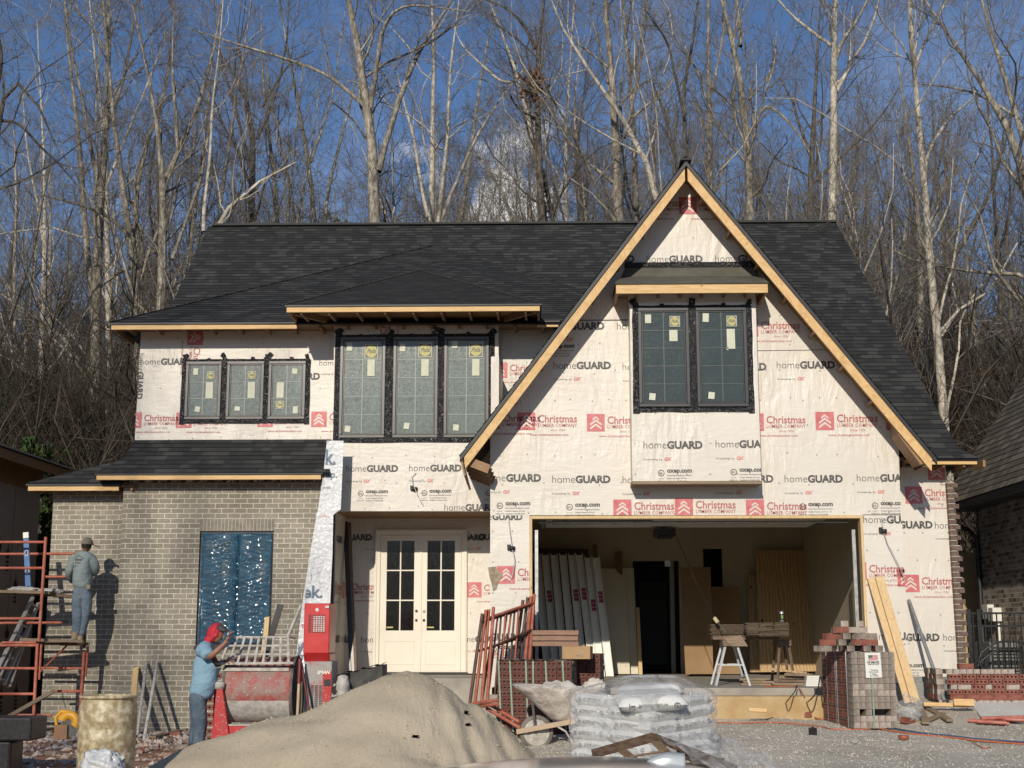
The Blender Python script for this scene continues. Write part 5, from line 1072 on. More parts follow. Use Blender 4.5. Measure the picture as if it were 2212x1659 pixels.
# loose bricks on top
Mr = rp.matrix_basis.copy(); top = nzr * Hr
mhs = [brickmesh('brick', .215, .10, .078, False, a_, b_) for a_, b_ in (('claypale', 'claypale'), ('clayred', 'clayend'), ('clayend', 'claypale'), ('clayred', 'clayred'))]
words = ['pale', 'red and grey', 'grey brown', 'red']
def loosebrick(P, rot, mi, label, grp, holes=None, base=None):
    o = bpy.data.objects.new('brick', holes if holes is not None else mhs[mi]); C.objects.link(o); o.location = P; o.rotation_euler = rot; o['label'] = label; o['category'] = 'brick'; o['group'] = grp; return o
z0_ = top + .042; lay = [(0, [(-.34, .16), (-.09, .35), (.02, .12), (.14, .42), (.23, .14), (.33, .40), (.40, .16), (.46, .55)]), (1, [(-.26, .16), (-.09, .12), (.13, .14), (.30, .18), (.16, .40), (.40, .45)]), (2, [(-.20, .2), (-.02, .14), (.20, .2), (.33, .28)]), (3, [(-.10, .16), (.10, .2), (.24, .26)]), (4, [(-.04, .2), (.20, .24)])]
ln_ = ['bottom', 'second', 'third', 'fourth', 'top']
for k, spots in lay:
    for i, (x_, y_) in enumerate(spots):
        mi = rs.choice((0, 2, 1, 0, 2, 1, 3)); P = Mr @ Vector((x_ + .02, y_, z0_ + k * .080)); ang = rs.choice([0, .3, -.4, 1.57, 1.4, .1]); oi = ['leftmost', 'second', 'third', 'fourth', 'fifth', 'sixth', 'seventh', 'eighth'][i]; 
        loosebrick(P, (0, 0, ang), mi, '%s loose brick, %s along in the %s layer on the tagged cube' % (words[mi], oi, ln_[k]), 'loose bricks on the tagged brick cube')
# ---- far right low stack of loose bricks
mbh = brickmesh('brick', .192, .06, .09, True, 'clayred', 'clayred'); pa = at(2046, 1516, 20.0); pa.z = G(pa.x + .6, 20.0)
mh2 = brickmesh('brick', .192, .09, .068, True, 'clayred', 'clayend'); me3 = brickmesh('brick', .092, .192, .068, False, 'claypale', 'clayend'); me4 = brickmesh('brick', .192, .09, .068, False, 'claypale', 'clayend')
rn = ['bottom', 'second', 'third', 'fourth', 'fifth', 'sixth', 'seventh', 'top']
ORD = ['leftmost', 'second', 'third', 'fourth', 'fifth', 'sixth', 'seventh', 'eighth', 'ninth', 'tenth', 'eleventh', 'twelfth', 'thirteenth', 'fourteenth', 'fifteenth', 'sixteenth']
for k in range(7):
    ci = 0; x_ = .02 + .03 * (k % 2) - (.02 if k > 3 else 0); kind_row = ['e', 'r', 'h', 'm', 'h', 'h', 'e'][k]
    xmax = 1.45 if k < 5 else (1.45 if k == 5 else .95)
    while x_ < xmax:
        t_ = kind_row if kind_row != 'm' else rs.choice(['h', 'e', 'r', 's']); me_ = {'h': mh2, 'e': me3, 'r': mhs[3], 's': me4}[t_]; w_ = .095 if t_ == 'e' else .196
        P = Vector((pa.x + x_ + w_ / 2, 20.02 + rs.uniform(-.015, .015) + (.05 if t_ == 'e' else 0), pa.z + .036 + k * .0715))
        loosebrick(P, (0, 0, rs.uniform(-.05, .05)), 0, '%s brick, %s from the left in the %s row of the low stack' % ({'h': 'red cored', 'e': 'pale end facing', 'r': 'plain red', 's': 'pale washed'}[t_], ORD[ci], rn[k]), 'bricks in the low stack by the right wall', me_); x_ += w_ + .002; ci += 1
    for j in range(3):
        P = Vector((pa.x - .06 + rs.uniform(-.02, .02), 20.16 + j * .2, pa.z + .036 + k * .0715)); loosebrick(P, (0, 0, 1.57 + rs.uniform(-.08, .08)), 0, '%s brick on the left return of the low stack, %s row, %s from the front' % ('red' if k % 2 else 'grey', rn[k], ['first', 'second', 'third'][j]), 'bricks in the low stack by the right wall', mhs[1 if k % 2 else 2])
P = at(2085, 1436, 20.1); P.z = pa.z + .036 + 7 * .0715; loosebrick(P, (0, 0, .1), 3, 'single reddish brick lying on top of the low brick stack', 'bricks in the low stack by the right wall', mhs[3])
# brick pieces on the gravel
for i, (px, py, a) in enumerate(((1716, 1541, .4), (1768, 1538, -.3), (1792, 1541, .1), (1962, 1557, .7), (1748, 1545, 1.2))):
    g_ = gr(px, py + 6); loosebrick(g_ + Vector((0, 0, .04)), (rs.uniform(-.3, .3), .1, a), 0, ['broken red brick left of the tagged cube by the cables', 'red brick lying flat left of the tagged cube', 'pale brick touching the foot of the tagged cube', 'reddish brick beside the crumpled plastic', 'small red brick bit among the cables'][i], 'stray bricks on the gravel', [mh2, mhs[1], me4, mhs[3], mhs[3]][i])
# ================================================================ leaning boards, post, sheet goods at right
def lean(name, p0, p1, Y0, Y1, w, th, mat, label, cat, group=None, bev=.003, r=None):
    a, b = at(*p0, Y1), at(*p1, Y0); mb = MB()
    if r: mb.tube([a, (a + b) / 2 + Vector((.004, 0, 0)), b], r, 10)
    else: mb.bar(a, b, w, th, up=(0, -1, .2))
    return thing(name, mb, mat, label, cat, group, bevel=0 if r else bev)
lean('leaning_board', (1882, 1249), (1963, 1518), 19.65, 20.15, .12, .036, 'pineZ', 'left of two long new pine boards leaning beside the garage opening', 'board', 'pine boards leaning by the garage')
lean('leaning_board', (1899, 1246), (1978, 1517), 19.6, 20.10, .12, .036, 'pineZ', 'right of two long new pine boards leaning beside the garage opening', 'board', 'pine boards leaning by the garage')
lean('steel_post', (1963, 1296), (2040, 1513), 20.0, 20.95, 0, 0, 'steel', 'galvanised steel pole leaning on the right wall', 'pole', r=.026)
M['foam'] = pm('white foam board', (.62, .62, .56), (.7, .7, .64), 4, .7)
def groundpoly(name, pts, lift, th, mat, label, cat):
    mb = MB(); P = [gr(*q) + Vector((0, 0, lift)) for q in pts]; mb.prism(P, (0, 0, th)); return thing(name, mb, mat, label, cat, bevel=.003)
groundpoly('foam_board', [(2092, 1520), (2190, 1520), (2230, 1532), (2230, 1546), (2122, 1546)], .03, .03, 'foam', 'white foam board lying on gravel at the right edge', 'board')
lean('timber_strip', (1995, 1521), (2095, 1524), 19.3, 19.3, .05, .03, 'pineX', 'thin pine strip lying on gravel in front of the right wall', 'board')
lean('timber_strip', (2060, 1517), (2104, 1518), 19.2, 19.2, .09, .04, 'pineX', 'short pine block lying in front of the low brick stack', 'board')
lean('timber_strip', (1617, 1533), (1656, 1535), 18.9, 18.9, .05, .03, 'pineX', 'pale wood strip lying below the clay bank under the slab', 'board')
M['redpipe'] = pm('red painted tube', (.40, .09, .06), (.5, .2, .15), 14, .5)
for i, (a_, b_) in enumerate((((2092, 1561), (2180, 1556)), ((2112, 1568), (2175, 1572)), ((2150, 1566), (2215, 1550)), ((2120, 1558), (2215, 1560)))):
    pa_, pb_ = gr(*a_) + Vector((0, 0, .04 + .02 * i)), gr(*b_) + Vector((0, 0, .04 + .02 * i)); mb = MB(); mb.tube([pa_, pb_], .024, 8); thing('scaffold_tube', mb, 'redpipe', 'red tube on gravel at the right edge, ' + ['longest at the left end', 'nearest to the camera', 'rising highest to the right', 'rearmost of the four'][i], 'tube', 'red tubes on the gravel')
def crumple(name, c_, r, mat, label, cat, seed=1, amp=.35, n=22, sq=(1, 1, .7), **k):
    rr = np.random.default_rng(seed); D = rr.normal(size=(9, 3)); ph = rr.random(9) * 6; fr = rr.uniform(2, 7, 9)
    def f(u, v):
        th, fi = v * math.pi, u * 2 * math.pi; d = np.array([math.sin(th) * math.cos(fi), math.sin(th) * math.sin(fi), math.cos(th)]); s = 1 + amp * sum(abs(math.sin(fr[i] * d.dot(D[i]) + ph[i])) - .6 for i in range(9)) / 4
        return (c_[0] + d[0] * r * s * sq[0], c_[1] + d[1] * r * s * sq[1], c_[2] + d[2] * r * s * sq[2])
    mb = MB(); mb.grid(f, n * 2, n); return thing(name, mb, mat, label, cat, **k)
def clearmat(name, col=(.7, .72, .74), alpha=.35):
    m, n, l, b = nt(name); b.inputs['Base Color'].default_value = c4(col); b.inputs['Roughness'].default_value = .12; b.inputs['Alpha'].default_value = alpha; b.inputs['Specular IOR Level'].default_value = .9
    v = mapping(n, l, 'Object'); bump(n, l, b, noise(n, l, v, 9, 6, .6, 1.5), 1, .05)
    f = noise(n, l, v, 4, 4); l.new(ramp(n, l, f, [(.35, alpha * .45), (.7, min(1, alpha * 1.7))]), b.inputs['Alpha']); return m
M['clear'] = clearmat('clear plastic', alpha=.30); M['clear2'] = clearmat('thin clear plastic', (.7, .72, .75), .30)
crumple('plastic_sheet', gr(1966, 1560) + Vector((0, 0, .16)), .17, 'clear2', 'crumpled clear plastic beside the right foot of the tagged brick cube', 'plastic', 4, .5, sq=(.9, .8, 1.0))
for i, (a_, b_, w_) in enumerate((((1990, 1528), (2052, 1547), .09), ((1992, 1548), (2038, 1540), .07), ((1985, 1530), (2000, 1556), .1))):
    mb = MB(); mb.bar(gr(*a_) + Vector((0, 0, .04)), gr(*b_) + Vector((0, 0, .05)), w_, .03); thing('wood_scrap', mb, 'osb', ['long pale wood scrap right of the crumpled plastic', 'short scrap crossing under the long one', 'stubby rounded scrap beside the crumpled plastic'][i], 'wood scrap', 'wood scraps by the plastic')
mb = MB(); g_ = gr(1756, 1587); mb.obox(Matrix.Translation(g_ + Vector((0, 0, .04))) @ Matrix.Rotation(.4, 4, 'Z'), (.085, .07, .085)); mb.box((g_.x - .02, g_.y - .02, g_.z + .083), (g_.x + .02, g_.y + .02, g_.z + .095)); thing('black_block', mb, 'black', 'small black plastic block alone on the gravel', 'block', bevel=.006)
mb = MB(); mb.lathe([(.045, 0), (.062, .02), (.066, .05), (.058, .052), (.05, .03), (.001, .025)], gr(1952, 1598), 18, 0, cap=False); thing('plastic_dish', mb, pm('reddish plastic dish', (.28, .07, .045), (.34, .1, .06), 10, .5), 'small reddish plastic dish on the gravel near the cables', 'dish')
groundpoly('paper_scrap', [(1836, 1604), (1846, 1600), (1856, 1604), (1846, 1609)], .01, .012, 'foam', 'small white scrap lying alone on the gravel', 'scrap')
# cords on gravel
def gc(pts, lift=.014): return [gr(*q) + Vector((0, 0, lift)) for q in pts]
M['orange'] = pm('orange cord', (.50, .13, .05), None, rough=.5); M['bluecord'] = pm('blue cord', (.05, .09, .17), None, rough=.5)
cable(gc([(1545, 1562), (1600, 1564), (1680, 1563), (1764, 1570), (1800, 1577), (1850, 1578), (1880, 1577)]), .008, 'orange', 'thin orange cord nearest the camera running to the mortar bags')
cable(gc([(1722, 1542), (1745, 1548), (1775, 1555), (1815, 1551), (1845, 1562), (1885, 1573), (1965, 1587), (2050, 1595), (2110, 1602), (2230, 1611)]), .010, 'orange', 'orange cord bundled beside the blue one past the tagged cube')
cable(gc([(1722, 1536), (1740, 1545), (1790, 1552), (1840, 1558), (1880, 1569), (1965, 1584), (2050, 1592), (2110, 1599), (2230, 1608)], .02), .009, 'bluecord', 'blue cord running right across the gravel in the bundle')
cable(gc([(2095, 1600), (2110, 1610), (2125, 1618), (2140, 1616)]), .006, 'orange', 'short orange cord tail curling forward near the right edge')
cable([at(1773, 1461, 19.6), at(1780, 1480, 18.6), gr(1800, 1525) + Vector((0, -.1, .12)), gr(1830, 1552) + Vector((0, 0, .05))] + gc([(1850, 1560), (1895, 1568), (1960, 1581), (2030, 1590)]), .010, 'black', 'black hose dropping over the left side of the tagged cube')
cable([at(1771, 1462, 19.6), at(1766, 1490, 19.3), at(1750, 1512, 19.0)] + gc([(1725, 1532), (1700, 1542), (1655, 1557)]), .009, 'black', 'black cable hanging from the slab corner onto the gravel')
cable([at(1722, 1480, 19.6), at(1716, 1495, 19.4), at(1700, 1515, 19.1)] + gc([(1694, 1528), (1705, 1536)]), .008, 'black', 'black cable hanging over the slab edge in a loop')
cable([Vector((X(1650, 1475, 20.0), 20.0, SZ + .012)), Vector((X(1690, 1475, 20.1), 20.05, SZ + .012)), Vector((X(1722, 1479, 19.8), 19.82, SZ + .012)), at(1738, 1505, 19.4)], .008, 'orange', 'orange cord lying on the slab edge by the lumber pile')
# ================================================================ bags on pallet
M['bag'] = pm('white paper bag', (.60, .60, .585), (.68, .68, .66), 4, .5, bs=.4, bscale=9, bd=.03)
def bagmesh(L, Dp, H, print_, seed):
    r = random.Random(seed); mb = MB(); nu, nv = 18, 12
    def prof(t): return (1 - abs(2 * t - 1) ** 7) ** .5 if 0 < t < 1 else 0
    for s_ in (1, -1):
        def f(u, v, s_=s_):
            x = (u - .5) * L; y = (v - .5) * Dp; h = H / 2 * min(1, prof(u) * prof(v)) ; h *= 1 + .05 * math.sin(u * 9 + seed) * math.sin(v * 7)
            return (x * (.985 if h > .01 else 1), y, s_ * h)
        mb.grid(f if s_ > 0 else (lambda u, v: f(1 - u, v)), nu, nv)
    if print_:
        y_ = -Dp / 2 + .002; pr = Print()
        pr.text('SOUTHERN WHITE S-N', -L * .22, .006, L * .42, 1, .03, 1); pr.text('Masonry Cement', -L * .22, -.012, L * .3, 1, .01, 1)
        for q in ring(L * .34, .0, .028, .007, 10): pr.p.append((q, 1))
        pr.p.append(([(L * .34 - .012, -.01), (L * .34 + .012, -.01), (L * .34, .014)], 1))
        for k in range(3): pr.p.append(([(-L * .34, -.02 + k * .014), (-L * .27, -.02 + k * .014), (-L * .27, -.014 + k * .014), (-L * .34, -.014 + k * .014)], 1))
        pr.p.append(([(-L * .355, -.028), (-L * .345, -.028), (-L * .345, .03), (-L * .355, .03)], 1))
        for q, m_ in pr.p:
            o_ = []
            for (a_, b_) in q:
                hh = min(1, prof(a_ / L + .5)); o_.append((a_, y_ - .004 - 0 * hh, b_))
            mb.face([(a_, y_ - .020 + .25 * abs(b_), b_) for a_, _, b_ in o_], 1)
    me = bpy.data.meshes.new('mortar_bag'); me.from_pydata(mb.v, [], mb.f)
    me.materials.append(M['bag']); me.materials.append(M['inklight']); me.polygons.foreach_set('material_index', mb.m); me.polygons.foreach_set('use_smooth', mb.sm); me.update(); return me
bms = [bagmesh(.56, .38, .135, True, 1), bagmesh(.55, .38, .135, True, 4)]
cor = at(1401, 1650, 15.2); bzz = G(cor.x, 15.3) - .02; aL = R(180 - 17 - 180)   # corner nearest camera
PL = Vector((X(1240, 1600, 15.75), 15.75, 0)); PC = Vector((X(1402, 1600, 15.15), 15.15, 0)); PR = Vector((X(1541, 1600, 15.75), 15.75, 0))
rs = random.Random(33); zt_b = Z(1503, 15.6); nl_ = 7; bh = .121
zb0 = zt_b - nl_ * bh
bp = MB()
rowname = ['bottom', 'second', 'third', 'fourth', 'fifth', 'sixth', 'seventh']
for k in range(nl_):
    for side, (A_, B_) in enumerate(((PL, PC), (PC, PR))):
        d_ = (B_ - A_); Lf = d_.length; d_.normalize(); nn = Vector((-d_.y, d_.x, 0)); nin = nn if nn.y > 0 else -nn; ang = math.atan2(d_.y, d_.x)
        sp_ = [.27, .76] if (k + side) % 2 == 0 else [.22, .72]
        for i, t_ in enumerate(sp_):
            P = A_ + d_ * (t_ * Lf) + nin * (.17 + rs.uniform(-.02, .02)); P.z = zb0 + (k + .5) * bh + (t_ if side == 0 else 1 - t_) * -.04 + .02
            o = bpy.data.objects.new('mortar_bag', bms[(i + k) % 2]); C.objects.link(o); o.location = P; o.rotation_euler = (rs.uniform(-.05, .05), rs.uniform(-.04, .04) + (.06 if side == 0 else -.06), ang + rs.uniform(-.05, .05)); o.scale = (Lf / 1.02, 1.0, 1.06)
            o['label'] = 'mortar bag in the %s layer, %s end of the %s face of the wrapped pallet' % (rowname[k], 'left' if i == 0 else 'right', 'left' if side == 0 else 'right'); o['category'] = 'bag'; o['group'] = 'mortar bags on the wrapped pallet'
cen = (PL + PR) / 2 + Vector((0, .15, 0))
for k in range(2):
    o = bpy.data.objects.new('mortar_bag', bms[0]); C.objects.link(o); P = at(1404, 1512 - 20 * k, 15.35 + .45 * k); o.location = P; o.rotation_euler = (R(14) if k == 0 else .05, R(-2), R(6) if k == 0 else R(-10)); o.scale = (1.35, 1.15, 1.2)
    o['label'] = ['tilted white mortar bag on top of the wrapped pallet, nearest the camera', 'mortar bag at the back of the top of the wrapped pallet'][k]; o['category'] = 'bag'; o['group'] = 'mortar bags on the wrapped pallet'
mb = MB(); mb.box((cen.x - .3, cen.y - .15, zb0), (cen.x + .3, cen.y + .5, zb0 + nl_ * bh - .05)); thing('mortar_bag', mb, 'bag', 'mortar bags in the core of the wrapped pallet behind the outer ones', 'bag', bevel=.05)
mb = MB(); mb.box((PL.x, PC.y + .2, zb0 - .12), (PR.x, PR.y + .5, zb0 - .01)); thing('wooden_pallet', mb, 'oldwood', 'wooden pallet carrying the wrapped mortar bags', 'pallet')
# wrap around the bags
loop = [PL + Vector((-.04, .45, 0)), PL + Vector((-.04, -.02, 0)), (PL + PC) / 2 + Vector((-.02, -.07, 0)), PC + Vector((0, -.09, 0)), (PC + PR) / 2 + Vector((.02, -.07, 0)), PR + Vector((.04, -.02, 0)), PR + Vector((.05, .5, 0))]
def lerpL(t):
    t = min(.9999, max(0, t)) * (len(loop) - 1); i = int(t); return loop[i] * (1 - t + i) + loop[i + 1] * (t - i)
def wrapf(u, v):
    P = lerpL(u); z_ = zb0 - .12 + (nl_ * bh + .16) * v; w_ = .012 * math.sin(v * 44 + u * 5) + .01 * math.sin(u * 60 + v * 9); d_ = (P - Vector((cen.x, cen.y + .1, 0))); k = 1 + w_ - .0 * v; P = Vector((cen.x, cen.y + .1, 0)) + d_ * k; return (P.x, P.y, z_ + .02 * math.sin(u * 13))
mb = MB(); mb.grid(wrapf, 90, 50)
cx_, cy_ = X(1425, 1480, 15.8), 15.9
def topf(u, v):
    P = lerpL(u); q = P * (1 - v) + Vector((cx_, cy_ + .1, 0)) * v; z_ = zt_b + .03 + (Z(1467, 15.9) - zt_b) * min(1, v * 1.5) + .015 * math.sin(u * 40 + v * 10); return (q.x, q.y, z_)
mb.grid(topf, 70, 16); thing('pallet_wrap', mb, 'clear', 'clear stretch film wrapped over the pallet of white mortar bags', 'plastic wrap')
# ================================================================ broken pallet and plastic
M['palletwood'] = pm('dark brown pallet wood', (.06, .035, .02), (.14, .09, .055), 6, .7, st=(1, 5, 5), bs=.3)
M['palletlight'] = pm('tan pallet wood', (.16, .10, .055), (.24, .16, .09), 6, .7, st=(1, 5, 5), bs=.3)
wp = empty('wooden_pallet', at(1400, 1640, 13.3), 'broken dark wooden pallet tipped against the mortar bags under plastic', 'pallet')
def wb2(a_, b_, Ya, Yb, w_, t_, m_='palletwood', nm='board'):
    mb = MB(); mb.bar(at(*a_, Ya), at(*b_, Yb), t_, w_); mb.build(nm, m_, wp, bevel=.004)
wb2((1280, 1629), (1412, 1592), 13.4, 13.6, .085, .04, nm='stringer'); wb2((1290, 1652), (1500, 1655), 12.9, 13.0, .06, .04, nm='stringer'); wb2((1284, 1634), (1330, 1680), 13.4, 12.7, .07, .04, nm='stringer')
wb2((1412, 1592), (1590, 1662), 13.6, 12.9, .07, .04, nm='stringer')
for (a_, b_, m_) in (((1345, 1622), (1388, 1655), 'palletlight'), ((1416, 1602), (1462, 1648), 'palletlight'), ((1470, 1622), (1530, 1665), 'palletwood'), ((1440, 1640), (1560, 1640), 'palletwood'), ((1330, 1640), (1440, 1622), 'palletlight')): wb2(a_, b_, 13.45, 13.1, .02, .10, m_)
def sheetf(u, v):
    a_, b_, c_, d_ = at(1412, 1583, 13.7), at(1560, 1590, 14.2), at(1700, 1664, 12.6), at(1520, 1668, 12.2); P = (a_ * (1 - u) + b_ * u) * (1 - v) + (d_ * (1 - u) + c_ * u) * v
    return (P.x + .02 * math.sin(v * 20), P.y, P.z + .03 * math.sin(u * 11 + v * 14) + .02 * math.sin(u * 31) + .03)
mb = MB(); mb.grid(sheetf, 50, 40); thing('plastic_sheet', mb, 'clear2', 'loose clear plastic sheet draped over the broken wooden pallet', 'plastic')
# ================================================================ sand pile
def sandmat():
    m, n, l, b = nt('beige masonry sand'); b.inputs['Roughness'].default_value = .95; b.inputs['Specular IOR Level'].default_value = .15; v = mapping(n, l, 'Object')
    f = noise(n, l, v, 1.3, 5); g = noise(n, l, v, 220, 2); col = ramp(n, l, f, [(.3, (.45, .385, .28)), (.7, (.54, .465, .35))]); col = mixc(n, l, .3, col, ramp(n, l, g, [(.3, .6), (.7, 1.4)]), 'MULTIPLY'); l.new(col, b.inputs['Base Color'])
    p = bump(n, l, b, noise(n, l, mapping(n, l, 'Object', (3.2, 1, 1), (0, 0, R(35))), 4, 7, .64), .55, .06); bump(n, l, b, g, .4, .004, p); return m
M['sand'] = sandmat()
ap = at(880, 1449, 15.9); H0 = ap.z + .6
sil = [(880, 1449), (925, 1462), (985, 1500), (1060, 1545), (1110, 1590), (1170, 1643)]; sil2 = [(880, 1449), (825, 1458), (735, 1500), (640, 1545), (540, 1570), (430, 1610), (345, 1643)]
pr1 = [(at(x, y, 15.9).x - ap.x, at(x, y, 15.9).z + .6) for x, y in sil]; pr2 = [(ap.x - at(x, y, 15.9).x, at(x, y, 15.9).z + .6) for x, y in sil2]
def prof_(P, d):
    for i in range(len(P) - 1):
        if d < P[i + 1][0]: t = (d - P[i][0]) / (P[i + 1][0] - P[i][0]); return P[i][1] * (1 - t) + P[i + 1][1] * t
    return P[-1][1] - (d - P[-1][0]) * .55
def sandh(x, y):
    dx, dy = x - ap.x, (y - 15.9); r = math.hypot(dx, dy * (1.0 if dy < 0 else 1.35)); c_ = dx / (r + 1e-6)
    wr = .5 + .5 * max(-1, min(1, c_)); rough = .012 * math.sin(dx * 7 + dy * 3) + .02 * math.sin(dx * 2.3 - dy * 3.1) + .01 * math.sin(dy * 11 + dx * 4)
    hR, hL = prof_(pr1, r), prof_(pr2, r); ridge = hL - .0
    h = hL * (1 - wr) + hR * wr
    h = prof_(pr2, math.hypot(dx, dy * (1 + .9 * sst(-.2, 1.6, -dx)))) * (1 - wr) + hR * wr
    gully = 0
    for gx, gw, gd in ((.62, .10, .05), (.95, .08, .045), (.35, .07, .03)):
        t = dx - gx * (1 + .35 * max(0, -dy)); gully += gd * math.exp(-(t / gw) ** 2) * (1 if dy < .3 else 0) * min(1, r * 1.5)
    return -.6 + h + rough * min(1, r * 2) - gully + .02 * math.sin(dx * 25 + dy * 9) * math.exp(-((dx - .75) / .25) ** 2)
mb = MB(); mb.grid(lambda u, v: (-6.2 + 7.4 * u, 11.2 + 7.4 * v, max(-1.2, sandh(-6.2 + 7.4 * u, 11.2 + 7.4 * v))), 230, 230)
thing('sand_pile', mb, 'sand', 'large smooth beige heap of masonry sand in the foreground', 'sand pile', org=(ap.x, 15.9, -.6))
def sc_f(r):
    while True:
        x, y = r.uniform(-5.8, .9), r.uniform(13, 17.5)
        if sandh(x, y) > gz(x, y) - .15: return x, y
_g = gz; gz = lambda x, y: max(_g(x, y), sandh(x, y)); tag(stones('sand_clods', 'sand', 1300, sc_f, .005, .022, 12), 'small clods and crumbs of damp sand scattered over the heap', 'sand'); gz = _g
rs = random.Random(2)
for k, (px, py) in enumerate(((897, 1597), (1007, 1545), (1010, 1571))):
    d = ray(px, py); t = 12 / d.y
    while CAMZ + d.z * t > sandh(d.x * t, d.y * t) and t * d.y < 18: t += .02 / d.y
    P = Vector((d.x * t, d.y * t, CAMZ + d.z * t + .01)); mb = MB()
    for j in range(4): a = rs.random() * 6; mb.face([P + Vector((.05 * math.cos(a + b) * s, -.01, .03 * math.sin(a + b) * s + .02)) for b, s in ((0, 1), (1.5, .5), (3, .9), (4.6, .4))])
    thing('dry_leaf', mb, 'litter', ['curled dead leaf low on the front of the sand pile', 'dead leaf higher on the right side of the sand pile', 'dead leaf below another on the right side of the sand pile'][k], 'leaf', solid=.003)
# ================================================================ mortar mixer
YM = 17.5
def mx(px, py, dy=0): return at(px, py, YM + dy)
def mixmat(name, red, grey, lo, hi):
    m, n, l, b = nt(name); b.inputs['Roughness'].default_value = .6; v = mapping(n, l, 'Object'); f = noise(n, l, v, 5, 7, .65); g = noise(n, l, v, 45, 4, .7)
    col = ramp(n, l, f, [(lo, red), (hi, grey)]); col = mixc(n, l, ramp(n, l, g, [(.60, 0.0), (.68, 1.0)]), col, (.55, .50, .46)); l.new(col, b.inputs['Base Color']); bump(n, l, b, g, .5, .01); return m
M['mixred'] = mixmat('red mixer paint', (.46, .022, .025), (.36, .08, .07), .45, .8); M['mixdrum'] = mixmat('mortar caked red drum', (.34, .03, .03), (.27, .18, .15), .36, .56); M['caked'] = pm('caked mortar grey', (.34, .32, .29), (.55, .52, .48), 12, .9, bs=.8, bscale=40); M['darksteel'] = pm('dark caked steel', (.07, .065, .06), (.15, .14, .125), 8, .8, bs=.4)
c0 = mx(546, 1500); mixer = empty('mortar_mixer', (c0.x, YM, -.6), 'red mortar mixer caked with cement with barred drum grate and tall engine housing', 'mixer')
xl_, xr_ = mx(480, 1500, -.4).x, mx(629, 1500, -.4).x; rD = .40; zc_ = mx(546, 1490).z
mb = MB(); n = 28; vs = []; A0, A1 = R(-72), R(82)      # drum shell from lower front to upper front
for i in range(n + 1):
    a = A0 + (A1 - A0) * i / n; rr_ = rD
    for x_ in (xl_, xl_ + .04, xr_ - .04, xr_): vs.append((x_, YM - rr_ * math.cos(a), zc_ + rr_ * math.sin(a)))
mb.raw(vs, [(4 * i + j, 4 * i + j + 1, 4 * i + j + 5, 4 * i + j + 4) for i in range(n) for j in range(3)], 0, True)
mb.build('drum', 'mixdrum', mixer, solid=-.012)
mb = MB(); mb.lathe([(rD - .015, 0), (rD - .015, xr_ - xl_ - .10)], (xl_ + .05, YM, zc_), 40, 0, True, 'X'); mb.lathe([(rD + .02, 0), (rD + .02, .03)], (xl_ - .01, YM, zc_), 40, 0, False, 'X'); mb.lathe([(rD + .02, 0), (rD + .02, .03)], (xr_ - .02, YM, zc_), 40, 0, False, 'X'); mb.build('drum_body', 'darksteel', mixer)
mb = MB(); a_ = R(-22)
vs = []
for i in range(9):
    a = R(-70) + (R(-16) - R(-70)) * i / 8
    for x_ in (xl_ + .06, xr_ - .03): vs.append((x_, YM - (rD + .018) * math.cos(a), zc_ + (rD + .018) * math.sin(a)))
mb.raw(vs, [(2 * i, 2 * i + 1, 2 * i + 3, 2 * i + 2) for i in range(8)], 0, True); mb.build('caked_skirt', 'caked', mixer)
# grate
lip = mx(470, 1432, -.40); gz_ = lip.z; t0_, t1_ = mx(498, 1376, -.15), mx(622, 1376, -.15); xa_, xb_ = mx(468, 1432, -.4).x, mx(632, 1432, -.4).x; mb = MB(); NB = 9
zt_, ytp = t0_.z, YM - .15
for i in range(NB):
    u = i / (NB - 1); xb0 = xa_ + .05 + (xb_ - xa_ - .1) * u; xt0 = t0_.x + (t1_.x - t0_.x) * u; mb.bar((xb0, YM - .40, gz_), (xt0, ytp, zt_), .030, .02); mb.bar((xt0, ytp, zt_), (xt0, YM + .38, zt_ - .02), .022, .014)
for v_ in (0, .33, .66, 1): mb.bar((xa_ + .05 + (t0_.x - xa_ - .05) * v_ - .02, YM - .40 + (.25) * v_, gz_ + (zt_ - gz_) * v_), (xb_ - .05 + (t1_.x - xb_ + .05) * v_ + .02, YM - .40 + .25 * v_, gz_ + (zt_ - gz_) * v_), .016, .022)
for v_ in (.3, .6, 1): mb.bar((t0_.x, YM - .15 + .53 * v_, zt_ - .02 * v_), (t1_.x, YM - .15 + .53 * v_, zt_ - .02 * v_), .016, .02)
mb.bar((xa_ - .03, YM - .42, gz_ - .01), (xb_ + .02, YM - .42, gz_ - .0), .05, .03)
mb.build('grate', 'caked', mixer, bevel=.004)
mb = MB(); mb.box((xa_ + .07, YM - .36, zc_ + rD - .16), (xb_ - .05, YM + .3, zc_ + rD - .12)); mb.build('drum_inside', 'caked', mixer)
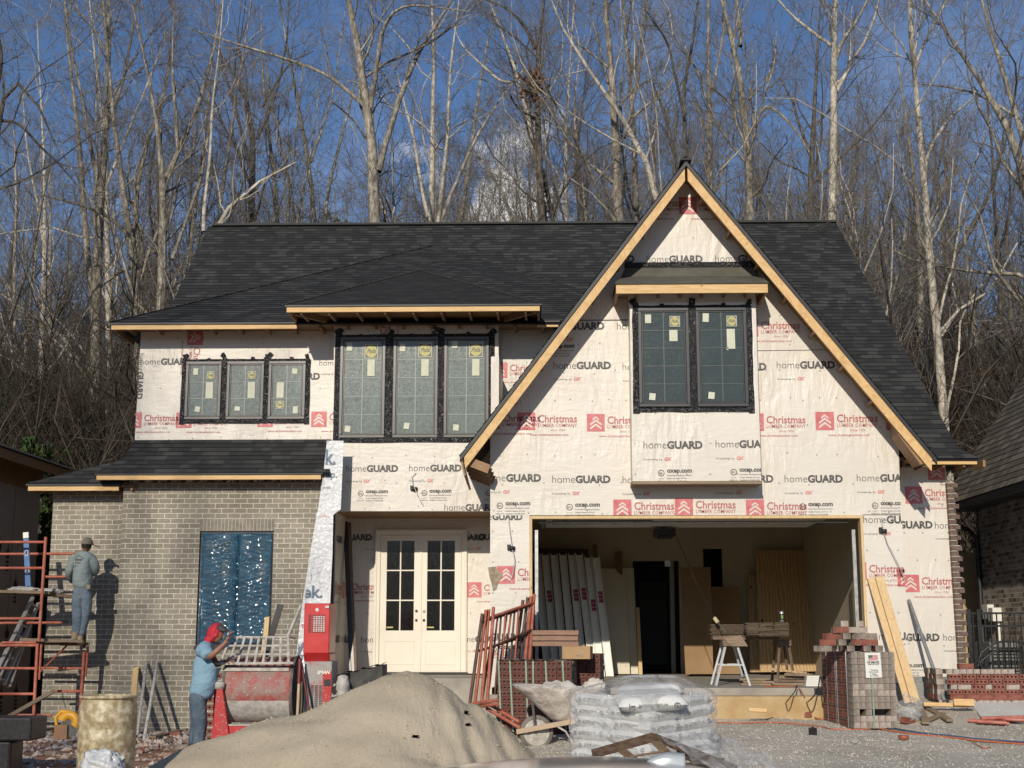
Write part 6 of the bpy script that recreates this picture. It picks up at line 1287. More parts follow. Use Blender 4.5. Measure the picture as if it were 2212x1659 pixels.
# frame
mb = MB(); mb.prism([mx(468, 1484, -.5), mx(480, 1484, -.5), mx(497, 1606, -.5), mx(455, 1610, -.5)], (0, .10, 0)); mb.build('leg', 'mixred', mixer, bevel=.006)
mb = MB(); mb.lathe([(.02, 0), (.065, .005), (.07, .07), (.05, .09)], (mx(474, 1478, -.45).x, YM - .45, mx(474, 1478, -.45).z - .06), 16); mb.build('bearing', 'caked', mixer)
mb = MB(); mb.box((mx(496, 1580).x, YM - .46, mx(500, 1592).z), (mx(700, 1580).x, YM - .36, mx(500, 1563).z)); mb.build('base_beam', 'mixred', mixer, bevel=.006)
mb = MB(); mb.box((mx(498, 1563).x, YM - .465, mx(500, 1563).z + .001), (mx(700, 1580).x, YM - .355, mx(500, 1563).z + .02)); mb.build('caked_ledge', 'caked', mixer, bevel=.006)
mb = MB(); mb.box((mx(462, 1500).x, YM + .0, -.6), (mx(474, 1500).x, YM + .1, zc_)); mb.build('rear_leg', 'darksteel', mixer); mb = MB(); mb.box((mx(636, 1500).x, YM - .1, -.5), (mx(656, 1500).x, YM + .12, zc_ + .1)); mb.build('rear_leg', 'darksteel', mixer)
# housing
def slotted(mb, x0, x1, z0, z1, y, nx, nz, m=1):
    for i in range(nx):
        for k in range(nz):
            a, b = x0 + (x1 - x0) * (i + .15) / nx, x0 + (x1 - x0) * (i + .85) / nx; c, d = z0 + (z1 - z0) * (k + .22) / nz, z0 + (z1 - z0) * (k + .78) / nz; mb.face([(a, y, c), (b, y, c), (b, y, d), (a, y, d)], m)
yh = YM - .30
ux0, ux1, uz0, uz1 = X(656, 1360, yh), X(712, 1360, yh), Z(1412, yh), Z(1303, yh)
mb = MB(); mb.box((ux0, yh, uz0), (ux1, yh + .5, uz1)); mb.prism([Vector((ux0, yh, uz0 - .001)), Vector((ux0, yh + .10, uz0 - .11)), Vector((ux0, yh + .5, uz0 - .11)), Vector((ux0, yh + .5, uz0 - .001))], (ux1 - ux0, 0, 0)); mb.build('engine_cowl', pm('bright red enamel', (.50, .02, .022), (.56, .04, .04), 6, .32), mixer, bevel=.012)
mb = MB(); slotted(mb, X(664, 1360, yh), X(703, 1360, yh), Z(1367, yh), Z(1327, yh), yh - .004, 4, 13, 0); slotted(mb, X(676, 1360, yh), X(702, 1360, yh), Z(1365, yh), Z(1330, yh), yh - .005, 5, 9, 1); mb.lathe([(.02, 0), (.022, -.004)], ((ux0 + ux1) / 2, yh - .001, uz1 - .08), 16, 1, False, 'Y'); mb.box((ux1 - .06, yh - .02, uz1 - .06), (ux1 - .01, yh - .002, uz1 - .03), 1); mb.build('vent_grille', ['black', 'steel'], mixer)
yl = YM - .28; lx0, lx1, lz0, lz1 = X(657, 1480, yl), X(716, 1480, yl), -.45, Z(1429, yl)
mb = MB(); mb.box((lx0, yl, lz0), (lx1, yl + .5, lz1)); mb.build('engine_box', mixmat('grey caked red panel', (.38, .03, .03), (.33, .31, .29), .30, .50), mixer, bevel=.008)
mb = MB(); mb.box((X(696, 1500, yl), yl - .003, lz0), (X(715, 1500, yl), yl - .0005, Z(1450, yl))); mb.build('red_panel', 'mixred', mixer)
mb = MB(); slotted(mb, X(660, 1500, yl), X(697, 1500, yl), Z(1536, yl), Z(1480, yl), yl - .005, 4, 13, 0); mb.box((X(700, 1480, yl), yl - .012, Z(1482, yl)), (X(714, 1480, yl), yl - .004, Z(1468, yl)), 0); vs, fs, W_ = glyphs('WHITEMAN', .04, 2, .25); k_ = .30 / W_; xx0 = X(713, 1460, yl) - .30
mb.raw([(xx0 + v_[0] * k_, yl - .0045, Z(1456, yl) + v_[1] * k_) for v_ in vs], [f for f in fs if min(vs[i][0] for i in f) > W_ * .46], 1); mb.build('panel_print', ['black', 'white'], mixer)
cz = at(740, 1504, YM - .2); mb = MB(); mb.lathe([(.08, 0), (.085, .02), (.07, .06), (.085, .08), (.085, .16), (.07, .2), (.065, .24), (.03, .26)], cz, 18); mb.tube([cz + Vector((-.04, 0, .02)), cz + Vector((-.12, -.05, .0)), cz + Vector((-.16, -.02, .1)), cz + Vector((-.1, .02, .14))], .018, 8); mb.build('filter_canister', 'caked', mixer)
# handles standing against the mixer
def stick_(name, a_, b_, Ya, Yb, r, mat, label, cat, top=None):
    p_, q_ = at(*a_, Ya), at(*b_, Yb); root = empty(name, q_, label, cat); mb = MB(); mb.tube([p_, (p_ + q_) / 2, q_], r, 8); mb.build('shaft', mat, root)
    if top: mb = MB(); d_ = (q_ - p_).normalized(); mb.tube([p_ - d_ * .02, p_ + d_ * top[0]], r * 1.35, 8); mb.build('grip', top[1], root)
    return root
M['handle'] = pm('tan wood handle', (.42, .30, .17), (.52, .40, .26), 12, .6, st=(4, 4, 1)); M['darkred'] = pm('dark red grip', (.13, .012, .015), None, rough=.5)
stick_('shovel', (648, 1427), (641, 1580), YM - .45, YM - .6, .019, 'handle', 'tan shovel handle with dark red grip standing in front of the mixer housing', 'shovel', (.28, 'darkred'))
stick_('hoe', (652, 1436), (674, 1575), YM - .42, YM - .5, .015, 'darkred', 'dark red tool handle crossing behind the tan shovel handle', 'hoe')
stick_('pipe_handle', (650, 1308), (617, 1385), YM + .45, YM + .35, .022, 'caked', 'grey cement caked pole slanting behind the mixer grate', 'pole')
for nm_, px4, y_, mt_, lb_, ct_ in (('pine_board', [(572, 1333), (582, 1332), (570, 1480), (556, 1480)], YM + .9, 'pineZ', 'new pine board standing behind the mixer grate', 'board'), ('black_channel', [(600, 1304), (612, 1307), (560, 1480), (545, 1480)], YM + .8, 'black', 'black metal channel slanting up behind the mixer grate', 'channel')):
    mb = MB(); mb.prism([at(*q, y_) for q in px4], (0, .05, 0)); thing(nm_, mb, mt_, lb_, ct_, bevel=.003)
# red bricks standing behind the mixer legs
for k in range(9):
    P = at(464, 1596 - k * 17, YM + .55); loosebrick(P, (0, 0, .2 * ((k % 3) - 1)), 0, 'red cored brick, number %s from the ground in the column behind the mixer leg' % ['one', 'two', 'three', 'four', 'five', 'six', 'seven', 'eight', 'nine'][k] if False else '%s red brick of the column glimpsed behind the left mixer leg' % ['lowest', 'second lowest', 'third lowest', 'fourth lowest', 'middle', 'fourth from top', 'third from top', 'second from top', 'topmost'][k], 'bricks behind the mixer', mh2); 
# dark covered stack
mb = MB(); ta, tb = at(716, 1462, 17.9), at(826, 1436, 18.3)
mb.prism([ta, tb, at(826, 1466, 18.3), at(716, 1520, 17.9)], (0.0, .55, 0)); 
mb.grid(lambda u, v: tuple(ta * (1 - u) + tb * u + Vector((0, -.03 + .62 * v, .012 + .014 * math.sin(u * 23 + v * 5)))), 26, 6, 1)
thing('covered_stack', mb, [pm('dark weathered forms', (.06, .058, .055), (.12, .115, .105), 6, .8, bs=.5, bscale=14), 'oldwood'], 'low dark stack of form boards behind the sand pile left of the door', 'stack', bevel=.006)
# ================================================================ barrel, bag, tub, saw
YBA = 14.55; bc = at(235, 1512, YBA); rb = .30; zt_ = at(235, 1504, YBA - rb).z; br = empty('plastic_barrel', (bc.x, YBA, -.62), 'open topped cream plastic barrel splashed with mortar at lower left', 'barrel'); hB = zt_ + .62
M['cream'] = pm('stained cream plastic', (.30, .235, .13), (.52, .44, .28), 16, .45, c3=(.66, .62, .52), bs=.3, bscale=18, detail=8, lo=.4, hi=.58)
mb = MB(); b0 = (bc.x, YBA, -.62); mb.lathe([(.24, 0), (.27, .02), (.285, .12), (.29, hB * .36), (.283, hB * .37), (.292, hB * .385), (.298, hB * .62), (.290, hB * .63), (.298, hB * .645), (.292, hB * .88), (.272, hB * .95), (.272, hB * .965), (.298, hB * .97), (.300, hB), (.285, hB), (.27, hB * .95), (.27, hB * .1), (.0, hB * .1)], b0, 48, cap=False); mb.build('body', 'cream', br)
crumple('plastic_bag', at(222, 1655, 13.95), .17, pm('crumpled grey white plastic', (.5, .52, .54), (.68, .69, .7), 5, .3, bs=.8, bscale=14, bd=.03), 'crumpled whitish plastic bag in front of the cream barrel', 'bag', 9, .55, sq=(1.1, .8, .9))
tb_ = at(0, 1556, 15.6); tub = empty('plastic_tub', (tb_.x - .2, 15.6, -.6), 'black plastic tub with a thick rim cut off by the lower left corner', 'tub')
mb = MB(); x1_, x2_ = X(103, 1560, 15.8), X(48, 1620, 15.7); mb.box((x1_ - 1.2, 15.3, Z(1603, 15.3)), (x1_, 15.8, Z(1552, 15.3))); mb.build('rim', 'black', tub, bevel=.02)
mb = MB(); mb.box((x2_ - 1.0, 15.36, -.6), (x2_, 15.75, Z(1604, 15.3))); mb.build('body', 'black', tub, bevel=.03)
sp_ = at(140, 1580, 17.0); saw = empty('cutoff_saw', sp_, 'yellow cut-off saw standing on rubble beside the cream barrel', 'saw'); M['sawy'] = pm('yellow plastic', (.62, .30, .02), (.7, .36, .03), 6, .45)
mb = MB(); c_ = at(146, 1560, 17.0); vs = []
for i in range(15):
    a = R(-35) + R(200) * i / 14
    for r_, y_ in ((.04, -.03), (.135, -.03), (.135, .04), (.04, .04)): vs.append((c_.x + .02 + r_ * math.cos(a), c_.y + y_, c_.z + r_ * math.sin(a)))
mb.raw(vs, [(4 * i + j, 4 * i + (j + 1) % 4, 4 * i + 4 + (j + 1) % 4, 4 * i + 4 + j) for i in range(14) for j in range(4)], 0, True); mb.build('blade_guard', 'sawy', saw)
mb = MB(); mb.tube([c_ + Vector((-.12, 0, -.1)), c_ + Vector((-.15, 0, .06)), c_ + Vector((-.08, 0, .13)), c_ + Vector((.02, 0, .12))], .022, 8); mb.build('handle', 'sawy', saw)
mb = MB(); mb.box(c_ + Vector((-.14, -.06, -.2)), c_ + Vector((.02, .08, -.03))); mb.lathe([(.12, 0), (.12, .006)], (c_.x + .03, c_.y - .02, c_.z - .06), 24, 1, False, 'Y'); mb.build('engine', [pm('dusty orange brown', (.30, .14, .05), (.2, .12, .08), 9, .7), 'darksteel'], saw, bevel=.01)
lean('timber_strip', (117, 1492), (5, 1556), 17.2, 17.8, .05, .03, 'osb', 'pale wood lath leaning on the lower scaffold rail at far left', 'board')
lean('steel_pole', (316, 1432), (296, 1590), 20.2, 21.68, 0, 0, 'caked', 'left of two cement caked poles leaning on the brick wall', 'pole', 'caked poles on the brick wall', r=.024)
lean('steel_pole', (340, 1430), (311, 1600), 20.1, 21.68, 0, 0, 'caked', 'right of two cement caked poles leaning on the brick wall', 'pole', 'caked poles on the brick wall', r=.026)
lean('pine_board', (294, 1443), (284, 1570), 20.6, 21.70, .09, .03, 'pineZ', 'pine board leaning on the brick wall behind the barrel', 'board')
for i, (a_, b_, w_, m_) in enumerate((((748, 1127), (763, 1452), .05, 'black'), ((755, 1129), (768, 1452), .05, 'oldwood'), ((744, 1140), (757, 1452), .03, 'black'))):
    lean('downspout', a_, b_, 22.6, 23.1, w_, .05, m_, ['long black downspout standing in the left corner of the porch', 'brown strip standing beside the black downspout in the porch', 'thin black strip left of the porch downspout'][i], 'downspout')
# rubble left
def rubble(n, x0, x1, y0, y1, seed, smin, smax):
    rs = random.Random(seed)
    for k in range(n):
        x_, y_ = rs.uniform(x0, x1), rs.uniform(y0, y1); s = rs.uniform(smin, smax); P = Vector((x_, y_, gz(x_, y_) + s * .35))
        kind = rs.randrange(5)
        if kind < 3:
            o = loosebrick(P, (rs.uniform(-.6, .6), rs.uniform(-.5, .5), rs.uniform(0, 3)), 0, 'brick or brick piece in the rubble along the left brick wall', 'rubble bricks along the left wall', [mh2, mhs[1], mhs[2]][kind]); o.scale = (rs.uniform(.4, 1), rs.uniform(.7, 1), rs.uniform(.7, 1))
rubble(85, -8.1, -3.6, 20.0, 21.5, 3, .06, .12); rubble(26, -6.6, -3.2, 17.2, 19.8, 8, .05, .1)
def rb_f(r): 
    x = r.uniform(-8.3, -3.3); return x, 21.55 - abs(r.normal(0, .9)) if r.random() < .75 else r.uniform(15, 21)
tag(stones('rubble', pm('mortar rubble', (.34, .24, .19), (.55, .50, .45), 2.2, .95), 4200, rb_f, .015, .07, 6), 'small mortar and brick rubble along the foot of the left wall', 'rubble')
for k, (a_, b_, y_) in enumerate((((60, 1590), (150, 1576), 17.6), ((440, 1634), (490, 1616), 16.0), ((330, 1600), (400, 1585), 19.4), ((150, 1612), (228, 1600), 17.2))):
    mb = MB(); pa_, pb_ = gr(*a_) + Vector((0, 0, .05)), gr(*b_) + Vector((0, 0, .06)); mb.bar(pa_, pb_, .09, .035); thing('wood_scrap', mb, 'oldwood' if k != 1 else 'osb', ['board lying in the rubble left of the yellow saw', 'pale splintered board at the left foot of the sand pile', 'board in the rubble under the caked poles', 'dark board lying on red dirt left of the barrel'][k], 'board', bevel=.004)
# ================================================================ scaffold with planks
M['scaf'] = pm('rusty orange red scaffold paint', (.36, .085, .045), (.48, .17, .11), 9, .6, c3=(.42, .34, .30)); M['scafdk'] = pm('dark worn scaffold paint', (.07, .045, .035), (.16, .08, .05), 9, .6)
sf = empty('scaffold', at(80, 1590, 20.8), 'rusty orange tubular scaffold standing by the left brick wall', 'scaffold')
def tb(pts, Y, r=.021, m='scaf', nm='tube', Y2=None):
    mb = MB(); mb.tube([at(pts[0][0], pts[0][1], Y), at(pts[1][0], pts[1][1], Y2 or Y)], r, 8); mb.build(nm, m, sf)
YA, YBk = 20.75, 21.45
for pts in (((-30, 1171), (97, 1171)), ((-30, 1227), (93, 1227)), ((-30, 1336), (86, 1336)), ((-30, 1443), (80, 1444)), ((-30, 1499), (76, 1499)), ((35, 1545), (72, 1545)), ((5, 1388), (78, 1388)), ((-30, 1394), (80, 1394))): tb(pts, YA, nm='rail')
for pts in (((-30, 1197), (160, 1196)), ((94, 1246), (146, 1246)), ((-30, 1346), (134, 1345)), ((80, 1443), (180, 1444)), ((112, 1493), (176, 1493)), ((80, 1545), (112, 1545)), ((130, 1392), (190, 1392))): tb(pts, YBk, nm='rail')
tb(((99, 1160), (84, 1386)), YA, .025, nm='post'); tb(((81, 1390), (71, 1580)), YA, .026, nm='post'); tb(((89, 1392), (84, 1468)), YA + .05, .022, 'scaf', 'coupler')
tb(((187, 1290), (182, 1400)), YBk, .024, 'scafdk', 'post'); tb(((182, 1404), (170, 1585)), YBk, .026, nm='post'); tb(((190, 1396), (184, 1462)), YBk + .04, .022, 'scaf', 'coupler'); tb(((148, 1391), (88, 1450)), YBk, .014, 'scaf', 'brace', YA); tb(((96, 1470), (103, 1500)), YBk, .008, 'steel', 'brace')
def plank(name, A_, B_, wd, th, lab, m='osb'):
    mb = MB(); mb.bar(A_, B_, wd, th); return thing(name, mb, m, lab, 'plank', 'scaffold planks', bevel=.005)
zpl = Z(1386, 20.8)
plank('scaffold_plank', Vector((X(40, 1380, 20.9), 20.95, zpl + .03)), Vector((X(178, 1390, 21.25), 21.25, zpl + .0)), .28, .045, 'weathered plank the mason stands on, on the lower scaffold level')
plank('scaffold_plank', Vector((X(-30, 1380, 20.8), 21.15, zpl - .03)), Vector((X(168, 1390, 21.0), 21.55, zpl - .04)), .24, .04, 'plank under the mason plank reaching out of the left edge', 'oldwood')
zp2 = Z(1279, 20.8)
plank('scaffold_plank', Vector((X(-30, 1276, 20.8), 20.85, zp2 + .02)), Vector((X(100, 1280, 20.8), 21.0, zp2 - .0)), .26, .045, 'upper level plank at waist height left of the mason', 'osb')
plank('scaffold_plank', Vector((X(60, 1284, 21.0), 21.1, zp2 + .0)), Vector((X(152, 1288, 21.2), 21.35, zp2 - .05)), .3, .05, 'mortar covered upper plank ending beside the mason', 'oldwood')
crumple('mortar_lump', at(105, 1277, 21.15), .11, 'caked', 'lump of fresh mortar on the upper scaffold plank', 'mortar', 5, .4, sq=(2.0, .8, .35)); crumple('mortar_lump', at(50, 1273, 20.95), .10, 'caked', 'whitish rag and mortar beside the blue level on the upper plank', 'mortar', 6, .4, sq=(2.2, .7, .4))
lv = empty('spirit_level', at(60, 1268, 20.95), 'long blue spirit level standing upright on the scaffold plank', 'level'); l0, l1 = at(61, 1267, 20.95), at(56, 1150, 21.0); d_ = (l1 - l0)
mb = MB(); mb.bar(l0, l0 + d_ * .88, .085, .03, up=(0, -1, 0)); mb.build('body', pm('blue level paint', (.02, .11, .32), (.05, .18, .42), 10, .4), lv, bevel=.004)
mb = MB(); mb.bar(l0 + d_ * .89, l1, .086, .032, up=(0, -1, 0)); mb.build('end_cap', 'white', lv, bevel=.004)
mb = MB()
for t_ in (.28, .62): 
    P = l0 + d_ * t_ + Vector((0, -.018, 0)); 
    for q in ring(0, 0, .03, .008, 12): mb.face([(P.x + a * .8, P.y, P.z + b * 1.7) for a, b in q], 0)
    mb.face([(P.x + .016 * math.cos(a), P.y + .001, P.z + .036 * math.sin(a)) for a in [i * .628 for i in range(10)]], 1)
mb.build('vial_window', ['white', 'black'], lv)
ld = empty('aluminium_ladder', at(0, 1440, 20.6), 'aluminium extension ladder leaning behind the scaffold at far left', 'ladder')
M['alu'] = pm('dusty aluminium', (.42, .42, .39), (.56, .55, .52), 14, .4, .4)
r0, r1, s0, s1 = at(-22, 1478, 21.0), at(71, 1290, 21.5), at(8, 1480, 21.3), at(84, 1302, 21.8)
for a_, b_ in ((r0, r1), (s0, s1), (r0 + Vector((.06, .05, -.03)), r1 + Vector((-.10, .05, -.25))), (s0 + Vector((.06, .05, -.03)), s1 + Vector((-.10, .05, -.2)))): mb = MB(); mb.bar(a_, b_, .03, .085, up=(1, -.6, .5)); mb.build('rail', 'alu', ld, bevel=.003)
for k in range(8): t = (k + .5) / 8; mb = MB(); mb.tube([r0 + (r1 - r0) * t, s0 + (s1 - s0) * t], .017, 8); mb.build('rung', 'alu', ld)
# ================================================================ scaffold frames leaning by the door
tops = [((1042, 1325), (1016, 1512), 'scafdk'), ((1050, 1317), (1026, 1518), 'scaf'), ((1056, 1316), (1041, 1512), 'scaf'), ((1066, 1311), (1053, 1511), 'scaf')]
backs = [((1130, 1296), (1113, 1420), 'scafdk'), ((1140, 1290), (1124, 1418), 'scafdk'), ((1147, 1288), (1136, 1412), 'scaf'), ((1154, 1283), (1146, 1398), 'scaf')]
fl = ['with a dark front post, the leftmost', 'second from the left', 'third from the left', 'with the top rail in front, the rightmost']
for k in range(4):
    (t0, b0, m0), (t1, b1, m1) = tops[k], backs[k]; Y0, Y1 = 18.7 + .07 * k, 19.75 + .05 * k; fr_ = empty('scaffold_section', at(*b0, Y0), 'orange scaffold frame leaning by the porch, ' + fl[k], 'scaffold frame', 'scaffold frames leaning by the porch')
    a_, b_, c_, d_ = at(*t0, Y0), at(*b0, Y0), at(*t1, Y1), at(*b1, Y1); b2 = b_ + (b_ - a_) * .05; d2 = c_ + (d_ - c_) * 1.6
    for p_, q_, mm in ((a_, b2, m0), (c_, d2, m1)): mb = MB(); mb.tube([p_, q_], .023, 8); mb.build('post', mm, fr_)
    lp_ = lambda s, e, t: s + (e - s) * t
    tA, tB = lp_(a_, b2, .10), lp_(c_, d2, .10); mb = MB(); mb.tube([tA, tB], .021, 8); mb.build('cross_rail', 'scaf' if k % 2 else 'scafdk', fr_)
    mA, mB2 = lp_(a_, b2, .42), lp_(c_, d2, .42); mb = MB(); mb.tube([mA, mB2], .017, 8); mb.build('cross_rail', 'scafdk', fr_)
    for j in (.3, .62):
        mb = MB(); mb.tube([lp_(tA, tB, j), lp_(lp_(a_, c_, j), lp_(b2, d2, j), .95)], .015, 6); mb.build('ladder_bar', 'scaf' if (j + k) % 2 > 1 else 'scafdk', fr_)
for k, (a_, b_) in enumerate((((1051, 1530), (1124, 1573)), ((1058, 1522), (1122, 1560)), ((1022, 1520), (1075, 1512)), ((1035, 1526), (1076, 1521)))):
    mb = MB(); mb.tube([at(*a_, 17.6), at(*b_, 17.3)], .022, 8); thing('scaffold_brace', mb, 'scaf', ['long loose tube at the foot of the leaning frames, nearest', 'long loose tube behind the nearest one at the foot of the frames', 'short tube end crossing at the foot of the frames', 'lower short tube end at the foot of the frames'][k], 'tube', 'loose tubes under the leaning frames')
# ================================================================ wheelbarrow
YW = 17.0; wbw = empty('wheelbarrow', at(1160, 1617, YW), 'mortar caked wheelbarrow loaded with cloths beside the white bags', 'wheelbarrow')
def wb_(px, py, dy=0): return at(px, py, YW + dy)
rimf = [(1116, 1485), (1150, 1481), (1220, 1487), (1290, 1497)]
def tray(u, v):    # u around rim, v down to the bottom
    a = u * 2 * math.pi; cx_, hw, dp = wb_(1208, 1490).x, .56, .34
    x = math.cos(a); y = math.sin(a); ex = abs(x) ** .75 * (1 if x > 0 else -1); ey = abs(y) ** .75 * (1 if y > 0 else -1)
    rim = Vector((cx_ + ex * hw * (1.0 if x > 0 else 1.0), YW + ey * dp, wb_(1210, 1490).z + .03 - .03 * x)); bot = Vector((cx_ + .10 + ex * .17, YW + ey * .16, wb_(1210, 1556).z))
    t = v ** .8; p_ = rim * (1 - t) + bot * t; return tuple(p_)
mb = MB(); mb.grid(tray, 48, 10); mb.face([tray(i / 24, 1) for i in range(24)]); mb.build('tray', pm('mortar crusted tray', (.34, .28, .24), (.60, .55, .49), 7, .85, c3=(.66, .62, .56), bs=.9, bscale=22, bd=.02), wbw, solid=.012)
mb = MB(); mb.tube([Vector(tray(i / 40, 0)) for i in range(41)], .013, 8, cap=False); mb.build('rim', 'caked', wbw)
wc = wb_(1159, 1582, -.02); 
mb = MB(); R_ = .205; mb.lathe([(R_ - .05, -.035), (R_ - .02, -.042), (R_ - .004, -.025), (R_, 0), (R_ - .004, .025), (R_ - .02, .042), (R_ - .05, .035)], (wc.x, wc.y, wc.z), 40, 0, True, 'Y', False); mb.build('tyre', pm('dusty rubber', (.10, .09, .075), (.22, .2, .17), 9, .9), wbw)
mb = MB(); mb.lathe([(.03, -.045), (.06, -.03), (.11, -.02), (R_ - .055, -.036), (R_ - .045, -.03), (R_ - .045, .03), (.03, .045)], (wc.x, wc.y, wc.z), 40, 0, True, 'Y'); mb.build('rim', 'caked', wbw)
for dy in (-.10, .12):
    mb = MB(); mb.bar(wb_(1116, 1581, dy * .8), wb_(1250, 1556, dy * 2.4), .035, .06); mb.build('handle', pm('caked wooden handle', (.42, .34, .26), (.56, .40, .24), 4, .8), wbw, bevel=.005)
    mb = MB(); mb.tube([wb_(1205, 1570, dy * 1.8), wb_(1222, 1580, dy * 2), wb_(1238, 1607, dy * 2)], .013, 6); mb.build('leg', 'caked', wbw)
    mb = MB(); mb.bar(wb_(1150, 1512, dy * 1.6), wb_(1157, 1584, dy * .9), .03, .01); mb.build('strut', 'darksteel', wbw)
mb = MB()
def cloth(c_, sx, sy, sz, seed):
    rr = np.random.default_rng(seed); ph = rr.random(8) * 6
    def f(u, v):
        a, b = (u - .5) * 2, (v - .5) * 2; e = max(0, 1 - (a * a + b * b) * .55); fold = sum(math.sin(a * (3 + 1.7 * k) + b * (4.5 - 1.1 * k) + ph[k]) for k in range(6)) * .13; return (c_[0] + a * sx, c_[1] + b * sy, c_[2] + sz * (e ** .6 + fold * e) - (1 - e) * sz * .4)
    return f
M['cloth'] = pm('dirty white cloth', (.56, .50, .44), (.66, .61, .55), 6, .9, bs=.5, bscale=16, bd=.02)
mb.grid(cloth(wb_(1205, 1491), .27, .24, .10, 3), 40, 30); thing('cloth', mb, 'cloth', 'dirty white cloth spread over the wheelbarrow tray', 'cloth')
crumple('cloth', wb_(1284, 1486, -.05), .13, 'cloth', 'bundled dirty cloth at the right end of the wheelbarrow', 'cloth', 14, .5, sq=(1.0, .8, .8))
# ================================================================ car at the lower edge
M['carpaint'] = pm('silver car paint', (.42, .43, .45), None, rough=.16, metal=.55, spec=.8); M['carglass'] = pm('dark car glass', (.01, .012, .013), None, rough=.03)
YC = 5.3; tz_ = at(1290, 1643, YC).z + .028; CA = R(235); car = empty('parked_car', (X(1330, 1640, YC) + .9 * math.cos(CA), YC + .9 * math.sin(CA), tz_ - 1.46), 'silver car with shark fin aerial, only its roof top showing at the bottom edge', 'car'); car.rotation_euler = (0, 0, CA); ORG[car.name] = Vector((0, 0, 0))
# local frame: +x forward
def bodyf(u, v):
    x = -2.2 + 4.4 * u; a = v * math.pi; top_ = .80 if abs(x) < 2.05 else .62; w_ = .90 * (1 - abs(x / 2.35) ** 6); c_, s_ = math.cos(a), math.sin(a); return (x, w_ * (abs(c_) ** .4) * (1 if c_ > 0 else -1), .22 + top_ * (abs(s_) ** .45) * (1 - .18 * max(0, (x - .9) / 1.3)))
mb = MB(); mb.grid(bodyf, 40, 24); mb.build('body', 'carpaint', car, bevel=0)
def cab(u, v, hs=1.0):
    x = -1.75 + 2.9 * u; a = v * math.pi; c_, s_ = math.cos(a), math.sin(a); h = max(0, 1 - abs((x + .3) / 1.5) ** 3.2) ** .8; w_ = .52 + .26 * (1 - abs(s_) ** .5); return (x, w_ * (abs(c_) ** .55) * (1 if c_ > 0 else -1) * (.86 + .14 * h), .98 + .45 * h * (abs(s_) ** .42))
mb = MB(); mb.grid(cab, 44, 24); mb.build('cabin_glass', 'carglass', car)
def rooff(u, v): x = -1.05 + 1.55 * u; y = (v - .5) * 1.12; return (x, y, 1.46 - .028 * ((x + .25) / .8) ** 2 - .11 * (abs(y) / .56) ** 3.0 + .0)
mb = MB(); mb.grid(rooff, 30, 24); mb.build('roof', 'carpaint', car, solid=.02)
for sx_ in (-1.35, 1.35):
    for sy_ in (-.78, .78): mb = MB(); mb.lathe([(.2, -.1), (.31, -.1), (.33, -.06), (.33, .06), (.31, .1), (.2, .1)], (sx_, sy_, .33), 28, 0, True, 'Y'); w_ = mb.build('tyre', 'black', car); mb = MB(); mb.lathe([(.03, -.09), (.21, -.08), (.21, .08), (.03, .09)], (sx_, sy_, .33), 20, 0, True, 'Y'); mb.build('rim', 'steel', w_)
fa, fb, fc, fd, fe = at(1398, 1643, YC - .12), at(1436, 1624, YC - .12), at(1472, 1627, YC - .12), at(1480, 1660, YC - .12), at(1398, 1660, YC - .12)
mb = MB(); n = 14; vs = []
for i in range(n + 1):
    t = i / n; x = fa.x + (fd.x - fa.x) * t; zt2 = fa.z + (fb.z - fa.z) * math.sin(min(1, t / .62) * 1.5708) ** .9 if t < .62 else fb.z - (fb.z - fc.z) * (t - .62) / .38
    hw = .014 * math.sin(min(1, t * 1.15 + .08) * 1.5708)
    for y_, z_ in ((-hw, fd.z), (-hw * .8, fd.z + (zt2 - fd.z) * .6), (0, zt2), (hw * .8, fd.z + (zt2 - fd.z) * .6), (hw, fd.z)): vs.append((x, fa.y + y_, z_))
mb.raw(vs, [(5 * i + j, 5 * i + j + 1, 5 * i + j + 6, 5 * i + j + 5) for i in range(n) for j in range(4)] + [(5 * n, 5 * n + 1, 5 * n + 2, 5 * n + 3, 5 * n + 4)], 0, True)
inv = (Matrix.Translation(car.location) @ Matrix.Rotation(CA, 4, 'Z')).inverted(); mb.v = [tuple(inv @ Vector(q)) for q in mb.v]; mb.build('shark_fin_aerial', pm('pale grey gloss', (.40, .44, .46), None, rough=.22), car)
# ================================================================ people
def skin(name, verts, edges, radii, mat, parent, lvl=2, org=None, root=0):
    o = ORG[parent.name] if parent is not None else Vector(org); me = bpy.data.meshes.new(name); me.from_pydata([tuple(Vector(v) - o) for v in verts], edges, []); ob = bpy.data.objects.new(name, me); C.objects.link(ob)
    s = ob.modifiers.new('skin', 'SKIN'); s.use_smooth_shade = True; s.branch_smoothing = .6
    for i, r in enumerate(radii): me.skin_vertices[0].data[i].radius = (r, r) if not hasattr(r, '__len__') else r; me.skin_vertices[0].data[i].use_root = (i == root)
    b = ob.modifiers.new('sub', 'SUBSURF'); b.levels = lvl; b.render_levels = lvl; me.materials.append(M[mat] if isinstance(mat, str) else mat)
    if parent is not None: ob.parent = parent
    else: ob.location = o
    ORG[ob.name] = o; return ob
M['skin'] = pm('tanned skin', (.24, .115, .065), (.30, .15, .09), 12, .55); M['jeans'] = pm('dusty blue jeans', (.055, .085, .125), (.13, .17, .20), 5, .9, bs=.9, bscale=9, bd=.05, c3=(.24, .25, .24)); M['jeans2'] = pm('pale worn blue jeans', (.10, .145, .19), (.18, .23, .27), 5, .9, bs=.9, bscale=9, bd=.05)
M['shirtblue'] = pm('light blue cotton', (.19, .33, .44), (.24, .38, .48), 4, .9, bs=.9, bscale=7, bd=.06); M['shirtgrey'] = pm('pale blue grey cotton', (.19, .24, .245), (.25, .30, .30), 4, .9, bs=.9, bscale=7, bd=.06)
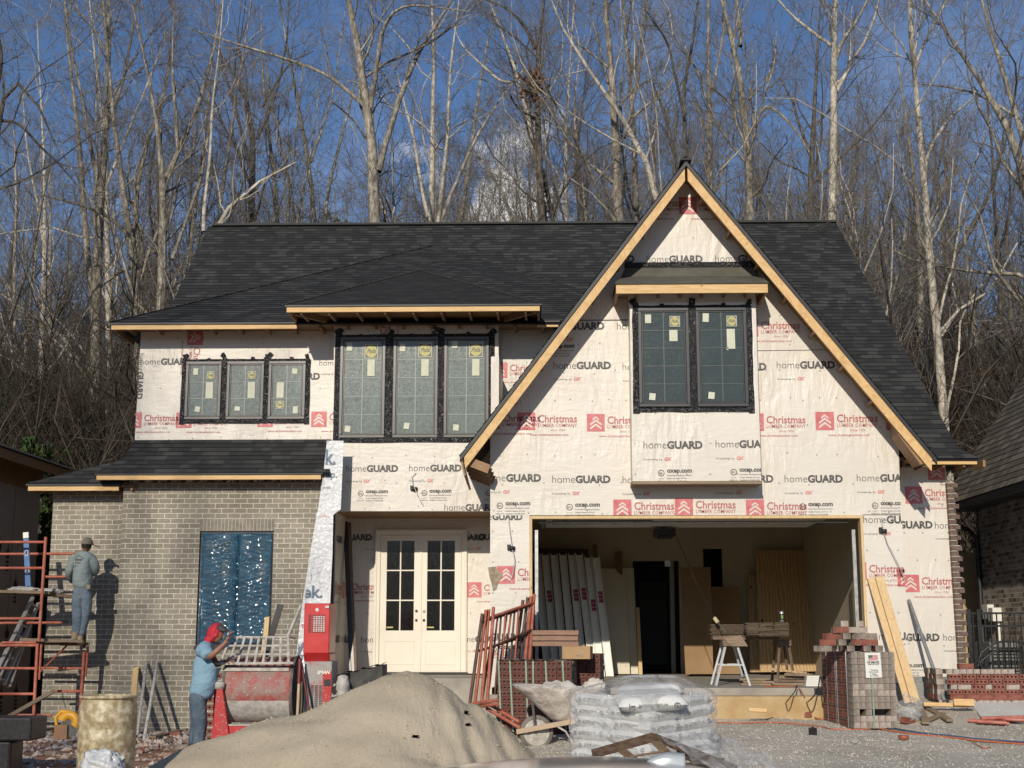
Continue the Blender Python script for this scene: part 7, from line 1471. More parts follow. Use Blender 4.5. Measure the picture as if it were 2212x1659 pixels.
M['scarf'] = pm('red patterned scarf', (.42, .012, .025), (.50, .03, .05), 20, .75, c3=(.55, .2, .2), bs=.6, bscale=24); M['hair'] = pm('black hair', (.012, .010, .009), None, rough=.6); M['boot'] = pm('tan work boot', (.28, .21, .13), (.38, .31, .21), 9, .8); M['cap'] = pm('faded khaki cap', (.15, .13, .095), (.2, .175, .13), 8, .85)
def finger_set(V, E, Rr, wrist, dirv, up, side, s=1.0, curl=.7):
    """palm + five fingers appended to a skin graph, starting at index wrist"""
    w = Vector(V[wrist]); d, u, sd = Vector(dirv).normalized(), Vector(up).normalized(), Vector(side).normalized(); b = len(V); V.append(w + d * .05 * s); E.append((wrist, b)); Rr.append((.030 * s, .018 * s))
    for k, (o_, ln_, r_) in enumerate(((-.027, .062, .0085), (-.009, .072, .009), (.009, .068, .0088), (.026, .052, .008))):
        i = len(V); V.append(w + d * .085 * s + sd * o_ * s); V.append(w + d * (.085 + ln_ * .5) * s + sd * o_ * 1.1 * s - u * ln_ * .2 * curl); V.append(w + d * (.085 + ln_ * .75) * s + sd * o_ * 1.1 * s - u * ln_ * .6 * curl); E += [(b, i), (i, i + 1), (i + 1, i + 2)]; Rr += [r_ * 1.1 * s, r_ * s, r_ * .8 * s]
    i = len(V); V.append(w + d * .035 * s - sd * .036 * s - u * .01); V.append(w + d * .07 * s - sd * .052 * s - u * .025); E += [(b, i), (i, i + 1)]; Rr += [.012 * s, .009 * s]
def head(parent, c, fwd, up, s=1.0):
    f, u = Vector(fwd).normalized(), Vector(up).normalized(); sd = f.cross(u).normalized(); u = sd.cross(f)
    def P(a, b, c_): return c + sd * a * s + f * b * s + u * c_ * s
    mb = MB()
    def hf(uu, vv):
        th, ph = vv * math.pi, uu * 2 * math.pi; x, y, z = math.sin(th) * math.cos(ph), math.sin(th) * math.sin(ph), math.cos(th); w = .072 * (1 - .22 * max(0, -z)); dp = .092 * (1 - .10 * max(0, -z)); yy = y * dp + (.012 if y > 0 and z < 0 else 0) * -z
        return tuple(P(x * w, yy, z * .118))
    mb.grid(hf, 28, 20); mb.raw([P(-.014, .088, -.03), P(.014, .088, -.03), P(0, .112, -.025), P(0, .090, .025)], [(0, 1, 2), (1, 3, 2), (3, 0, 2)], 0)      # nose
    for s_ in (-1, 1):
        mb.grid(lambda a, b, s_=s_: tuple(P(s_ * .072 + .008 * math.cos(a * 6.28) * math.sin(b * 3.14), -.005 + .018 * math.sin(a * 6.28) * math.sin(b * 3.14), -.005 + .03 * math.cos(b * 3.14))), 8, 6)
    mb.raw([P(-.022, .090, -.058), P(.022, .090, -.058), P(.018, .092, -.066), P(-.018, .092, -.066)], [(0, 1, 2, 3)], 1)
    for s_ in (-1, 1): mb.raw([P(s_ * .03 + a, .086, .012 + b) for a, b in ((-.012, 0), (0, .006), (.012, 0), (0, -.006))], [(0, 1, 2, 3)], 2)
    return mb, P
# ---- man at the mixer (profile, facing right)
Yp = 17.05
def q(px, py, dy=0.0): return at(px, py, Yp + dy)
foot = q(424, 1620); manA = empty('person', foot, 'person in light blue shirt, jeans and red head scarf leaning on the mixer grate', 'person')
V = [q(430, 1497), q(440, 1462), q(441, 1425), q(446, 1398), q(456, 1386)]; E = [(0, 1), (1, 2), (2, 3), (3, 4)]; Rr = [.13, .12, .11, .06, .05]
def limb(pts, rads, start):
    prev = start
    for p_, r_ in zip(pts, rads): V.append(p_); E.append((prev, len(V) - 1)); Rr.append(r_); prev = len(V) - 1
    return prev
w1 = limb([q(443, 1398, -.17), q(452, 1421, -.27), q(488, 1388, -.25)], [.045, .046, .030], 3); finger_set(V, E, Rr, w1, q(497, 1368, -.25) - q(488, 1388, -.25), (-1, 0, 0), (0, 1, 0), 1.05, .9)
w2 = limb([q(448, 1400, .17), q(468, 1436, .22), q(486, 1428, .05)], [.045, .045, .030], 3); finger_set(V, E, Rr, w2, (1, -.1, -.1), (0, 0, 1), (0, 1, 0), 1.0, .8)
for s_ in (-.09, .09): limb([q(428, 1510, s_), q(430, 1560, s_), q(424 + (5 if s_ < 0 else -2), 1605, s_), q(424, 1616, s_)], [.09, .065, .045, .04], 0)
body = skin('body', V, E, Rr, 'skin', manA)
hb, P = head(manA, q(468, 1368), (1, -.12, -.28), (.28, 0, 1), .98); hb.build('head', ['skin', 'darkred', 'hair'], manA)
V, E, Rr = [q(431, 1512), q(435, 1494), q(443, 1474), q(443, 1448), q(438, 1420), q(445, 1398), q(453, 1388)], [(0, 1), (1, 2), (2, 3), (3, 4), (4, 5), (5, 6)], [.15, .165, .175, .165, .15, .12, .075]
limb([q(442, 1403, -.17), q(448, 1414, -.25), q(451, 1420, -.27)], [.10, .09, .08], 5); limb([q(446, 1403, .17), q(455, 1416, .22), q(460, 1423, .22)], [.10, .09, .08], 5); skin('tshirt', V, E, Rr, 'shirtblue', manA)
V, E, Rr = [q(432, 1482), q(429, 1510)], [(0, 1)], [.145, .15]
for s_ in (-.085, .085): limb([q(427, 1522, s_), q(431 + (2 if s_ < 0 else -4), 1562, s_), q(427 + (2 if s_ < 0 else -6), 1600, s_), q(426 + (2 if s_ < 0 else -6), 1612, s_)], [.115, .095, .085, .085], 1)
skin('jeans', V, E, Rr, 'jeans', manA)
for s_ in (-.085, .085): c_ = q(426, 1620, s_); c_.z = -.6; mb = MB(); mb.grid(lambda u, v: (c_.x + .04 + .14 * math.cos(u * 6.28) * math.sin(v * 3.14) , c_.y + .05 * math.sin(u * 6.28) * math.sin(v * 3.14), c_.z + .055 + .055 * math.cos(v * 3.14)), 16, 10); mb.build('boot', 'boot', manA)
mb = MB(); hc = q(465, 1369)
def scf(u, v):
    th, ph = .02 + v * 2.35, u * 2 * math.pi; x, y, z = math.sin(th) * math.cos(ph), math.sin(th) * math.sin(ph), math.cos(th); k = 1 + .035 * math.sin(ph * 5 + v * 9) + .03 * math.sin(ph * 9 + v * 17)
    xs_ = x * .105 * (1 if x < 0 else .80) * k; f = .28; zz = z * .135; return (hc.x + xs_ + f * zz * .6 - (.03 if v > .8 else 0), hc.y + y * .095 * k, hc.z + zz - (.05 if v > .85 and x < 0 else 0))
mb.grid(scf, 36, 22); mb.build('head_scarf', 'scarf', manA)
mb = MB(); cc = q(481, 1357); mb.prism([cc + Vector(v) for v in ((-.055, -.08, .05), (.06, -.08, -.005), (.075, -.08, -.05), (-.02, -.08, -.045), (-.06, -.08, -.0))], (0, .16, 0)); mb.build('cap_brim', 'black', manA, bevel=.015)
# ---- mason on the scaffold, seen from behind
Yp = 21.25
foot = q(164, 1386); manB = empty('person', foot, 'person in grey shirt, jeans and khaki cap standing on the scaffold, facing the wall', 'person')
hip = q(176, 1266); V = [hip, q(178, 1242), q(179, 1218), q(180, 1198), q(183, 1187)]; E = [(0, 1), (1, 2), (2, 3), (3, 4)]; Rr = [.11, .10, .10, .06, .045]
w1 = limb([q(158, 1202), q(148, 1238, .02), q(160, 1256, .28)], [.045, .042, .03], 3); finger_set(V, E, Rr, w1, (.4, 1, .1), (0, 0, 1), (1, 0, 0), 1, .9)
w2 = limb([q(199, 1203), q(208, 1232, .05), q(196, 1240, .33)], [.045, .042, .03], 3); finger_set(V, E, Rr, w2, (-.2, 1, .1), (0, 0, 1), (1, 0, 0), 1, .9)
limb([q(167, 1278), q(168, 1325, -.02), q(164, 1366, .02), q(164, 1374, .02)], [.085, .06, .042, .04], 0); limb([q(187, 1278), q(182, 1328, .03), q(172, 1370, .06), q(171, 1378, .06)], [.085, .06, .042, .04], 0); skin('body', V, E, Rr, 'skin', manB)
hb, P = head(manB, q(187, 1178, .03), (.55, 1, -.35), (.15, .2, 1), .92); hb.build('head', ['skin', 'darkred', 'hair'], manB)
V, E, Rr = [q(177, 1274), q(178, 1258), q(179, 1238), q(180, 1218), q(181, 1203), q(184, 1190)], [(0, 1), (1, 2), (2, 3), (3, 4), (4, 5)], [.155, .165, .165, .17, .14, .065]
limb([q(160, 1204), q(153, 1222), q(148, 1240, .03), q(159, 1257, .26)], [.095, .08, .07, .055], 4); limb([q(198, 1205), q(205, 1220), q(207, 1234, .06), q(197, 1240, .30)], [.095, .082, .072, .055], 4); skin('shirt', V, E, Rr, 'shirtgrey', manB)
V, E, Rr = [q(178, 1252), q(178, 1276)], [(0, 1)], [.14, .15]
limb([q(167, 1290), q(168, 1328, -.02), q(166, 1362, .01), q(165, 1371, .01)], [.105, .09, .075, .075], 1); limb([q(189, 1290), q(184, 1328, .03), q(175, 1366, .05), q(174, 1375, .05)], [.105, .09, .075, .075], 1); skin('jeans', V, E, Rr, 'jeans2', manB)
for px, py, dy in ((161, 1382, -.02), (171, 1390, .02)):
    c_ = q(px, py, dy); mb = MB(); mb.grid(lambda u, v: (c_.x + .05 * math.cos(u * 6.28) * math.sin(v * 3.14), c_.y + .06 + .13 * math.sin(u * 6.28) * math.sin(v * 3.14), c_.z + .02 + .055 * math.cos(v * 3.14)), 16, 10); mb.tube([c_ + Vector((0, 0, .02)), c_ + Vector((.005, 0, .12))], [.05, .055], 12); mb.build('boot', 'boot', manB)
mb = MB(); hc = q(187, 1175, .02); mb.grid(lambda u, v: (hc.x + .088 * math.cos(u * 6.28) * math.sin(v * 1.75) + .01 , hc.y + .10 * math.sin(u * 6.28) * math.sin(v * 1.75), hc.z + .01 + .095 * math.cos(v * 1.75)), 28, 12)
bc_ = hc + Vector((.075, .06, -.0)); mb.prism([bc_ + Vector(v) for v in ((-.03, -.07, .0), (.10, -.04, -.05), (.11, .04, -.05), (-.03, .08, .0))], (0, 0, .012)); mb.build('cap', 'cap', manB, bevel=.004)
mb = MB(); mb.grid(lambda u, v: (hc.x + .079 * math.cos(u * 6.28) * (1 - .15 * v), hc.y + .088 * math.sin(u * 6.28) * (1 - .15 * v), hc.z - .01 - .06 * v), 24, 4); mb.build('hair', 'hair', manB)
pr = Print(); yb = Yp - .132; a0 = at(163, 1216, yb)
def tx(t, px, py, w, b=.02): a = at(px, py, yb); vs, fs, W_ = glyphs(t, b, 1); k = (at(px + w, py, yb).x - a.x) / W_; mb.raw([(a.x + v[0] * k, yb - .004 + abs(v[0] * k - .09) * .12, a.z + v[1] * k) for v in vs], fs)
mb = MB(); tx('G&M', 160, 1218, 14, .03); tx('MASONRY', 154, 1224, 27, .02); tx('Brick and Stone', 157, 1231, 20, .0)
for a_, b_ in (((158, 1205), (169, 1198)), ((169, 1198), (180, 1205)), ((161, 1207), (177, 1207)), ((162, 1210), (176, 1210))): mb.bar(at(*a_, yb - .002), at(*b_, yb - .002), .006, .010)
mb.build('shirt_print', 'inklight', manB)
mb = MB(); pk_ = at(191, 1268, Yp - .135); mb.box(pk_ + Vector((-.03, -.012, -.035)), pk_ + Vector((.03, .0, .035))); mb.build('pocket_patch', 'boot', manB, bevel=.01)
# ================================================================ trees
def barkmat(name, a, b_, c_):
    m, n, l, b = nt(name); b.inputs['Roughness'].default_value = .95; b.inputs['Specular IOR Level'].default_value = .1; v = mapping(n, l, 'Object', (1, 1, .35)); f = noise(n, l, v, 11, 7, .7); g = noise(n, l, mapping(n, l, 'Object'), 1.1, 4)
    col = ramp(n, l, f, [(.32, a), (.5, b_), (.68, c_)]); col = mixc(n, l, .7, col, ramp(n, l, g, [(.35, .7), (.65, 1.25)]), 'MULTIPLY'); l.new(col, b.inputs['Base Color']); bump(n, l, b, f, .7, .04); return m
M['bark'] = barkmat('grey tan bark', (.06, .05, .04), (.25, .22, .175), (.52, .475, .395)); M['barkpale'] = barkmat('pale sycamore bark', (.18, .155, .12), (.50, .445, .365), (.68, .63, .53)); M['barkdark'] = barkmat('dark brown bark', (.03, .026, .022), (.10, .085, .07), (.22, .19, .155))
M['twig'] = pm('grey brown twigs', (.15, .132, .11), (.28, .252, .215), 1.3, .95, spec=.1); M['brush'] = pm('dark brush', (.055, .043, .032), (.12, .10, .078), .8, .95, spec=.1); M['twigfar'] = pm('far grey brown twigs', (.10, .088, .078), (.18, .16, .14), .6, .95, spec=.1)
def tubes(P, Rd, sides):
    """P (N,n,3), Rd (N,n) -> verts, quads"""
    N, n = P.shape[:2]; T = np.empty_like(P); T[:, 1:-1] = P[:, 2:] - P[:, :-2]; T[:, 0] = P[:, 1] - P[:, 0]; T[:, -1] = P[:, -1] - P[:, -2]; T /= np.linalg.norm(T, axis=2, keepdims=True) + 1e-9
    ref = np.array([.31, .87, .12]); U = np.cross(T, ref); U /= np.linalg.norm(U, axis=2, keepdims=True) + 1e-9; Wv = np.cross(T, U); a = np.arange(sides) * 2 * np.pi / sides
    V = P[:, :, None, :] + Rd[:, :, None, None] * (U[:, :, None, :] * np.cos(a)[None, None, :, None] + Wv[:, :, None, :] * np.sin(a)[None, None, :, None]); V = V.reshape(-1, 3)
    i, j, k = np.meshgrid(np.arange(N), np.arange(n - 1), np.arange(sides), indexing='ij'); b = i * n * sides; k2 = (k + 1) % sides
    return V, np.stack([b + j * sides + k, b + j * sides + k2, b + (j + 1) * sides + k2, b + (j + 1) * sides + k], -1).reshape(-1, 4)
def npmesh(name, parts, mats):
    vs, fs, mi, off = [], [], [], 0
    for V, Fq, m in parts: vs.append(V); fs.append(Fq + off); mi.append(np.full(len(Fq), m)); off += len(V)
    V = np.concatenate(vs); Fq = np.concatenate(fs); me = bpy.data.meshes.new(name); me.vertices.add(len(V)); me.vertices.foreach_set('co', V.astype(np.float32).ravel()); me.loops.add(len(Fq) * 4); me.loops.foreach_set('vertex_index', Fq.astype(np.int32).ravel())
    me.polygons.add(len(Fq)); me.polygons.foreach_set('loop_start', np.arange(len(Fq), dtype=np.int32) * 4); me.polygons.foreach_set('loop_total', np.full(len(Fq), 4, np.int32)); me.polygons.foreach_set('material_index', np.concatenate(mi).astype(np.int32)); me.polygons.foreach_set('use_smooth', np.ones(len(Fq), bool))
    for m in mats: me.materials.append(M[m])
    me.update(); return me
def children(P, Rd, L, rng, per, tlo, ratio, ang, up, npts, rr, wob=.16, rmin=.004):
    """spawn per children on each polyline; returns arrays"""
    N, n = P.shape[:2]; K = np.maximum(0, rng.poisson(per * (L / L.mean()) ** .6)); idx = np.repeat(np.arange(N), K); M_ = len(idx)
    t = tlo + (1 - tlo) * rng.random(M_) ** .85; s = t * (n - 1); i0 = np.minimum(s.astype(int), n - 2); f = (s - i0)[:, None]; p = P[idx, i0] * (1 - f) + P[idx, i0 + 1] * f; tg = P[idx, i0 + 1] - P[idx, i0]; tg /= np.linalg.norm(tg, axis=1, keepdims=True) + 1e-9
    r0 = Rd[idx, i0] * (1 - f[:, 0]) + Rd[idx, i0 + 1] * f[:, 0]; rnd = rng.normal(size=(M_, 3)); rnd -= tg * (rnd * tg).sum(1, keepdims=True); rnd /= np.linalg.norm(rnd, axis=1, keepdims=True) + 1e-9
    a = np.radians(ang * (.6 + .8 * rng.random(M_)))[:, None]; d = tg * np.cos(a) + rnd * np.sin(a); d[:, 2] += up * .4; d /= np.linalg.norm(d, axis=1, keepdims=True)
    Lc = L[idx] * ratio * (1.15 - .6 * t) * (.6 + .8 * rng.random(M_)); pts = [p]; cur = p
    for k in range(1, npts): d = d + rng.normal(0, wob, (M_, 3)) + np.array([0, 0, up * .28]); d /= np.linalg.norm(d, axis=1, keepdims=True); cur = cur + d * (Lc / (npts - 1))[:, None]; pts.append(cur)
    Pc = np.stack(pts, 1); rb = np.maximum(rmin, np.minimum(r0 * .8, r0 * rr)); rc = rb[:, None] * np.linspace(1, .22, npts)[None, :]; return Pc, np.maximum(rc, rmin * .6), Lc
def resample(pts, rads, n):
    P = np.array(pts, float); d = np.r_[0, np.cumsum(np.linalg.norm(np.diff(P, axis=0), axis=1))]; s = np.linspace(0, d[-1], n); Q = np.stack([np.interp(s, d, P[:, k]) for k in range(3)], 1); 
    for _ in range(2): Q[1:-1] = .25 * Q[:-2] + .5 * Q[1:-1] + .25 * Q[2:]
    return Q, np.interp(s, d, rads), d[-1]
def tree_parts(mains, rng, per=(7, 6, 5), twr=.006, tlo=.3, ups=(.55, .35, .2), lmax=3):
    """mains : list of (pts, rads)"""
    n0 = 14; Ps, Rs, Ls = zip(*[resample(p, r, n0) for p, r in mains]); P = np.stack(Ps); Rd = np.stack(Rs); L = np.array(Ls); P[:, 1:-1] += rng.normal(0, .04, P[:, 1:-1].shape) * Rd[:, 1:-1, None] * 3
    big = [tubes(P, Rd, 9) + (0,)]; tw = []
    P1, R1, L1 = children(P, Rd, L, rng, per[0], tlo, .30, 46, ups[0], 8, .40, .22, twr * 2.2)
    tw.append(tubes(P1, R1, 5) + (0,)); P2, R2, L2 = children(P1, R1, L1, rng, per[1], .15, .48, 44, ups[1], 6, .5, .26, twr * 1.3); tw.append(tubes(P2, R2, 4) + (1,))
    P3, R3, L3 = children(P2, R2, L2, rng, per[2], .1, .5, 42, ups[2], 4, .6, .3, twr); tw.append(tubes(P3, R3, 3) + (1,))
    if lmax > 3: P4, R4, L4 = children(P3, R3, L3, rng, 2.6, .1, .6, 40, ups[2], 3, .7, .22, twr * .8); tw.append(tubes(P4, R4, 3) + (1,))
    return big, tw
def link(name, me, parent=None, loc=(0, 0, 0)):
    o = bpy.data.objects.new(name, me); C.objects.link(o); o.location = loc
    if parent: o.parent = parent
    return o
def tpath(pts, Y, k=1.14):
    out = [at(x, y, Y) for x, y, *_ in pts]; rads = [max(.012, w / 2 / F * Y * k) for *_, w in pts]; return [tuple(p) for p in out], rads
# trunks traced over the skyline, in photo pixels (x, y, width); each at its own distance
TR = [
 (40, 'bark', 'thicker grey trunk of a close pair left of the upper left house corner', [[(205, 1030, 24), (208, 880, 22), (203, 660, 20), (218, 440, 17), (230, 280, 13), (240, 180, 10), (236, 80, 8), (232, -120, 4)], [(203, 680, 15), (188, 600, 13), (172, 460, 12), (160, 360, 12), (148, 280, 9), (132, 180, 6), (110, 60, 4), (100, -60, 2)], [(218, 440, 9), (206, 330, 8), (196, 220, 6), (180, 120, 5), (170, -20, 3)], [(230, 280, 8), (262, 160, 6), (272, 40, 4), (285, -90, 2)]]),
 (44, 'barkpale', 'pinkish slim trunk right beside the thick grey one at left', [[(235, 1010, 15), (236, 660, 13), (230, 440, 10), (232, 330, 8), (215, 200, 6), (195, 60, 4), (186, -100, 2)], [(231, 400, 6), (262, 300, 5), (300, 190, 4), (340, 70, 2)]]),
 (38, 'bark', 'tall forked trunk left of the roof ridge with a curved limb reaching right', [[(308, 700, 22), (306, 620, 20), (280, 500, 14), (256, 380, 11), (246, 280, 9), (240, 180, 7), (226, 60, 5), (215, -80, 3)], [(304, 600, 14), (288, 500, 12), (280, 440, 10), (292, 340, 9), (316, 248, 7), (332, 208, 5), (345, 90, 3)], [(290, 520, 8), (250, 470, 7), (190, 440, 5), (120, 420, 3)]]),
 (36, 'bark', 'pale trunk with a high fork standing at the left end of the roof', [[(346, 700, 20), (350, 580, 18), (352, 500, 15), (358, 380, 14), (345, 310, 9), (338, 260, 8), (333, 200, 7), (318, 110, 5), (285, 30, 4), (270, -60, 2)], [(358, 385, 12), (378, 336, 10), (398, 280, 9), (420, 210, 7), (440, 130, 6), (455, 30, 4), (460, -80, 2)], [(384, 330, 8), (388, 250, 7), (385, 140, 5), (398, 20, 3), (400, -60, 2)], [(372, 560, 8), (398, 470, 7), (424, 380, 6), (432, 280, 4), (444, 180, 3)]]),
 (34, 'barkpale', 'crooked pale limb tree bending over the left ridge end', [[(432, 560, 12), (440, 500, 11), (455, 455, 9), (476, 434, 8), (515, 425, 7), (548, 405, 7), (562, 378, 5), (600, 360, 4), (640, 350, 3)], [(440, 500, 8), (436, 420, 7), (446, 330, 6), (440, 230, 5), (450, 130, 3), (455, 0, 2)]]),
 (46, 'barkdark', 'dark forked tree above the left third of the ridge', [[(540, 520, 15), (540, 440, 14), (540, 360, 12), (550, 310, 11), (568, 240, 9), (560, 200, 8), (540, 180, 6), (505, 130, 5), (460, 90, 3), (420, 60, 2)], [(542, 370, 8), (520, 290, 7), (496, 220, 6), (470, 150, 5), (450, 60, 3), (440, -60, 2)], [(568, 230, 5), (600, 180, 4), (640, 130, 3), (690, 110, 2)], [(556, 300, 6), (590, 210, 5), (610, 100, 4), (612, -30, 2)]]),
 (48, 'bark', 'slender tree left of the great oak over the ridge', [[(684, 520, 11), (680, 420, 10), (672, 360, 9), (658, 290, 7), (640, 200, 6), (615, 100, 4), (600, -20, 3), (590, -120, 2)], [(672, 350, 6), (688, 290, 5), (710, 220, 4), (722, 130, 3), (735, 20, 2)], [(640, 500, 7), (630, 400, 6), (618, 320, 5), (600, 240, 4), (590, 130, 3)]]),
 (33, 'bark', 'great oak trunk behind the middle of the left roof with a dark right fork', [[(814, 530, 25), (813, 470, 24), (808, 350, 21), (804, 280, 19), (800, 233, 17), (787, 133, 15), (770, 80, 13), (748, 10, 11), (738, -60, 9), (720, -160, 5)], [(817, 370, 15), (832, 320, 12), (838, 262, 12), (858, 215, 11), (878, 170, 10), (884, 133, 9), (905, 95, 8), (930, 60, 7), (970, 0, 5), (1010, -80, 3)], [(800, 233, 11), (812, 170, 9), (822, 100, 8), (838, 40, 7), (856, 12, 6), (905, 8, 4), (960, 18, 3), (1020, 25, 2)], [(800, 240, 10), (775, 225, 9), (745, 190, 8), (715, 165, 7), (660, 145, 6), (600, 125, 6), (545, 110, 5), (470, 90, 4), (420, 75, 3), (370, 60, 2)], [(790, 300, 5), (770, 260, 4), (748, 235, 3), (735, 222, 2)]]),
 (42, 'barkpale', 'straight pale multi stem tree right of the great oak', [[(930, 520, 13), (932, 420, 12), (934, 300, 10), (938, 200, 8), (942, 130, 7), (934, 50, 5), (930, -60, 3)], [(925, 470, 8), (905, 390, 7), (892, 300, 6), (870, 240, 5), (850, 160, 3)], [(945, 500, 9), (957, 400, 8), (972, 290, 7), (972, 190, 5), (985, 90, 4), (1000, -20, 2)], [(950, 480, 8), (990, 380, 7), (1020, 310, 6), (1060, 240, 5), (1090, 200, 3), (1130, 150, 2)]]),
 (52, 'bark', 'leaning thin tree crossing in front of the white cloud', [[(985, 530, 9), (1000, 400, 8), (1022, 330, 7), (1040, 250, 6), (1030, 180, 5), (1045, 90, 4), (1080, 0, 2)], [(1120, 520, 8), (1095, 440, 7), (1075, 400, 6), (1058, 370, 5), (1020, 330, 3)]]),
 (37, 'barkdark', 'dark trunk carrying an old leaf nest, right of the cloud', [[(1176, 520, 17), (1172, 460, 16), (1167, 367, 14), (1160, 290, 13), (1152, 225, 12), (1151, 167, 11), (1154, 110, 10), (1158, 90, 8), (1176, 45, 6), (1182, -20, 4), (1190, -120, 2)], [(1155, 105, 8), (1142, 70, 7), (1120, 40, 6), (1104, 25, 5), (1080, 10, 4), (1050, 2, 4), (1000, -20, 2)], [(1160, 260, 8), (1145, 248, 6), (1125, 240, 5), (1112, 222, 4), (1105, 205, 3)], [(1172, 370, 9), (1184, 420, 9), (1196, 490, 9)]]),
 (41, 'barkpale', 'pale slanting stem just left of the dark trunk with the nest', [[(1170, 520, 9), (1160, 350, 9), (1150, 280, 8), (1140, 220, 7), (1122, 165, 7), (1112, 100, 5), (1085, 60, 4), (1055, 30, 3), (1040, -40, 2)], [(1122, 170, 6), (1090, 185, 6), (1050, 150, 5), (1020, 125, 4), (990, 95, 3), (975, 60, 2)]]),
 (35, 'barkpale', 'long pale trunk leaning left towards the gable peak', [[(1440, 430, 13), (1428, 400, 12), (1405, 330, 11), (1370, 265, 10), (1340, 220, 9), (1304, 190, 8), (1275, 165, 7), (1240, 140, 6), (1205, 100, 5), (1190, 40, 4), (1175, -40, 2)], [(1365, 255, 6), (1410, 220, 5), (1450, 190, 4), (1480, 150, 2)]]),
 (36, 'bark', 'thick upright trunk left of the gable peak with double stem', [[(1336, 520, 21), (1334, 430, 20), (1332, 330, 17), (1330, 267, 16), (1326, 180, 13), (1317, 100, 11), (1308, 40, 9), (1302, -40, 7), (1295, -140, 4)], [(1326, 430, 9), (1327, 300, 8), (1322, 200, 6), (1300, 110, 5), (1278, 20, 3)], [(1348, 300, 7), (1368, 210, 6), (1382, 130, 5), (1390, 40, 4), (1395, -80, 2)]]),
 (39, 'bark', 'narrower trunk between the thick upright one and the gable peak', [[(1378, 520, 14), (1376, 440, 13), (1369, 330, 11), (1367, 260, 10), (1364, 170, 8), (1352, 100, 7), (1345, 0, 5), (1340, -120, 3)], [(1364, 160, 6), (1385, 90, 5), (1396, 20, 4), (1402, -60, 2)]]),
 (34, 'barkdark', 'thin dark crooked stem just left of the gable peak', [[(1468, 370, 8), (1462, 330, 7), (1450, 270, 6), (1449, 215, 6), (1440, 195, 5), (1425, 180, 4), (1405, 165, 2)], [(1480, 340, 8), (1482, 260, 8), (1480, 180, 7), (1505, 100, 6), (1515, 20, 5), (1530, -60, 3)], [(1478, 250, 6), (1455, 160, 5), (1440, 90, 4), (1424, 73, 4), (1400, 40, 3), (1385, 20, 2)]]),
 (43, 'bark', 'slim trunk directly right of the gable peak', [[(1532, 440, 15), (1532, 330, 13), (1530, 230, 11), (1532, 160, 9), (1528, 70, 7), (1530, -40, 4)], [(1531, 220, 6), (1552, 150, 5), (1572, 60, 4), (1580, -50, 2)]]),
 (36, 'bark', 'tall straight trunk between the gable and the right roof ridge', [[(1621, 530, 18), (1621, 440, 16), (1618, 340, 15), (1610, 250, 14), (1603, 160, 12), (1598, 90, 11), (1580, 50, 8), (1560, 10, 7), (1540, -60, 4)], [(1600, 100, 8), (1602, 40, 7), (1600, -40, 5)], [(1618, 290, 6), (1650, 220, 6), (1700, 270, 5), (1730, 330, 3)], [(1612, 260, 6), (1575, 215, 5), (1545, 190, 4), (1520, 160, 2)]]),
 (33, 'barkpale', 'big lichen spotted trunk forking high above the right roof ridge', [[(1794, 540, 19), (1796, 480, 18), (1800, 380, 17), (1803, 290, 15), (1802, 180, 14), (1798, 110, 13), (1796, 60, 11), (1800, 10, 9), (1810, -70, 5)], [(1806, 200, 9), (1824, 172, 8), (1850, 130, 7), (1879, 98, 6), (1902, 60, 5), (1925, 0, 4), (1940, -60, 2)], [(1804, 130, 9), (1812, 90, 8), (1835, 50, 6), (1850, 10, 5), (1870, -50, 3)], [(1797, 100, 8), (1784, 84, 7), (1750, 60, 6), (1715, 25, 5), (1690, -10, 4), (1670, -50, 2)]]),
 (45, 'barkdark', 'dark slim pair left of the lichen spotted trunk', [[(1747, 520, 13), (1748, 440, 12), (1755, 350, 11), (1762, 300, 10), (1757, 240, 8), (1762, 160, 6), (1770, 70, 4), (1775, -40, 2)], [(1752, 340, 7), (1735, 280, 6), (1722, 220, 5), (1700, 170, 3)], [(1750, 400, 6), (1800, 350, 6), (1850, 300, 5), (1890, 250, 4), (1920, 190, 2)]]),
 (31, 'barkpale', 'long pale leaning trunk right of the house reaching the gutter line', [[(2046, 960, 19), (2041, 900, 18), (2030, 780, 17), (2018, 665, 16), (2006, 540, 15), (1999, 440, 14), (1992, 350, 12), (1983, 260, 11), (1976, 180, 10), (1970, 90, 9), (1966, 0, 7), (1960, -100, 4)], [(1998, 420, 9), (2004, 370, 8), (2012, 335, 7), (2050, 280, 6), (2085, 245, 5), (2120, 225, 4), (2150, 205, 2)], [(1978, 165, 8), (1964, 130, 7), (1950, 100, 6), (1940, 50, 5), (1930, -30, 3)], [(1978, 150, 7), (1998, 110, 6), (2040, 50, 5), (2090, -20, 3)]]),
 (30, 'bark', 'large tree entering from the right edge with arching limbs', [[(2250, 520, 24), (2225, 400, 20), (2205, 310, 16), (2180, 240, 13), (2150, 190, 11), (2120, 160, 9), (2080, 125, 8), (2040, 90, 6), (2005, 40, 5), (1985, -20, 3)], [(2210, 300, 12), (2195, 210, 10), (2178, 120, 9), (2160, 40, 7), (2150, -60, 4)], [(2215, 240, 9), (2205, 120, 8), (2210, 20, 6), (2200, -60, 3)], [(2190, 250, 7), (2150, 215, 6), (2110, 195, 5), (2060, 185, 4), (2010, 180, 2)]]),
 (46, 'barkdark', 'dark thin trunk near the right edge', [[(2166, 1010, 10), (2164, 850, 9), (2163, 700, 9), (2160, 578, 8), (2150, 470, 7), (2140, 404, 6), (2152, 330, 5), (2140, 240, 4), (2120, 150, 3)], [(2162, 620, 6), (2185, 520, 5), (2200, 420, 4), (2205, 330, 2)]]),
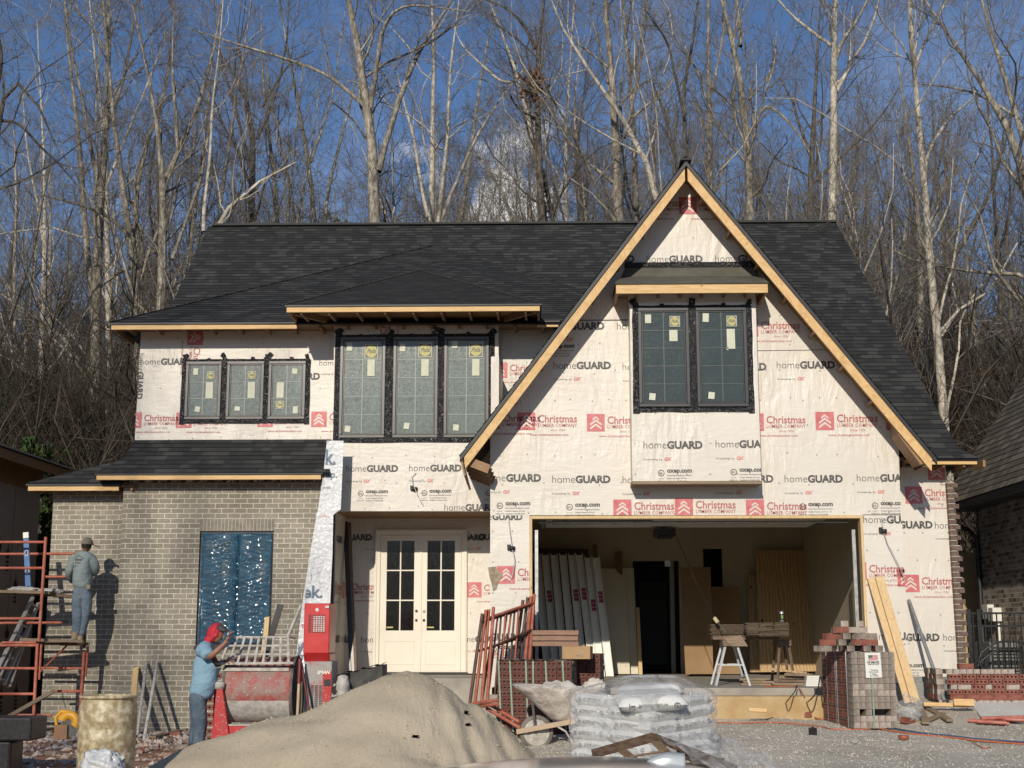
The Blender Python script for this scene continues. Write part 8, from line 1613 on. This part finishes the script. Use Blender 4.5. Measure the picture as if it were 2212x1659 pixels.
 (42, 'bark', 'grey trunk behind the right slope of the roof', [[(1984, 960, 18), (1985, 840, 17), (1989, 700, 15), (1992, 578, 13), (1990, 480, 11), (1975, 380, 8), (1960, 280, 6), (1940, 160, 4), (1930, 40, 2)], [(1990, 560, 7), (2030, 470, 6), (2060, 380, 4), (2080, 280, 2)]]),
 (44, 'bark', 'leaning grey trunk low between the pale tree and the brown roof', [[(2146, 1010, 13), (2138, 930, 12), (2125, 850, 11), (2112, 760, 9), (2100, 660, 7), (2085, 560, 5), (2080, 440, 3)]]),
 (47, 'barkpale', 'pale slim trunk in the far left woods above the neighbour eave', [[(92, 1030, 14), (90, 900, 13), (88, 780, 12), (90, 640, 10), (98, 520, 9), (104, 400, 7), (92, 300, 5), (86, 180, 3), (80, 40, 2)], [(96, 540, 6), (70, 430, 5), (40, 330, 4), (20, 200, 2)]]),
 (50, 'barkpale', 'twin thin pale stems at the far left edge of the woods', [[(27, 940, 8), (27, 820, 8), (32, 700, 7), (30, 560, 6), (38, 420, 5), (30, 280, 3)], [(38, 930, 7), (42, 800, 7), (52, 660, 6), (60, 520, 5), (64, 380, 3)], [(124, 960, 9), (122, 800, 8), (118, 640, 7), (130, 500, 5), (135, 360, 3)]]),
 (35, 'barkdark', 'dark crooked limb tree reaching in from the left edge', [[(-30, 560, 14), (-15, 420, 12), (-10, 300, 10), (-5, 200, 9), (0, 95, 7), (30, 120, 7), (60, 168, 6), (92, 208, 5), (112, 260, 4), (128, 330, 2)], [(-10, 260, 7), (30, 262, 6), (60, 310, 5), (95, 350, 4), (130, 400, 2)], [(-6, 200, 7), (20, 120, 6), (10, 20, 5), (30, -60, 3)]]),
 (40, 'bark', 'slender double tree between the left trunks and the roof end', [[(403, 640, 9), (408, 520, 8), (425, 420, 7), (440, 330, 6), (452, 230, 5), (460, 120, 3)], [(470, 520, 7), (476, 400, 7), (490, 300, 6), (500, 180, 4), (520, 60, 3), (525, -40, 2)]]),
 (49, 'bark', 'thin straight trunk over the ridge between oak and dark fork', [[(605, 520, 9), (600, 420, 8), (590, 330, 7), (570, 240, 6), (560, 130, 4), (565, 10, 2)], [(700, 520, 7), (702, 430, 7), (720, 340, 6), (745, 250, 4), (765, 150, 3), (770, 40, 2)]]),
 (51, 'barkpale', 'short pale stems seen between the dark trunk and the leaning trunk', [[(1225, 520, 9), (1222, 420, 8), (1218, 340, 7), (1222, 240, 5), (1235, 120, 3), (1240, 0, 2)], [(1270, 520, 7), (1260, 420, 7), (1248, 320, 6), (1240, 230, 4), (1255, 110, 2)]]),
]
rng = np.random.default_rng(11)
for k, (Y, bk_, lab, paths) in enumerate(TR):
    mains = [tpath(p, Y) for p in paths]
    b = mains[0][0][0]; zb_ = hz(b[0], Y) - .3
    if b[2] > zb_: mains[0] = ([(b[0], Y, zb_)] + mains[0][0], [mains[0][1][0] * 1.15] + mains[0][1])
    for i in range(1, len(mains)):       # a little depth to the limbs
        sg = 1 if i % 2 else -1; n_ = len(mains[i][0]); mains[i] = ([(p[0], p[1] + sg * 1.6 * j / n_, p[2] + (p[2] - CAMZ) * sg * 1.6 * j / n_ / Y) for j, p in enumerate(mains[i][0])], mains[i][1])
    big, tw = tree_parts(mains, rng, (9, 7, 5), .0050, .22, ups=(.35, .25, .15), lmax=4)
    nm = 'pine_tree' if False else 'bare_tree'; root = empty(nm, (b[0], Y, zb_), lab, 'tree', 'bare trees behind the house'); off = np.array([b[0], Y, zb_])
    me = npmesh('trunk', [(V - off, f, m) for V, f, m in big], [bk_]); o = link('trunk', me, root)
    me = npmesh('branches', [(V - off, f, m) for V, f, m in tw], [bk_, 'twig']); o = link('branches', me, root)
# filler trees : prototypes and copies
protos = []
for k in range(7):
    r_ = np.random.default_rng(100 + k); H = 17 + 5 * r_.random(); mains = []; x = y = 0.0; pts = [(0, 0, -1.0)]; nseg = 8; lean_ = r_.normal(0, .05, 2)
    for i in range(1, nseg + 1): x += lean_[0] * H / nseg + r_.normal(0, .16); y += lean_[1] * H / nseg + r_.normal(0, .16); pts.append((x, y, H * i / nseg))
    r0 = .17 + .08 * r_.random(); mains.append((pts, list(np.linspace(r0, .025, nseg + 1))))
    for j in range(4):
        i = int(r_.integers(3, 6)); p = pts[i]; a = r_.random() * 6.28; L_ = H * (.3 + .22 * r_.random()); q_ = [p]; cx_, cy_, cz_ = p; dz = .75
        for s in range(6): dz = min(1, dz + .05); h = math.sqrt(max(.05, 1 - dz * dz)); cx_ += math.cos(a) * h * L_ / 6; cy_ += math.sin(a) * h * L_ / 6; cz_ += dz * L_ / 6; a += r_.normal(0, .2); q_.append((cx_, cy_, cz_))
        mains.append((q_, list(np.linspace(r0 * (.62 - .06 * i), .018, 7))))
    big, tw = tree_parts(mains, r_, (10, 7, 5), .006, .15); mm = ['bark', 'barkdark', 'bark', 'bark', 'barkdark', 'barkdark', 'bark'][k]
    protos.append((npmesh('trunk', big, [mm]), npmesh('branches', tw, [mm, 'twigfar']), mm, H))
rp_ = random.Random(77); desc = {'bark': 'grey', 'barkdark': 'dark', 'barkpale': 'pale'}; cnt = 0
for (y0, y1, n_, x0, x1, sc_) in ((46, 56, 18, -24, 24, .8), (56, 72, 38, -30, 31, .88), (72, 95, 52, -40, 42, .9)):
    for i in range(n_):
        y_ = rp_.uniform(y0, y1); x_ = x0 + (x1 - x0) * (i + rp_.random()) / n_; kk = rp_.randrange(7); tr, brn, mm, H = protos[kk]; s = sc_ * rp_.uniform(.75, 1.15)
        px_ = (x_ - 0) / y_ * F + 1178
        root = bpy.data.objects.new('bare_tree', None); C.objects.link(root); root.location = (x_, y_, hz(x_, y_)); root.rotation_euler = (0, 0, rp_.random() * 6.28); root.scale = (s, s, s)
        rg = ['at the far left edge', 'over the left neighbour', 'left of the roof end', 'over the left ridge end', 'over the left third of the ridge', 'over the ridge by the oak', 'in front of the cloud', 'left of the gable', 'behind the gable peak', 'over the right ridge', 'right of the ridge end', 'over the right roof slope', 'over the brown roof', 'at the far right edge'][int(min(13, max(0, px_ / 2212 * 14)))]
        root['label'] = '%s bare tree %s, %s row of woods' % (('slim ' if s < .8 else '') + desc[mm], rg, 'nearest' if y_ < 56 else 'middle' if y_ < 72 else 'farthest'); root['category'] = 'tree'; root['group'] = 'distant bare trees ' + rg
        for nm, me in (('trunk', tr), ('branches', brn)): link(nm, me, root)
# brush low in the woods
def brush(name, n, fx, h0, h1, seed, mat, label, wid=.013):
    r = np.random.default_rng(seed); P = np.empty((n, 5, 3)); 
    for i in range(n):
        x, y = fx(r); z = hz(x, y) - .1; h = h0 + (h1 - h0) * r.random() ** 2; dx, dy = r.normal(0, .22, 2); c_ = r.normal(0, .10, (5, 2)).cumsum(0); t = np.linspace(0, 1, 5)
        P[i, :, 0] = x + (dx * t + c_[:, 0] * t) * h; P[i, :, 1] = y + (dy * t + c_[:, 1] * t) * h; P[i, :, 2] = z + t * h
    L = np.linalg.norm(P[:, -1] - P[:, 0], axis=1); Rd = np.maximum(.005, (L * .0042)[:, None] * np.linspace(1, .4, 5)[None]); P1, R1, L1 = children(P, Rd, L, r, 7, .2, .4, 45, .4, 5, .6, .2, .007); P2, R2, L2 = children(P1, R1, L1, r, 3, .1, .5, 40, .2, 3, .6, .2, .006)
    me = npmesh(name, [tubes(P, Rd, 4) + (0,), tubes(P1, R1, 3) + (0,), tubes(P2, R2, 3) + (0,)], [mat]); o = link(name, me); tag(o, label, 'brush', kind='stuff')
def bx_(r):
    y = r.uniform(30, 60); s = 1 if r.random() < .5 else -1; x = s * r.uniform(.24, .5) * y * 1.0; return x, y
brush('undergrowth', 5200, bx_, 2.0, 9.5, 41, 'brush', 'tangled leafless brush on the wooded slope on both sides of the house')
brush('undergrowth', 1200, lambda r: (r.uniform(-24, 24), r.uniform(55, 80)), 3, 9, 42, 'twig', 'leafless understory saplings on the far slope behind the roof')
brush('far_woods', 1500, lambda r: (r.uniform(-75, 80), r.uniform(85, 150)), 7, 15, 43, 'brush', 'far bare woods reading as one brown mass on the hillside')
# dead leaf nest on the dark trunk
r = np.random.default_rng(9); c_ = at(1152, 188, 36.8); mb = MB()
for i in range(260): d = r.normal(0, .17, 3); p_ = c_ + Vector((d[0], d[1], d[2] * 1.6)); u_, v_ = Vector(r.normal(0, .06, 3)), Vector(r.normal(0, .06, 3)); mb.face([p_, p_ + u_, p_ + u_ + v_, p_ + v_])
thing('leaf_nest', mb, pm('rusty dead leaves', (.16, .07, .03), (.24, .11, .05), 9, .9), 'rusty squirrel nest of dead leaves on the dark trunk right of the cloud', 'nest')
# evergreen pines at left
M['needle'] = pm('pine needles', (.018, .035, .010), (.05, .085, .022), 1.2, .8, c3=(.09, .13, .035), spec=.2)
def pine(px, py, Y, H, seed, label, w=1.0):
    r = np.random.default_rng(seed); b = at(px, py, Y); zb_ = hz(b.x, Y) - .2; H = b.z - zb_; root = empty('pine_tree', (b.x, Y, zb_), label, 'tree', 'young pines left of the house'); mb = MB(); mb.tube([(0 + b.x, Y, zb_), (b.x + .1, Y, zb_ + H * .5), (b.x, Y, zb_ + H)], [.11, .07, .02], 8); mb.build('trunk', 'barkdark', root)
    P = []; n = int(H * 16)
    for i in range(n):
        t = .12 + .86 * i / n; a = r.random() * 6.28; L_ = (1 - t) * H * .30 * w + .35; L_ *= .7 + .5 * r.random(); o_ = np.array([0, 0, t * H]); d = np.array([math.cos(a), math.sin(a), .25]); P.append([o_, o_ + d * L_ * .5, o_ + d * L_ + (0, 0, .12 * L_)])
    P = np.array(P); L = np.linalg.norm(P[:, 2] - P[:, 0], axis=1); big = tubes(P, np.full((len(P), 3), .014), 4) + (0,)
    P1, R1, L1 = children(P, np.full((len(P), 3), .014), L, r, 7, .25, .42, 40, .3, 3, .6, .15, .006); 
    P2, R2, L2 = children(P1, R1, L1, r, 9, .15, .3, 32, .25, 3, .6, .1, .006); L2b = np.full(len(L2), .2)
    s0 = P2[:, 0]; dd = P2[:, 2] - P2[:, 0]; dd /= np.linalg.norm(dd, axis=1, keepdims=True) + 1e-9; sd = np.cross(dd, r.normal(size=dd.shape)); sd /= np.linalg.norm(sd, axis=1, keepdims=True) + 1e-9; ln_ = (.16 + .12 * r.random(len(s0)))[:, None]; w_ = .016
    V = np.stack([s0 - sd * w_, s0 + sd * w_, s0 + dd * ln_ + sd * w_ * 2.2, s0 + dd * ln_ - sd * w_ * 2.2], 1).reshape(-1, 3); Fq = np.arange(len(V)).reshape(-1, 4)
    o = link('crown', npmesh('crown', [big, tubes(P1, R1, 3) + (0,), (V, Fq, 1)], ['barkdark', 'needle']), root)
for a_ in ((55, 800, 38, 0, 1, 'largest young pine, dark green, above the left neighbour roof', 1.2), (130, 880, 34, 0, 2, 'young pine left of the pinkish trunk above the low roof', 1.1), (165, 935, 36, 0, 3, 'small pine nearest the low left roof', 1.0), (10, 860, 36, 0, 4, 'young pine at the far left edge above the neighbour beam', 1.2), (92, 960, 30, 0, 5, 'small pine behind the gap between the two houses at left', 1.0), (150, 640, 62, 0, 6, 'dark pine deep in the woods left of the roof', 1.2), (330, 560, 66, 0, 7, 'dark pine behind the roof end among bare trunks', 1.1), (728, 455, 70, 0, 8, 'small dark pine top over the ridge left of the oak', 1.0)): pine(*a_)
# trees across the street behind the camera : they throw the soft shadows and show in the door glass
for i, (x_, y_, s, kk) in enumerate(((-13.3, -24, 1.15, 1), (-16, -46, .62, 0), (-9, -52, .7, 1), (-2, -48, .6, 3), (5, -54, .72, 4), (12, -47, .62, 5), (20, -55, .7, 2), (-24, -52, .7, 6))):
    tr, brn, mm, H = protos[kk]; root = bpy.data.objects.new('bare_tree', None); C.objects.link(root); root.location = (x_, y_, -1); root.scale = (s, s, s); root.rotation_euler = (0, 0, i * 1.3); root['label'] = 'bare tree across the street behind the viewer'; root['category'] = 'tree'; root['group'] = 'trees across the street'
    for nm, me in (('trunk', tr), ('branches', brn)): link(nm, me, root)
